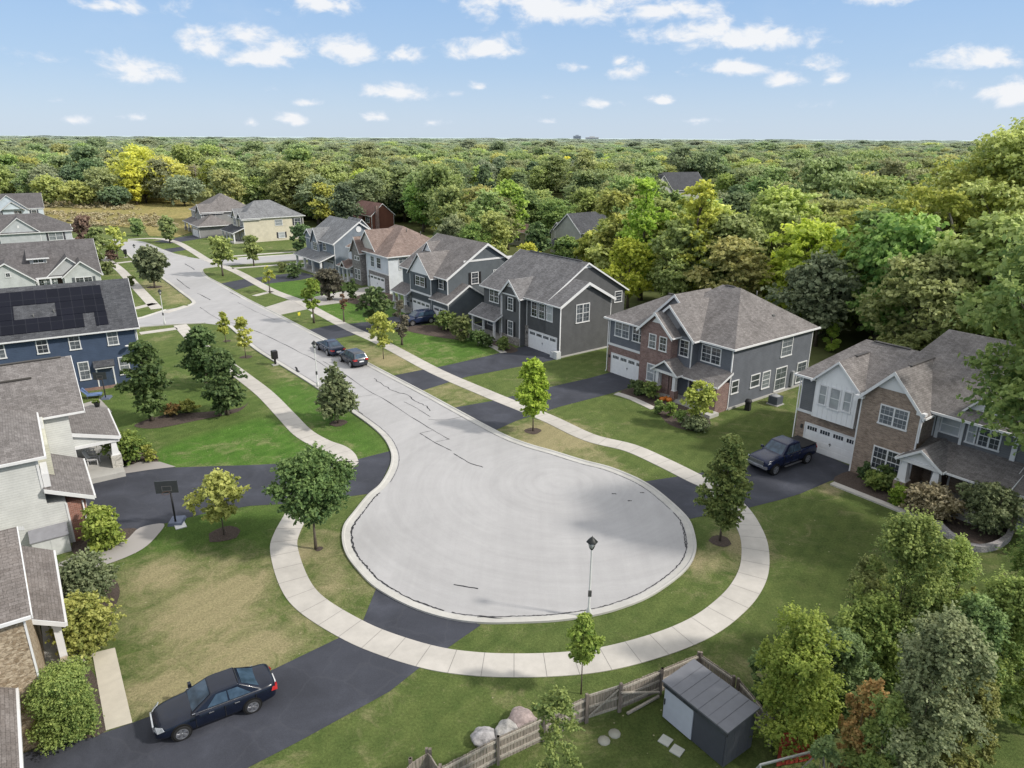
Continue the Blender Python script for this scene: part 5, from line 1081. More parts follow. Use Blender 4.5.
def mailbox(x,y,label):
    p = at(x,y); root = empty('mailbox', p, -143, label, 'mailbox', 'black mailbox pedestals')
    m = MB(); m.box(-.35,.35,-.3,.3,0,.1); m.build('plinth', concrete((.42,.41,.39)), root); m = MB(); m.box(-.09,.09,-.09,.09,.1,.75); m.build('post', plain('mailbox_black',(.015,.015,.017),.4), root)
    m = MB(); m.box(-.3,.3,-.26,.26,.75,1.6); m.frustum(0,0,1.6,1.68,.62,.5,.54,.4)
    for i in range(2):
        for k in range(4): m.box(-.28+i*.29,-.01+i*.28,-.275,-.26,.8+k*.2,.97+k*.2)
    m.build('mailbox_body', plain('mailbox_black',(.015,.015,.017),.4), root)
mailbox(275.5,365,'black cluster mailbox on a plinth beside the left kerb near the young trees'); mailbox(126,257.5,'far black cluster mailbox by the bend of the road')
def hoop(x,y,rz,label,zb=2.6,s=1.0):
    p = at(x,y); root = empty('basketball_hoop', p, rz, label, 'basketball hoop'); root.scale = (s,)*3
    m = MB(); m.tube([(0,0,.05),(0,.0,1.4),(0,0,zb+.1)],[.06]*3,8); m.beam((0,0,zb+.05),(0,-.5,zb+.35),.06,.06); m.beam((0,0,zb-.3),(0,-.5,zb+.1),.05,.05); m.build('pole', plain('dark_metal',(.03,.03,.035)), root)
    m = MB(); m.box(-.68,.68,-.56,-.5,zb,zb+.85); o = m.build('backboard', plain('backboard_dark',(.045,.05,.055),.25), root)
    m = MB(); m.box(-.3,.3,-.57,-.561,zb+.14,zb+.18); m.box(-.3,-.26,-.57,-.561,zb+.18,zb+.5); m.box(.26,.3,-.57,-.561,zb+.18,zb+.5); m.box(-.26,.26,-.57,-.561,zb+.46,zb+.5); m.build('target_marking', plain('grey_line',(.1,.1,.105)), o)
    m = MB(); pts = [(.23*math.cos(a*.3927),-.8+.23*math.sin(a*.3927),zb+.12) for a in range(17)]; m.tube(pts,[.012]*17,5,False); m.build('rim', plain('rim_dark',(.1,.05,.035)), root)
    m = MB(); m.frustum(0,.25,0,.2,.9,.8,1.1,1.0); m.build('base', plain('base_blue_grey',(.12,.14,.2)), root)
hoop(176,524,8,'black basketball hoop with dark backboard at the edge of the left driveway',2.55); hoop(106,399,10,'slim basketball hoop beside the navy house door',2.5,.85)
m = tag(sheet('stepping_slab', px([(173,523),(184,521),(187,527),(176,530)]), .05, plain('white_slab',(.6,.6,.6)), None, skirt=.05), 'white slab lying at the foot of the driveway basketball hoop', 'slab')
def sign(x,y,w,h_,colr,label):
    p = at(x,y); r = empty('yard_sign', p, -120, label, 'yard sign'); m = MB(); m.box(-w*.4,-w*.4+.02,0,.02,0,.5).box(w*.4,w*.4+.02,0,.02,0,.5); m.build('stake', plain('dark_metal',(.08,.08,.08)), r); m = MB(); m.box(-w/2,w/2,-.02,.0,.35,.35+h_); m.build('board', plain('sign_board',colr,.5), r)
sign(299.5,318,.45,.45,(.6,.55,.05),'small yellow yard sign at the kerb beside the first young street tree'); sign(312.5,320,.4,.45,(.75,.75,.75),'small white yard sign at the foot of the young street tree')
# utility things along the hip roof house
def ac(x,y,label,s=.95):
    p = at(x,y); r = empty('air_conditioner', p, -53, label, 'air conditioner'); m = MB(); m.box(-s/2,s/2,-s/2,s/2,.08,.85)
    for k in range(8): m.box(-s/2-.012,s/2+.012,-s/2-.012,s/2+.012,.14+k*.085,.165+k*.085)
    m.build('housing', plain('ac_grey',(.09,.1,.12)), r); m = MB(); m.lathe((0,0,.86),[(.0,.04),(.36,.03),(.4,0)],20); m.build('fan_grille', plain('ac_fan',(.3,.31,.32)), r); m = MB(); m.box(-.6,.6,-.6,.6,0,.08); m.build('pad', concrete((.42,.41,.39)), r)
ac(775,404,'dark air-conditioning unit on a pad beside the blue-grey hipped house'); 
p = at(747.5,410); r = empty('grill', p, -40, 'covered black barbecue grill against the side of the blue-grey hipped house', 'grill'); m = MB(); m.frustum(0,0,0,.75,.5,.42,.45,.4); m.build('cart', plain('grill_black',(.02,.02,.022)), r); m = MB(); m.lathe((0,0,.75),[(.32,0),(.34,.12),(.25,.3),(0,.36)],14); m.build('lid', plain('grill_black',(.02,.02,.022)), r)
p = at(75,396.5); r = empty('grill', p, 30, 'black kettle grill on the patio of the sage house', 'grill'); m = MB(); m.box(-.5,.5,-.3,.3,0,.85); m.build('cart', plain('grill_black',(.02,.02,.022)), r); m = MB(); m.lathe((0,0,.85),[(.42,0),(.44,.14),(.3,.34),(0,.4)],14); m.build('lid', metal((.2,.2,.22),.4), r)
p = at(92,398); r = empty('patio_chair', p, 20, 'blue patio lounger behind the sage house', 'chair'); m = MB(); m.box(-.35,.9,-.35,.35,.3,.42); m.extrude([(-.35,-.35,.42),(-.35,.35,.42),(-.8,.35,1.0),(-.8,-.35,1.0)],(.08,0,.04)); m.build('cushion', plain('blue_cushion',(.15,.22,.4)), r)
for a,b in ((-.3,-.3),(-.3,.3),(.8,-.3),(.8,.3)): m = MB(); m.box(a-.03,a+.03,b-.03,b+.03,0,.3); m.build('leg', plain('dark_metal',(.08,.08,.08)), r)
p = at(97.5,407); r = empty('potted_plant', p, 0, 'dark planter pot with small green plant at the patio corner', 'plant'); m = MB(); m.lathe((0,0,0),[(.18,0),(.28,.45),(.24,.45),(0,.4)],14); m.build('pot', plain('pot_black',(.03,.03,.03)), r)
o = bpy.data.objects.new('foliage', leaf_mesh('foliage',[(0,0,.62,.3,.3,.25,90,.5)],.16,L_MID(),5)); COL.objects.link(o); o.parent = r
# white slatted porch chairs on the sage house porch
def adirondack(O,rz,lx,ly,a,label):
    p = L2W(O,rz,lx,ly); r = empty('porch_chair', (p.x,p.y,.4), rz+a, label, 'chair', 'white porch chairs')
    for (x,y) in ((-.28,-.3),(.28,-.3),(-.28,.35),(.28,.35)): m = MB(); m.box(x-.03,x+.03,y-.03,y+.03,0,.5); m.build('leg', WHITE(), r)
    m = MB()
    for k in range(6): m.box(-.3,.3,-.35+k*.11,-.27+k*.11,.36,.39)
    m.build('seat', WHITE(), r); m = MB()
    for k in range(5): m.beam((-.24+k*.12,.3,.38),(-.26+k*.13,.62,1.15),.09,.03,up=(0,1,0))
    m.build('backrest', WHITE(), r)
    for x in (-.33,.33): m = MB(); m.box(x-.06,x+.06,-.4,.4,.5,.53); m.build('armrest', WHITE(), r)
SG = (-27.24,38.67); adirondack(SG,35,2.3,11.0,70,'white slatted porch chair nearest the porch post of the sage house'); adirondack(SG,35,2.2,12.6,95,'white slatted porch chair deeper in the porch of the sage house, second from the post')
# grey storage box against the sage house
p = L2W(SG,35,-1.2,-.55); r = empty('storage_box', (p.x,p.y,0), 35, 'pale grey storage cabinet with sloping lid against the sage house wall', 'storage box')
m = MB(); m.box(-.95,.95,-.5,.45,0,1.15); m.box(-.93,-.01,-.52,-.5,.08,1.08); m.box(.01,.93,-.52,-.5,.08,1.08); m.build('cabinet', plain('resin_white',(.55,.56,.56),.5), r); m = MB(); m.extrude([(-1.0,-.58,1.15),(1.0,-.58,1.15),(1.0,.48,1.5),(-1.0,.48,1.5)],(0,0,.06)); m.build('lid', plain('resin_grey',(.22,.22,.24),.5), r)
# pumpkins on the step of the hipped house
for k,(x,y,s,lb) in enumerate(((662,401,.28,'leftmost orange pumpkin by the entrance path of the hipped house'),(666,399.5,.22,'small orange pumpkin behind the two larger ones by the entrance'),(669,402,.3,'rightmost orange pumpkin by the entrance path of the hipped house'))):
    p = at(x,y); r = empty('pumpkin', p, k*40, lb, 'pumpkin', 'pumpkins by the entrance'); m = MB(); n=24
    prof = [(math.sin(a*math.pi/8)*s*(1.05), (1-math.cos(a*math.pi/8))*s*.78) for a in range(9)]
    base=[]
    for (rr,z) in prof:
        base.append(len(m.v))
        for i in range(n):
            a = 2*math.pi*i/n; q = rr*(1+.07*math.cos(8*a)); m.v.append((q*math.cos(a),q*math.sin(a),z))
    for j in range(8):
        for i in range(n): m.f.append((base[j]+i,base[j]+(i+1)%n,base[j+1]+(i+1)%n,base[j+1]+i)); m.sm.append(True)
    m.build('fruit', plain('pumpkin_orange',(.55,.17,.03),.5), r, uv=False); m = MB(); m.tube([(0,0,s*1.5),(.03,0,s*1.95)],[.03,.02],6); m.build('stem', bark((.12,.12,.05)), r)
p = at(878,484); r = empty('garden_statue', p, 0, 'small white garden ornament at the driveway end of the front bed', 'garden ornament'); m = MB(); m.lathe((0,0,0),[(.14,0),(.16,.1),(.1,.35),(.14,.5),(.06,.62),(.1,.72),(.0,.82)],12); m.build('figure', plain('white_plaster',(.6,.6,.58)), r, uv=False)
# boulders
for k,(x,y,s,colr,lb) in enumerate(((485,741,.5,(.34,.33,.34),'leftmost pale grey boulder beside the wooden fence'),(507,734,.53,(.36,.35,.34),'middle grey boulder between the pinkish one and the leftmost one'),(523,724,.6,(.33,.27,.26),'pinkish boulder nearest the gate, right of the three'))):
    p = at(x,y); bm = bmesh.new(); bmesh.ops.create_icosphere(bm, subdivisions=4, radius=1); from mathutils import noise as NZ
    for v in bm.verts:
        n_ = NZ.fractal(v.co*1.3+Vector((k*7,0,0)),1,2,4); v.co = v.co*(1+.22*n_); v.co.x *= 1.15; v.co.z = v.co.z*.72+.25
        v.co *= s
    me = bpy.data.meshes.new('boulder'); bm.to_mesh(me); bm.free(); me.shade_smooth()
    t = NT('granite'); nn = t.noise(t.coord(),3,8,.75); t.setc(t.ramp(nn,[(.3,sc(colr,.5)),(.55,sc(colr,1.1)),(.7,sc(colr,1.6))])); t.rough(.9,.2); t.bump(nn,.6,.08); me.materials.append(t.m)
    o = bpy.data.objects.new('boulder', me); COL.objects.link(o); o.location = p; o.rotation_euler.z = k*1.3; tag(o, lb, 'boulder', 'boulders by the fence')

# ------------------------------------------------------------------ wooden fence, gate and shed
FH = 1.35; ft = lambda x,y: at(x,y,FH).to_2d()
fw = wood((.25,.22,.19)); fw2 = wood((.36,.33,.29))
def fence(pts, label, side=1):
    a0 = pts[0]; root = empty('wooden_fence', (a0[0],a0[1],0), 0, label, 'fence', 'weathered wooden fences'); 
    for (a,b) in zip(pts,pts[1:]):
        a = Vector(a)-Vector(a0); b = Vector(b)-Vector(a0); L_ = (b-a).length; d = (b-a)/L_; n = Vector((d.y,-d.x))*side
        m = MB(); k = 0; rnd = random.Random(int(L_*100))
        while k*.155 < L_-.07:
            c = a+d*(k*.155+.075); hh = FH-.03+rnd.uniform(-.02,.02); j = rnd.uniform(-.006,.006)
            q = [c-d*.066-n*.01,c+d*.066-n*.01,c+d*.066+n*.012,c-d*.066+n*.012]
            m.extrude([(v.x+n.x*j,v.y+n.y*j,.05) for v in q],(0,0,hh-.05)); k += 1
        m.build('pickets', fw, root)
        for z in (.3,.75,1.2):
            m = MB(); m.beam((a.x+n.x*.04,a.y+n.y*.04,z),(b.x+n.x*.04,b.y+n.y*.04,z),.05,.1); m.build('rail', fw2, root)
        kk = max(1,round(L_/2.4))
        for i in range(kk+1):
            c = a+d*L_*i/kk+n*.09; m = MB(); m.box(c.x-.055,c.x+.055,c.y-.055,c.y+.055,0,FH+.12); m.build('post', wood((.2,.17,.15)), root)
c0,c1,c2,c3,c4,c5,c6 = ft(438,768),ft(497,737),ft(587,696),ft(619,686),ft(661,669),ft(700,653),ft(735,677)
fence([at(400,775,FH).to_2d(),ft(412,762),ft(428,752),ft(438,768)],'short bent piece of wooden fence at the bottom edge left of the boulders',-1)
fence([c0,c1,c2],'long weathered picket fence run behind the boulders up to the gate',1); fence([c3,c4,c5],'picket fence between the gate and the corner behind the shed',1); fence([c5,c6],'short fence return along the back of the shed',1)
fence([at(740,680,FH).to_2d(),at(775,720,FH).to_2d()],'last fence piece disappearing into the shrubs behind the shed',1)
g = empty('garden_gate', (c2.x,c2.y,0), math.degrees(math.atan2((c3-c2).y,(c3-c2).x)), 'wooden picket gate with pale diagonal brace between the two fence runs', 'gate'); gl = (c3-c2).length
m = MB()
for k in range(int(gl/.155)): m.box(.02+k*.155,.02+k*.155+.135,-.012,.012,.1,FH)
m.build('pickets', fw, g)
for z in (.22,.75,1.36): m = MB(); m.box(0,gl,-.06,-.013,z-.05,z+.06); m.build('rail', fw2, g)
m = MB(); m.beam((.05,-.075,.25),(gl-.05,-.075,1.25),.09,.03,up=(0,1,0)); m.build('brace', fw2, g)
for x in (-.05,gl+.05): m = MB(); m.box(x-.06,x+.06,-.15,-.03,0,FH+.2); m.build('post', wood((.2,.17,.15)), g)
dv = (c4-c3).normalized(); n2 = Vector((dv.y,-dv.x))
m = MB(); a = c3+n2*.2; b = c3+dv*2.1+n2*.25; m.beam((a.x,a.y,1.15),(b.x,b.y,.35),.1,.06); m.beam((a.x+.3,a.y-.1,.1),(b.x,b.y-.0,.12),.1,.1); tag(m.build('timber_brace', fw2, None), 'pale leaning timber brace against the fence right of the gate', 'timber')
# shed
zt = 1.95
A = at(664,680,zt); B = at(728,731,zt); C_ = at(766,706,zt+.12); D = at(702,669,zt+.12)
ax = math.degrees(math.atan2((B-A).y,(B-A).x)); sl_ = (B-A).length; sw = 1.9
sh = empty('garden_shed', (A.x,A.y,0), ax, 'dark grey resin shed with one pale sliding door behind the fence corner', 'shed')
dk = plain('resin_dark',(.11,.115,.135),.55,.08); 
m = MB(); m.box(.05,sl_-.05,.06,sw-.05,0,zt-.12); 
for k in range(5): m.box(sl_-.052,sl_-.04,.2+k*.34,.22+k*.34,.05,zt-.3)
m.build('walls', dk, sh)
m = MB(); m.extrude([(-.05,-.06,zt-.1),(sl_+.05,-.06,zt-.1),(sl_+.05,sw+.04,zt+.08),(-.05,sw+.04,zt+.08)],(0,0,.07)); 
o = m.build('roof', plain('resin_roof',(.14,.145,.165),.5,.08), sh)
m = MB()
for k in range(1,7):
    x = sl_*k/7; m.extrude([(x-.012,-.055,zt-.028),(x+.012,-.055,zt-.028),(x+.012,sw+.03,zt+.155),(x-.012,sw+.03,zt+.155)],(0,0,.006 if k not in (2,4,6) else .012))
m.build('roof_seams', plain('seam_mid',(.12,.125,.143),.6), o)
m = MB(); m.box(.0,sl_,-.03,.06,zt-.32,zt-.12); m.build('fascia', plain('seam_dark',(.05,.052,.06),.6), sh)
for a_,b_ in ((.15,.75),(1.15,1.9),(2.1,sl_-.15)): m = MB(); m.box(a_,b_,-.04,-.031,zt-.27,zt-.19); m.build('transom_window', glass_pane('dark'), sh, uv=False)
m = MB(); m.box(.12,sl_*.5,-.02,.045,.08,zt-.34); d_ = m.build('door', plain('resin_pale',(.42,.45,.52),.5,.06), sh); m = MB(); m.box(.16,.2,-.06,-.02,.8,1.1); m.build('handle', plain('dark_metal',(.03,.03,.03)), d_); 
m = MB(); m.box(sl_*.5+.04,sl_-.08,.0,.05,.08,zt-.34); m.build('door', plain('resin_dark2',(.06,.065,.08),.55,.08), sh)
for x,y,s in ((665.5,741,.3),(677,751,.3)):
    p = at(x,y); m = MB(); m.box(-.24,.24,-.24,.24,0,.05); o = m.build('paving_slab', concrete((.4,.41,.38)), None, p, -40); tag(o, 'pale square paving slab before the shed door, '+('farther from' if x < 670 else 'nearer to')+' the camera', 'paving slab', 'slabs before the shed')
for x,y,lb in ((604,741,'left pale stepping stone under the garden gate'),(614.5,734,'right pale stepping stone under the garden gate')):
    m = MB(); m.lathe((0,0,0),[(.27,0),(.26,.05),(0,.055)],9); o = m.build('stepping_stone', concrete((.3,.3,.26)), None, at(x,y)); tag(o, lb, 'stepping stone')
# swing frame and red play panel at the bottom
w1,w2 = at(760,765,1.8), at(822,749,1.8); r = empty('swing_frame', (w1.x,w1.y,0), 0, 'white metal swing frame at the bottom edge right of the shed', 'swing frame'); d = w2-w1; nn = Vector((d.y,-d.x,0)).normalized()*.8
m = MB(); m.beam((0,0,1.8),(d.x,d.y,1.8),.07,.07); m.build('top_bar', metal((.6,.6,.6),.4,.5), r)
for q in (Vector((0,0,0)),d):
    for s_ in (1,-1): m = MB(); m.beam((q.x,q.y,1.8),(q.x+nn.x*s_,q.y+nn.y*s_,0),.055,.055); m.build('leg', metal((.6,.6,.6),.4,.5), r)
p = at(776,768,0); r = empty('red_fence', p, 12, 'red painted board fence panel seen under the shrubs', 'fence'); m = MB()
for k in range(9): m.box(.0+k*.2,.17+k*.2,-.02,.02,.1,1.75)
m.build('boards', wood((.32,.06,.04)), r); m = MB(); m.box(0,1.8,-.06,-.021,.4,.5).box(0,1.8,-.06,-.021,1.3,1.4); m.build('rail', wood((.3,.07,.05)), r)
# utility pole far left
p = at(198.5,196); m = MB(); m.tube([(0,0,0),(0,0,13)],[.22,.15],8); m.box(-2.2,2.2,-.1,.1,11.6,11.85); m.box(-2.2,2.2,-.1,.1,10.4,10.6); tag(m.build('utility_pole', wood((.2,.17,.15)), None, p, 20), 'wooden utility pole with two crossarms standing before the yellow tree woods', 'utility pole')
# far buildings on the horizon
for (x,wd,ht,lb,cr_) in ((577,70,42,'tiny grey tower block on the horizon above the street houses',(.3,.33,.38)),(1018,120,75,'pale tall building on the horizon at the far right edge',(.5,.52,.55)),(592,120,30,'low pale building on the horizon right of the tower block',(.5,.5,.5))):
    d_ = ray(x,140); k = 7000/d_[1]; r = empty('tower_block', (d_[0]*k,7000,0), 0, lb, 'building', 'buildings on the horizon'); m = MB(); m.box(-wd/2,wd/2,-20,20,0,ht); m.box(-wd*.2,wd*.2,-10,10,ht,ht+8); m.build('wall', plain('far_wall',cr_,.8,.05,.05), r); 
    m = MB()
    for q in range(5): m.box(-wd/2+4,wd/2-4,-20.6,-20,ht*.15+q*ht*.16,ht*.15+q*ht*.16+ht*.07)
    m.build('window_band', plain('far_window',(.12,.14,.18),.4), r)
# ------------------------------------------------------------------ trees and shrubs one by one
def proj(x,y,z):
    z -= CAM_H; f = y*math.cos(PITCH)-z*math.sin(PITCH); d = -y*math.sin(PITCH)-z*math.cos(PITCH); u = x/f*FPX; v = d/f*FPX; c,s = math.cos(ROLL),math.sin(ROLL)
    return (512+u*c-v*s, 384+u*s+v*c, f)
SEED = [10]
def T(bx, by, ty, wpx, mat, label, kind='tree', shape='egg', tf=.18, ncl=50, npl=110, ls=.2, cat='tree', group=None, limbs=.35, cr=.26, tr=None, stems=1, upb=.35, rise=0, bmat=None, shoots=False):
    SEED[0] += 1; p = at(bx,by); f = proj(p.x,p.y,3)[2]; Hh = max(.4, height_at(bx,by,ty)); W = wpx*f/FPX*1.0
    return make_tree(kind, Hh, W, ncl, npl, ls, mat, tf, shape, SEED[0], loc=tuple(p), label=label, cat=cat, group=group, limbs=limbs, cr=cr, tr=tr, stems=stems, upb=upb, bmat=bmat, shoots=shoots)
ST = 'street trees in the grass verges'
T(316,549,456,90,LM('dark',.95),'spreading dark-trunked maple beside the left loop of the footpath',shape='round',tf=.34,ncl=80,npl=380,ls=.13,cr=.22,group=ST,tr=.09)
T(720,541,436,52,LM('mid',.75),'tall egg-shaped street tree between the turning circle and the asphalt driveway with the truck',shape='egg',tf=.14,ncl=90,npl=280,ls=.12,cr=.23,group=ST,tr=.07)
T(533,431,359,40,LM('lime',.95),'yellow-green pear tree in the verge before the hipped blue-grey house',shape='egg',tf=.2,ncl=60,npl=190,ls=.17,cr=.28,group=ST,tr=.06)
T(338,423,357,50,LM('grey',.75),'dark green conical tree at the left kerb above the driveway with the bend',shape='cone',tf=.16,ncl=80,npl=170,ls=.2,cr=.28,group=ST,tr=.08)
T(224,535,475,62,LM('yel',.72),'small spreading yellow-green tree in a mulch ring on the left lawn',shape='vase',tf=.3,ncl=34,npl=120,ls=.17,cr=.26,group=ST,tr=.05)
T(152,421,341,52,LM('dark',.75),'full dark green tree beside the navy house',shape='egg',tf=.1,ncl=70,npl=170,ls=.22,cr=.27,group='trees on the left lawn')
T(207,388,325,46,LM('dark',.75),'left and taller of the two dark bushy pines by the mulch bed',shape='egg',tf=.06,ncl=64,npl=180,ls=.2,cr=.27,group='trees on the left lawn')
T(228,415,351,42,LM('dark',.75),'right and nearer of the two dark bushy pines by the mulch bed',shape='egg',tf=.04,ncl=64,npl=180,ls=.2,cr=.3,group='trees on the left lawn')
T(226,343,310,17,L_YEL(),'thin young tree by the left kerb, farther of the pair',shape='egg',tf=.25,ncl=22,npl=90,ls=.2,group=ST,tr=.05)
T(246,358,317,22,L_YEL(),'thin young tree in a mulch ring by the left kerb, nearer of the pair',shape='egg',tf=.22,ncl=26,npl=100,ls=.2,group=ST,tr=.05)
T(155,288,247,32,LM('grey',.75),'round dark grey-green tree in the island of grass by the left cross street',shape='round',tf=.14,ncl=60,npl=130,ls=.4,cr=.27,group=ST)
T(118,259,228,30,L_YEL(),'sparse yellowish tree at the left end of the road',shape='round',tf=.25,ncl=18,npl=60,ls=.4,group=ST)
T(138,236,219,17,L_MID(),'small green tree at the edge of the meadow',shape='round',tf=.1,ncl=30,npl=80,ls=.45)
T(170,243,216,22,L_OLIVE(),'olive tree with rusty top by the far footpath bend',shape='egg',tf=.12,ncl=36,npl=100,ls=.45,group=ST)
T(88,252,217,30,L_RED(),'dark russet tree behind the long grey bungalow',shape='egg',tf=.1,ncl=40,npl=110,ls=.45)
T(100,262,228,26,L_OLIVE(),'olive bushy tree to the right of the russet one',shape='egg',tf=.05,ncl=40,npl=110,ls=.4)
T(223,276,236,33,LM('olive',1.1),'olive sparse tree with rusty tinge at the corner of the cross street',shape='round',tf=.22,ncl=30,npl=80,ls=.4,group=ST); T(254,266,235,20,L_OLIVE(),'small olive tree in the verge of the cross street',shape='egg',tf=.15,ncl=36,npl=100,ls=.35,group=ST)
T(270,293,266,18,L_YEL(),'tiny pale yellow tree by the right footpath near the cross street',shape='vase',tf=.35,ncl=12,npl=40,ls=.3,group=ST); T(314,323,277,26,LM('lime',.75),'green young tree by the concrete driveway on the right verge',shape='egg',tf=.3,ncl=30,npl=110,ls=.25,group=ST)
T(383.5,359,312,36,L_YEL(),'sparse pale yellow tree on the verge beside the parked wagon',shape='vase',tf=.3,ncl=26,npl=90,ls=.22,group=ST,tr=.05)
T(581,694,616,38,LM('lime',.8),'young lime-green tree on a thin stem behind the garden gate',shape='egg',tf=.42,ncl=34,npl=170,ls=.11,cr=.3,group=ST,tr=.035)
T(553,800,684,72,LM('mid',.8),'slender leafy tree in front of the wooden fence at the bottom edge',shape='egg',tf=.08,ncl=40,npl=200,ls=.075,cr=.2,tr=.035,shoots=True,upb=.9)
T(402,345,302,18,LM('plum',1.3),'small dark red maple before the slate-grey house',shape='round',tf=.15,ncl=24,npl=90,ls=.25); T(378,330,288,34,L_DARK(),'dark green bushy tree between the white and the slate-grey house',shape='round',tf=.05,ncl=44,npl=120,ls=.3)
T(330,300,268,34,LM('plum'),'broad dark purplish shrub in front of the white and stone house',shape='round',tf=.02,ncl=44,npl=110,ls=.3,kind='shrub',cat='shrub'); T(302,252,224,24,L_DARK(),'dark green tree at the corner of the cream house',shape='round',tf=.02,ncl=44,npl=110,ls=.4); T(344,322,290,10,L_RED(),'tiny reddish sapling on the lawn before the white house',shape='egg',tf=.3,ncl=14,npl=50,ls=.2)
T(462,262,229,14,L_MID(),'narrow tree behind the slate-grey house roof',shape='egg')
T(985,534,484,62,LM('grey',.7),'grey-green ornamental tree inside the curved retaining wall',shape='round',tf=.03,ncl=60,npl=260,ls=.12,cr=.27,stems=3)
T(697,427,380,34,L_YEL(),'pale feathery small tree in the bed of the hipped blue-grey house',shape='vase',tf=.1,ncl=40,npl=130,ls=.16)
T(923,372,330,18,L_LIME(),'narrow lime-green tree between the two brick-fronted houses',shape='egg',tf=.05) if False else T(830,352,318,16,L_LIME(),'narrow lime-green tree behind the corner of the hipped house',shape='egg',tf=.05,ncl=30,npl=120,ls=.3)
def B(bx,by,ty,w,mat,label,ls=.13,ncl=30,npl=130,shape='round',cat='shrub',kind='shrub',group='shrubs in the garden beds'):
    return T(bx,by,ty,w,mat,label,kind=kind,shape=shape,tf=.02,ncl=ncl,npl=npl,ls=ls,cat=cat,group=group,limbs=.2,cr=.36,tr=.05)
B(105,548,508,42,LM('lime',.8),'round lime-green shrub beside the red brick garage corner',.13,44,210); B(88,602,559,60,LM('grey',.72),'dark grey-green leafy shrub at the porch of the tan brick house',.11,50,220); B(90,650,600,60,LM('yel',.8),'wide yellow-green shrub below the dark one on the left',.11,54,230); B(71,737,672,58,LM('mid',.85),'large fresh green clipped shrub beside the pale concrete walk',.055,120,800,shape='box')
B(130,462,432,42,LM('mid',.72),'green rounded shrub by the porch post of the sage house',.14,44,170); B(149,461,445,18,LM('yel',.72),'small pale shrub right of the rounded one by the porch post',.13,16,90); B(174,415,404,22,LM('rust',.72),'low rusty shrub in the long mulch bed',.15,18,90); B(189,412,401,20,LM('yel',.72),'low yellowish shrub in the long mulch bed',.15,18,90)
B(638,394,381,18,LM('dark',.72),'low dark shrub at the garage end of the hipped house bed',.15,20,110); B(651,399,383,20,LM('mid',.72),'middle green shrub in the bed by the hipped house entrance',.15,20,110)
for k,(a,b,c,d) in enumerate(((658,414,400,13),(670,417,402,14),(680,424,410,15))): B(a,b,c,d,L_MID(),['leftmost clipped round shrub by the pumpkins','middle clipped round shrub of the three near the pumpkins','right clipped round shrub of the three near the pumpkins'][k],.11,20,110)
B(696,430,418,32,LM('grey',.72),'low spreading grey shrub at the front of the hipped house bed',.12,30,110)
B(866,478,462,20,LM('dark',.72),'dark shrub under the lower brick window, nearest the garage',.13,24,130); B(885,486,466,26,LM('dark',.72),'dark broad shrub under the lower brick window',.13,30,130); B(874,489,473,24,LM('mid',.72),'mid-green leafy clump at the path edge below the dark shrubs',.13,28,130); B(893,492,474,24,LM('mid',.72),'second leafy clump at the path edge, nearer the tapered post',.13,28,130); B(897,506,486,22,LM('lime',.72),'bright yellow-green clump beside the tapered porch post',.12,26,150)
B(932,518,487,52,LM('tan',.9),'brownish flowering shrub before the porch of the brown brick house',.12,44,190); B(915,512,484,26,LM('tan',.9),'olive flowering shrub between the yellow clump and the brownish one',.12,28,150)
B(487,347,335,14,LM('dark',.72),'dark little shrub at the porch end of the charcoal house',.2,16,80); B(503,350,337,15,LM('mid',.72),'little round shrub by the garage of the charcoal house',.2,16,80); B(446,330,310,26,LM('mid',.72),'green shrub at the garage wing of the slate-grey house',.2,26,110); B(462,341,316,26,LM('olive',.72),'olive feathery shrub on the lawn edge of the charcoal house',.2,26,110); B(478,346,330,20,LM('dark',.72),'dark shrub below the porch rail of the charcoal house',.2,18,90)
B(353,300,280,14,LM('dark',.72),'dark shrub by the stone bay of the white house',.22,18,90); B(295,278,262,20,LM('dark',.72),'dark shrub by the porch of the corner house',.25,18,90); B(249,248,236,16,LM('olive',.72),'shrub before the cream house porch',.3,18,80); B(282,272,262,14,LM('olive',.72),'small shrub left of the corner house porch',.3,16,60)
B(216,232,218,18,LM('lime',.72),'bright shrub before the far grey house',.35,18,70); B(108,274,262,16,LM('olive',.72),'olive shrub by the footpath behind the solar roof',.3,16,70); B(112,260,250,14,LM('red',.72),'brownish ornamental grass clump by the far left footpath',.3,14,60); B(132,286,276,10,LM('olive',.72),'dry grass clump in the verge of the far left footpath',.25,12,60)
SH = 'shrubs at the lower right'
def S(bx,by,ty,w,mat,label,ncl=60,npl=300,ls=.08,shape='round',tf=.02,cr=.3,stems=3): return T(bx,by,ty,w,mat,label,kind='shrub',shape=shape,tf=tf,ncl=ncl,npl=int(npl*1.6),ls=ls*.95,cat='shrub',group=SH,limbs=.3,cr=cr,tr=.04,stems=stems,upb=.9,shoots=True)
S(786,752,626,98,LM('lime',.58),'bright fresh green shrub right beside the grey shed',100,330); S(806,712,632,60,LM('blue',1.2),'silvery blue-green shrub behind the bright green one',60,240); S(858,700,604,92,LM('mid',.8),'mid-green shrub in the middle of the lower right thicket',80,300); S(832,735,640,70,LM('dark',1.0),'darker green shrub between the bright green one and the middle of the thicket',70,280)
S(886,690,522,96,LM('mid',.75),'tallest upright shrub of the thicket with light tips',110,300,.08,'round'); S(852,668,560,50,LM('olive',.8),'upright olive shrub on the lawn side of the tallest one',50,240,.08,'round'); S(928,672,546,72,LM('mid',.9),'shrub with yellow-flecked tips right of the tallest one',70,260,.08,'round'); S(944,640,556,34,LM('yel',.6),'narrow yellow-green shoots at the back of the thicket',30,160,.08,'round')
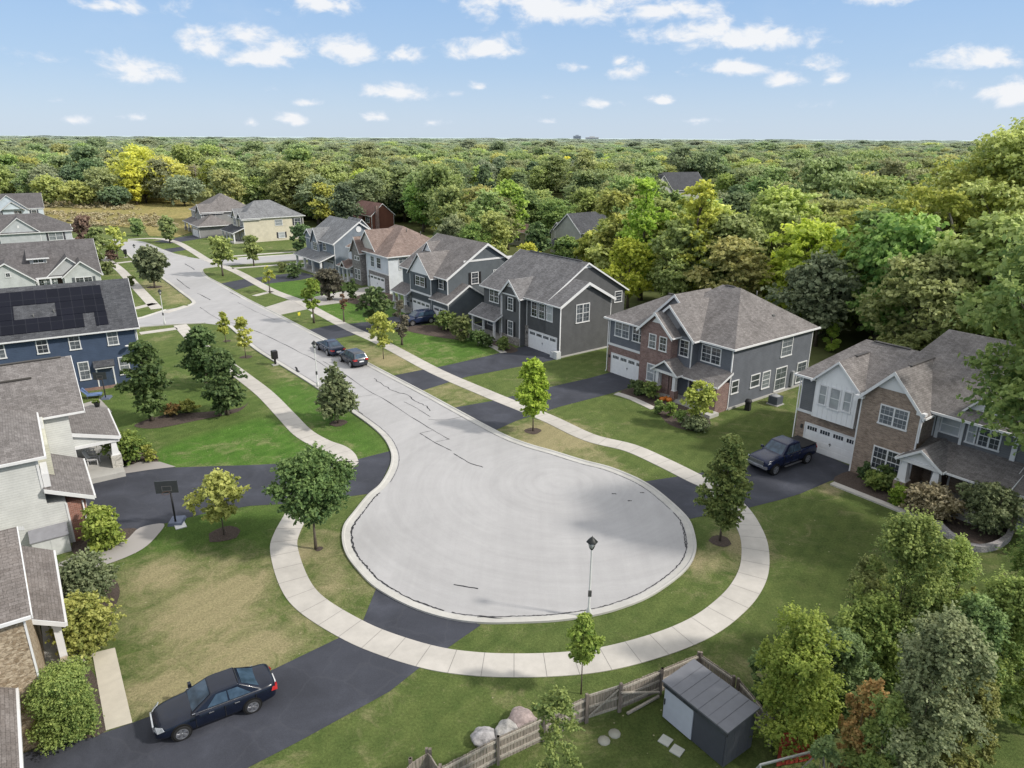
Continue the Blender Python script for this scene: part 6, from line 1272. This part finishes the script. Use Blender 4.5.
S(900,830,622,96,LM('grey',.78),'large grey-green shrub at the front of the thicket',120,340,.08,'round'); S(985,716,586,88,LM('mid',.85),'dense green shrub near the right edge below the dark spruce',90,300); S(950,722,600,80,LM('dark',1.15),'deep green shrub between the large grey-green one and the dense green one',80,280); S(850,800,684,50,LM('rust',1.1),'orange-tinged autumn shrub over the red boards',50,220,.08,'vase'); S(836,790,700,26,LM('rust',.8),'small rusty shrub over the red boards',24,140,.08,'vase')
S(940,815,672,64,LM('yel',.45),'yellow-green shrub at the bottom right of the thicket',70,260); S(866,830,705,70,LM('mid',.7),'bottom green shrub between the rusty one and the large grey-green one',70,260); S(812,824,742,40,LM('dark',1.0),'dark shrub at the bottom beside the swing frame',34,200); S(1030,622,515,84,LM('mid',.9),'green shrub at the right edge below the retaining wall',80,280); S(1026,735,676,44,LM('lime',.7),'lime shrub tip at the right edge',30,170); S(762,704,652,46,LM('dark',1.0),'low dark shrub overhanging the fence corner behind the shed',34,180)
T(1014,664,572,58,L_BLUE(),'dark blue-green spruce at the right edge',shape='cone',tf=.03,ncl=80,npl=220,ls=.13,cr=.3)
# the tall trees at the right
big1 = T(955,332,158,150,LM('yel',.8),'broad olive tree with a bare leaning grey limb behind the brown brick house',shape='round',tf=.2,ncl=120,npl=330,ls=.3,cr=.2,limbs=.25,tr=.45,bmat=bark((.2,.18,.16)))
T(1004,338,116,190,LM('olive',1.35),'tallest tree of the scene, rising above the horizon at the right edge',shape='round',tf=.25,ncl=130,npl=330,ls=.3,cr=.19,limbs=.3,tr=.42,bmat=bark((.2,.18,.16)))
p0 = at(955,332); lm = MB()
pts = [at(983,300,3.5)]; 
def dirpt(px_,py_,y): d = ray(px_,py_); k = y/d[1]; return Vector((d[0]*k, y, CAM_H+d[2]*k))
yy = p0.y-7; P_ = [dirpt(984,292,yy),dirpt(972,268,yy),dirpt(956,250,yy),dirpt(942,235,yy),dirpt(929,218,yy),dirpt(919,205,yy)]; P_ = [q-p0 for q in P_]; P_ = [Vector((0,0,2))]+P_
lm.tube(P_,[.55,.5,.45,.38,.3,.22,.12],8); lm.tube([P_[3],P_[3]+Vector((-1.2,-.5,2.6)),P_[3]+Vector((-2,-.5,4.5))],[.25,.16,.08],6); lm.build('limb', bark((.26,.235,.21)), big1, uv=False)
lf = bpy.data.objects.new('limb_foliage', leaf_mesh('limb_foliage', [(q.x+dx,q.y+dy,q.z+dz,r_,r_,r_*.7,420,.5) for q,dx,dy,dz,r_ in ((P_[6],0,0,1,2.3),(P_[6],-2,-1,-.3,1.8),(P_[5],1.5,0,1.8,2.2),(P_[5],-1.8,0,.6,1.7),(P_[4],2.2,1,1.4,2.0),(P_[3]+Vector((-2,-.5,4.5)),0,0,1,2.3),(P_[3]+Vector((-2,-.5,4.5)),-2.5,1,-1,1.8),(P_[4],-2,-1,-1,1.5))], .3, LM('yel',.8), 91)); COL.objects.link(lf); lf.parent = big1
T(1034,556,222,250,L_MID(),'leafy tree overhanging the right end of the brown brick house',shape='round',tf=.34,ncl=120,npl=300,ls=.22,cr=.19,limbs=.3,tr=.25)
T(1062,470,240,150,L_MID(),'second leafy tree behind the overhanging one at the right edge',shape='round',tf=.3,ncl=70,npl=220,ls=.26,cr=.22)

# ------------------------------------------------------------------ the woods
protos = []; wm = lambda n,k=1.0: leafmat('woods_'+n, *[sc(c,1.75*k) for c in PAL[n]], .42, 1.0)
WG = 'trees of the woods'
def proto(H,W,mat,label,shape='round',ncl=46,npl=150,ls=.38,tf=.14,cr=.235):
    ncl = int(ncl*1.6); W *= 1.1
    SEED[0] += 1; r = make_tree('woodland_tree', H, W, ncl, npl, ls, mat, tf, shape, SEED[0], label=label, group=WG, limbs=.3, cr=cr, upb=.45); protos.append((r,[k for k in bpy.data.objects if k.parent == r])); return r
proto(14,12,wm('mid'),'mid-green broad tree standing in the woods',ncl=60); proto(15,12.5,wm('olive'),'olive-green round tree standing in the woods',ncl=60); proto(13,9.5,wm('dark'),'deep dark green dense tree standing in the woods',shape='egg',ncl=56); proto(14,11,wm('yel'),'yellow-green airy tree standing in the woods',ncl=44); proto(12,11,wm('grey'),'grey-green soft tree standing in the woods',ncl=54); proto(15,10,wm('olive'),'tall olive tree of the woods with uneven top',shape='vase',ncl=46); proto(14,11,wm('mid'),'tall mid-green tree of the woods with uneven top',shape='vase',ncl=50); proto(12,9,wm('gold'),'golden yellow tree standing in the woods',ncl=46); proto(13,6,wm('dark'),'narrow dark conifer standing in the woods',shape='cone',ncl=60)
PW = [.17,.22,.08,.24,.1,.1,.09,.005,.015]
rnd = random.Random(21)
KEEP = [(362,203,414,226,186),(552,208,584,230,150),(522,228,546,242,163),(664,174,708,194,280),(530,166,562,186,300),(468,166,496,184,300),(0,180,20,194,260),(178,190,310,262,170),(300,200,440,262,125),(186,160,210,200,290)]
def ok(x,y,H,W):
    d = (x-20.14)*.8+(y-62.12)*.6; s = (x-20.14)*-.6+(y-62.12)*.8
    if s < 178:
        if d < 20+W*.3: return False
    elif not (y > 272 or (x > -84 and d > 4)): return False
    if -3 < (x+37)*.8+(y-190)*.6 < 12 and -2 < (x+37)*-.6+(y-190)*.8 < 14: return False
    if -5 < (x-9.5)*.8+(y-151)*.6 < 19 and -10 < (x-9.5)*-.6+(y-151)*.8 < 10: return False
    u,v0,f = proj(x,y,0); _,v1,_ = proj(x,y,H); hw = W*FPX/f/2
    if u < -60-hw or u > 1084+hw: return False
    for (a,b,c,e,D) in KEEP:
        if f < D+4 and u+hw*.85 > a and u-hw*.85 < c and v1 < e and v0 > b: return False
    return True
cand = []
y = 40.0
while y < 480:
    step = 7.4 if y < 300 else 8.6
    half = y*.86+14; x = -half
    while x < half:
        xx, yy_ = x+rnd.uniform(-.42,.42)*step, y+rnd.uniform(-.42,.42)*step
        i = rnd.choices(range(len(protos)), PW)[0]; sH = rnd.uniform(.72,1.18)
        if rnd.random() < .14: sH *= .62
        if rnd.random() < .06: sH *= 1.25
        if (xx-20.14)*.8+(yy_-62.12)*.6 < 36 and yy_ < 175: sH *= (.8 if yy_ > 110 else 1.0)
        cand.append((xx,yy_,i,sH)); x += step
    y += step*.9
cand.sort(key=lambda c: math.hypot(c[0],c[1]))
count = 0; rest = []; first = [True]*len(protos)
PH = [14,15,13,14,12,15,14,12,13]; PWd = [12,12.5,9.5,11,11,10,11,9,6]
for (x,y,i,sH) in cand:
    if i == 7 and math.hypot(x,y) < 230: i = 3
    if not ok(x,y,PH[i]*sH,PWd[i]*sH): continue
    if count < 290 or (any(first) and first[i]):
        r,kids = protos[i]
        o = r if first[i] else copy_fast(r,kids); first[i] = False
        o.location = (x,y,0); o.rotation_euler.z = rnd.uniform(0,6.28); w_ = rnd.uniform(.9,1.15); o.scale = (sH*w_,sH*w_,sH); count += 1
    else: rest.append((x,y,i,sH,1.0))
for i,f_ in enumerate(first):
    if f_: protos[i][0].location = (-60+i*14,330,0)
# golden trees beyond the meadow and russet ones at the left
for (bx,by,ty,w,mt,lb) in ((146,203,146,62,L_GOLD(),'largest golden tree beyond the meadow'),(173,203,158,46,L_GOLD(),'golden tree right of the largest one beyond the meadow'),(137,205,166,22,L_GOLD(),'narrow golden tree in front of the largest golden one'),(20,196,163,30,L_RED(),'russet-brown tree behind the white building at the left edge'),(52,206,176,34,L_YEL(),'pale yellow-green bushy tree at the left edge of the meadow'),(80,207,182,36,L_YEL(),'yellow-green bushy tree at the meadow edge, second from the left'),(118,207,187,30,L_DARK(),'dark green bushy tree at the middle of the meadow edge'),(185,206,176,46,L_GREY(),'grey-green bushy tree at the right end of the meadow'),(104,206,168,36,L_OLIVE(),'pale olive round tree behind the meadow edge'),(228,197,160,52,L_OLIVE(),'large olive tree behind the far grey house'),(690,312,180,52,L_YEL(),'bright yellow-green tall tree behind the hipped blue-grey house'),(640,300,176,46,L_LIME(),'fresh green tall tree left of the bright yellow-green one'),(508,250,180,42,L_LIME(),'fresh green spreading tree behind the slate-grey house'),(484,236,166,26,L_DARK(),'very dark conifer-like tree below the slate-blue distant roof'),(860,330,212,66,L_LIME(),'lime-green tree beside the brown brick house roof')):
    T(bx,by,ty,w,mt,lb,shape='round',tf=.1,ncl=80,npl=120,ls=.5 if by < 260 else .34,cr=.24)
for (bx,by,ty,w,mt,lb) in ((566,268,236,30,LM('mid'),'low green tree below the light grey gabled house in the woods'),(590,272,232,28,LM('yel'),'yellow-green tree at the right corner of the light grey gabled house'),(612,286,192,46,LM('yel',.9),'tall pale tree right of the light grey gabled house'),(536,262,222,24,LM('dark'),'dark tree between the cottage and the light grey gabled house'),(664,262,190,34,LM('mid'),'tree standing before the distant pale house, left one'),(704,262,192,34,LM('olive'),'tree standing before the distant pale house, right one')):
    T(bx,by,ty,w,mt,lb,shape='round',tf=.1,ncl=80,npl=120,ls=.45,cr=.24)
# everything beyond: one wooded mass
y = 480.0
while y < 7000:
    st = max(9.0, y/46); half = y*.8+20; x = -half
    while x < half:
        xx,yy_ = x+rnd.uniform(-.5,.5)*st, y+rnd.uniform(-.5,.5)*st
        i = rnd.choices(range(len(protos)), [.16,.22,.06,.34,.12,.1,.08,.014,0])[0]
        if rnd.random() < .97: rest.append((xx,yy_,i,rnd.uniform(.6,1.1)*(1.35 if rnd.random() < .05 else 1),max(1,st/10.5)*rnd.uniform(.8,1.3)))
        x += st
    y += st*.9
me = bpy.data.meshes.new('woods'); me.vertices.add(len(rest)); me.vertices.foreach_set('co', np.array([(r[0],r[1],0) for r in rest],np.float32).ravel())
def attr(nm,tp,vals,key='value'):
    a = me.attributes.new(nm,tp,'POINT'); a.data.foreach_set(key, np.array(vals, np.int32 if tp == 'INT' else np.float32).ravel())
attr('idx','INT',[r[2] for r in rest]); attr('rot','FLOAT_VECTOR',[(0,0,rnd.uniform(0,6.28)) for r in rest],'vector'); attr('scl','FLOAT_VECTOR',[(r[3]*r[4],r[3]*r[4],r[3]) for r in rest],'vector')
wo = bpy.data.objects.new('distant_woods', me); COL.objects.link(wo); tag(wo,'endless mixed green woods reaching to the horizon','woods',None,'stuff')
ng = bpy.data.node_groups.new('woods','GeometryNodeTree'); ng.interface.new_socket('Geometry',in_out='INPUT',socket_type='NodeSocketGeometry'); ng.interface.new_socket('Geometry',in_out='OUTPUT',socket_type='NodeSocketGeometry')
gi = ng.nodes.new('NodeGroupInput'); go = ng.nodes.new('NodeGroupOutput'); iop = ng.nodes.new('GeometryNodeInstanceOnPoints'); g2i = ng.nodes.new('GeometryNodeJoinGeometry')
for (r,kids) in protos[::-1]:
    cr_ = [k for k in kids if k.name.startswith('crown')][0]; oi = ng.nodes.new('GeometryNodeObjectInfo'); oi.inputs['Object'].default_value = cr_; oi.inputs['As Instance'].default_value = True; oi.transform_space = 'ORIGINAL'
    ng.links.new(oi.outputs['Geometry'], g2i.inputs[0])
def named(nm,tp):
    n = ng.nodes.new('GeometryNodeInputNamedAttribute'); n.data_type = tp; n.inputs['Name'].default_value = nm; return n.outputs['Attribute']
ng.links.new(gi.outputs[0], iop.inputs['Points']); ng.links.new(g2i.outputs[0], iop.inputs['Instance']); iop.inputs['Pick Instance'].default_value = True
ng.links.new(named('idx','INT'), iop.inputs['Instance Index']); ng.links.new(named('rot','FLOAT_VECTOR'), iop.inputs['Rotation']); ng.links.new(named('scl','FLOAT_VECTOR'), iop.inputs['Scale'])
ng.links.new(iop.outputs[0], go.inputs[0]); md = wo.modifiers.new('woods','NODES'); md.node_group = ng
print('woods individuals', count, 'mass', len(rest))
# tall dry grass of the meadow (stuff)
cl = []
rg = random.Random(3); n = 0
for k in range(2600):
    x = rg.uniform(-190,-84); y = rg.uniform(182,300)
    d = (x-20.14)*.8+(y-62.12)*.6
    if y < 200+abs(x+100)*.12+ (0 if x > -120 else (-120-x)*.6) or d > -6: continue
    if x > -92 and y < 195: continue
    if 246 > y-abs(x+120)*.15 > 232: continue
    r = rg.uniform(.8,2.2); cl.append((x,y,.1,r,r,rg.uniform(.7,1.3),34,rg.random()))
mg = bpy.data.objects.new('meadow_grasses', leaf_mesh('meadow_grasses', cl, .3, leafmat('meadow_leaves',(.24,.23,.1),(.45,.37,.17),(.62,.5,.26)), 77, elong=3.0, upb=1.2)); COL.objects.link(mg); tag(mg,'tall golden and rusty wild grasses covering the meadow','grass',None,'stuff')

# ------------------------------------------------------------------ light and sky
SUN_DIR = Vector((.97,-.22,0)).normalized(); EL = R(38)
sd = Vector((SUN_DIR.x*math.cos(EL),SUN_DIR.y*math.cos(EL),math.sin(EL)))
ld = bpy.data.lights.new('sun','SUN'); ld.energy = 4.0; ld.angle = R(4); ld.color = (1,.945,.85); lo = bpy.data.objects.new('sun', ld); COL.objects.link(lo); lo.rotation_euler = sd.to_track_quat('Z','Y').to_euler()
wd = bpy.data.worlds.new('World'); SC.world = wd; wd.use_nodes = True; nt = wd.node_tree; nt.nodes.clear()
def N(tp,**kw):
    nd = nt.nodes.new(tp)
    for k,v in kw.items():
        if k in nd.inputs.keys(): nd.inputs[k].default_value = v
        else: setattr(nd,k,v)
    return nd
def LK(a,b): nt.links.new(a,b)
def M(op,a,b=None,c=None,clamp=False):
    m = nt.nodes.new('ShaderNodeMath'); m.operation = op; m.use_clamp = clamp
    for i,v in enumerate((a,b,c)):
        if v is None: continue
        if hasattr(v,'links'): LK(v,m.inputs[i])
        else: m.inputs[i].default_value = v
    return m.outputs[0]
sky = N('ShaderNodeTexSky', sky_type='NISHITA', sun_disc=False); sky.sun_elevation = EL; sky.sun_rotation = math.atan2(sd.x,sd.y); sky.air_density = 1.0; sky.dust_density = .6; sky.ozone_density = 1.4
tc = N('ShaderNodeTexCoord'); sx = N('ShaderNodeSeparateXYZ'); LK(tc.outputs['Generated'], sx.inputs[0])
az = M('ARCTAN2', sx.outputs[0], sx.outputs[1]); el = M('ARCSINE', sx.outputs[2])
cb = N('ShaderNodeCombineXYZ'); LK(az,cb.inputs[0]); LK(M('MULTIPLY',el,1.7),cb.inputs[1])
n1 = N('ShaderNodeTexNoise', Scale=22.0, Detail=7.0, Roughness=.6, Distortion=.3); LK(cb.outputs[0],n1.inputs['Vector'])
n2_ = N('ShaderNodeTexNoise', Scale=7.0, Detail=6.0, Roughness=.6, Distortion=.3); LK(cb.outputs[0],n2_.inputs['Vector'])
clouds = [(215,48,32,14,1),(240,35,24,12,1),(255,57,45,11,1),(285,52,28,10,.9),(345,48,34,13,1),(140,72,38,12,1),(405,55,20,10,1),(483,47,36,13,1),(394,92,26,9,1),(318,4,40,12,.9),(345,6,30,9,.8),(560,8,80,18,1),(640,12,70,13,.9),(520,2,60,10,.9),(690,33,50,12,1),(745,40,62,13,1),(730,67,38,10,1),(792,79,22,8,.95),(835,78,14,7,.8),(620,60,18,9,.9),(625,72,22,8,.9),(605,103,20,6,.8),(662,100,14,6,.9),(800,64,32,8,.6),(980,60,42,11,.9),(1012,90,26,12,.9),(950,80,36,10,.6),(72,120,18,7,.8),(140,118,14,5,.7),(289,119,17,6,.9),(310,103,15,4,.7),(273,88,10,5,.7),(376,116,12,6,.8),(450,93,16,5,.7),(478,87,14,5,.6),(547,98,14,4,.6),(250,122,9,5,.6),(120,5,46,9,.7),(890,-4,50,8,.7),(50,58,40,6,.45),(60,100,14,5,.5),(585,66,18,5,.5),(546,120,20,5,.5),(780,105,30,5,.35),(430,122,16,4,.5),(700,120,30,4,.3)]
acc = None
for (cx,cy,rx,ry,st) in clouds:
    d = Vector(ray(cx,cy)).normalized(); a0 = math.atan2(d.x,d.y); e0 = math.asin(d.z); kx = 1/(rx*1.45/FPX*math.cos(math.atan((cx-512)/FPX))**1.0); ky = 1/(ry*1.5/FPX)
    v = N('ShaderNodeCombineXYZ'); LK(M('MULTIPLY',M('SUBTRACT',az,a0),kx),v.inputs[0]); yv = M('MULTIPLY',M('SUBTRACT',el,e0-.1*ry/FPX),ky); LK(M('MAXIMUM',yv,M('MULTIPLY',yv,-1.5)),v.inputs[1])
    ln = N('ShaderNodeVectorMath',operation='LENGTH'); LK(v.outputs[0],ln.inputs[0]); q = M('MULTIPLY',M('SUBTRACT',1.0,ln.outputs['Value']),st)
    acc = q if acc is None else M('MAXIMUM',acc,q)
dens = M('ADD', acc, M('MULTIPLY', M('SUBTRACT', n1.outputs['Fac'], .5), 2.1)); dens = M('ADD', dens, M('MULTIPLY', M('SUBTRACT', n2_.outputs['Fac'], .5), .7))
# clouds outside the photographed part of the sky: plain scattered noise
mask = N('ShaderNodeMapRange', interpolation_type='SMOOTHSTEP'); mask.inputs['From Min'].default_value = .18; mask.inputs['From Max'].default_value = .78; LK(dens,mask.inputs['Value'])
wisp = N('ShaderNodeMapRange', interpolation_type='SMOOTHSTEP'); wisp.inputs['From Min'].default_value = .5; wisp.inputs['From Max'].default_value = .85; wisp.inputs['To Max'].default_value = .12; LK(n2_.outputs['Fac'],wisp.inputs['Value'])
cov = M('MULTIPLY', M('MAXIMUM', M('MULTIPLY',mask.outputs[0],.93), wisp.outputs[0]), M('GREATER_THAN', sx.outputs[2], .002))
# horizon paleness
grad = N('ShaderNodeValToRGB'); LK(M('MULTIPLY',el,2.2,clamp=True),grad.inputs[0]); e = grad.color_ramp.elements; e[0].position = 0; e[0].color = (.64,.77,.93,1); e[1].position = 1; e[1].color = (.16,.34,.72,1); x_ = e.new(.18); x_.color = (.46,.65,.92,1); x_ = e.new(.45); x_.color = (.33,.55,.9,1)
smul = N('ShaderNodeMix', data_type='RGBA', blend_type='MULTIPLY'); smul.inputs[0].default_value = 1; LK(sky.outputs[0],smul.inputs[6]); smul.inputs[7].default_value = (.10,.10,.10,1)
sm = N('ShaderNodeMix', data_type='RGBA'); sm.inputs[0].default_value = .8; LK(smul.outputs[2],sm.inputs[6]); LK(grad.outputs[0],sm.inputs[7])
cc = N('ShaderNodeValToRGB'); LK(mask.outputs[0],cc.inputs[0]); cc.color_ramp.elements[0].color = (.72,.8,.93,1); cc.color_ramp.elements[1].color = (.93,.94,.96,1)
mx = N('ShaderNodeMix', data_type='RGBA'); LK(cov,mx.inputs[0]); LK(sm.outputs[2],mx.inputs[6]); LK(cc.outputs[0],mx.inputs[7])
fill_veil = N('ShaderNodeMapRange', interpolation_type='SMOOTHSTEP'); fill_veil.inputs['From Min'].default_value = R(13); fill_veil.inputs['From Max'].default_value = R(26); LK(el,fill_veil.inputs['Value'])  # bright neutral sky above the view, added to lift the ambient light
mv = N('ShaderNodeMix', data_type='RGBA'); LK(fill_veil.outputs[0],mv.inputs[0]); LK(mx.outputs[2],mv.inputs[6]); vc = N('ShaderNodeValToRGB'); LK(n2_.outputs['Fac'],vc.inputs[0]); vc.color_ramp.elements[0].position = .35; vc.color_ramp.elements[0].color = (.88,.94,1.0,1); vc.color_ramp.elements[1].position = .65; vc.color_ramp.elements[1].color = (1.25,1.22,1.17,1); LK(vc.outputs[0],mv.inputs[7]); mx = mv
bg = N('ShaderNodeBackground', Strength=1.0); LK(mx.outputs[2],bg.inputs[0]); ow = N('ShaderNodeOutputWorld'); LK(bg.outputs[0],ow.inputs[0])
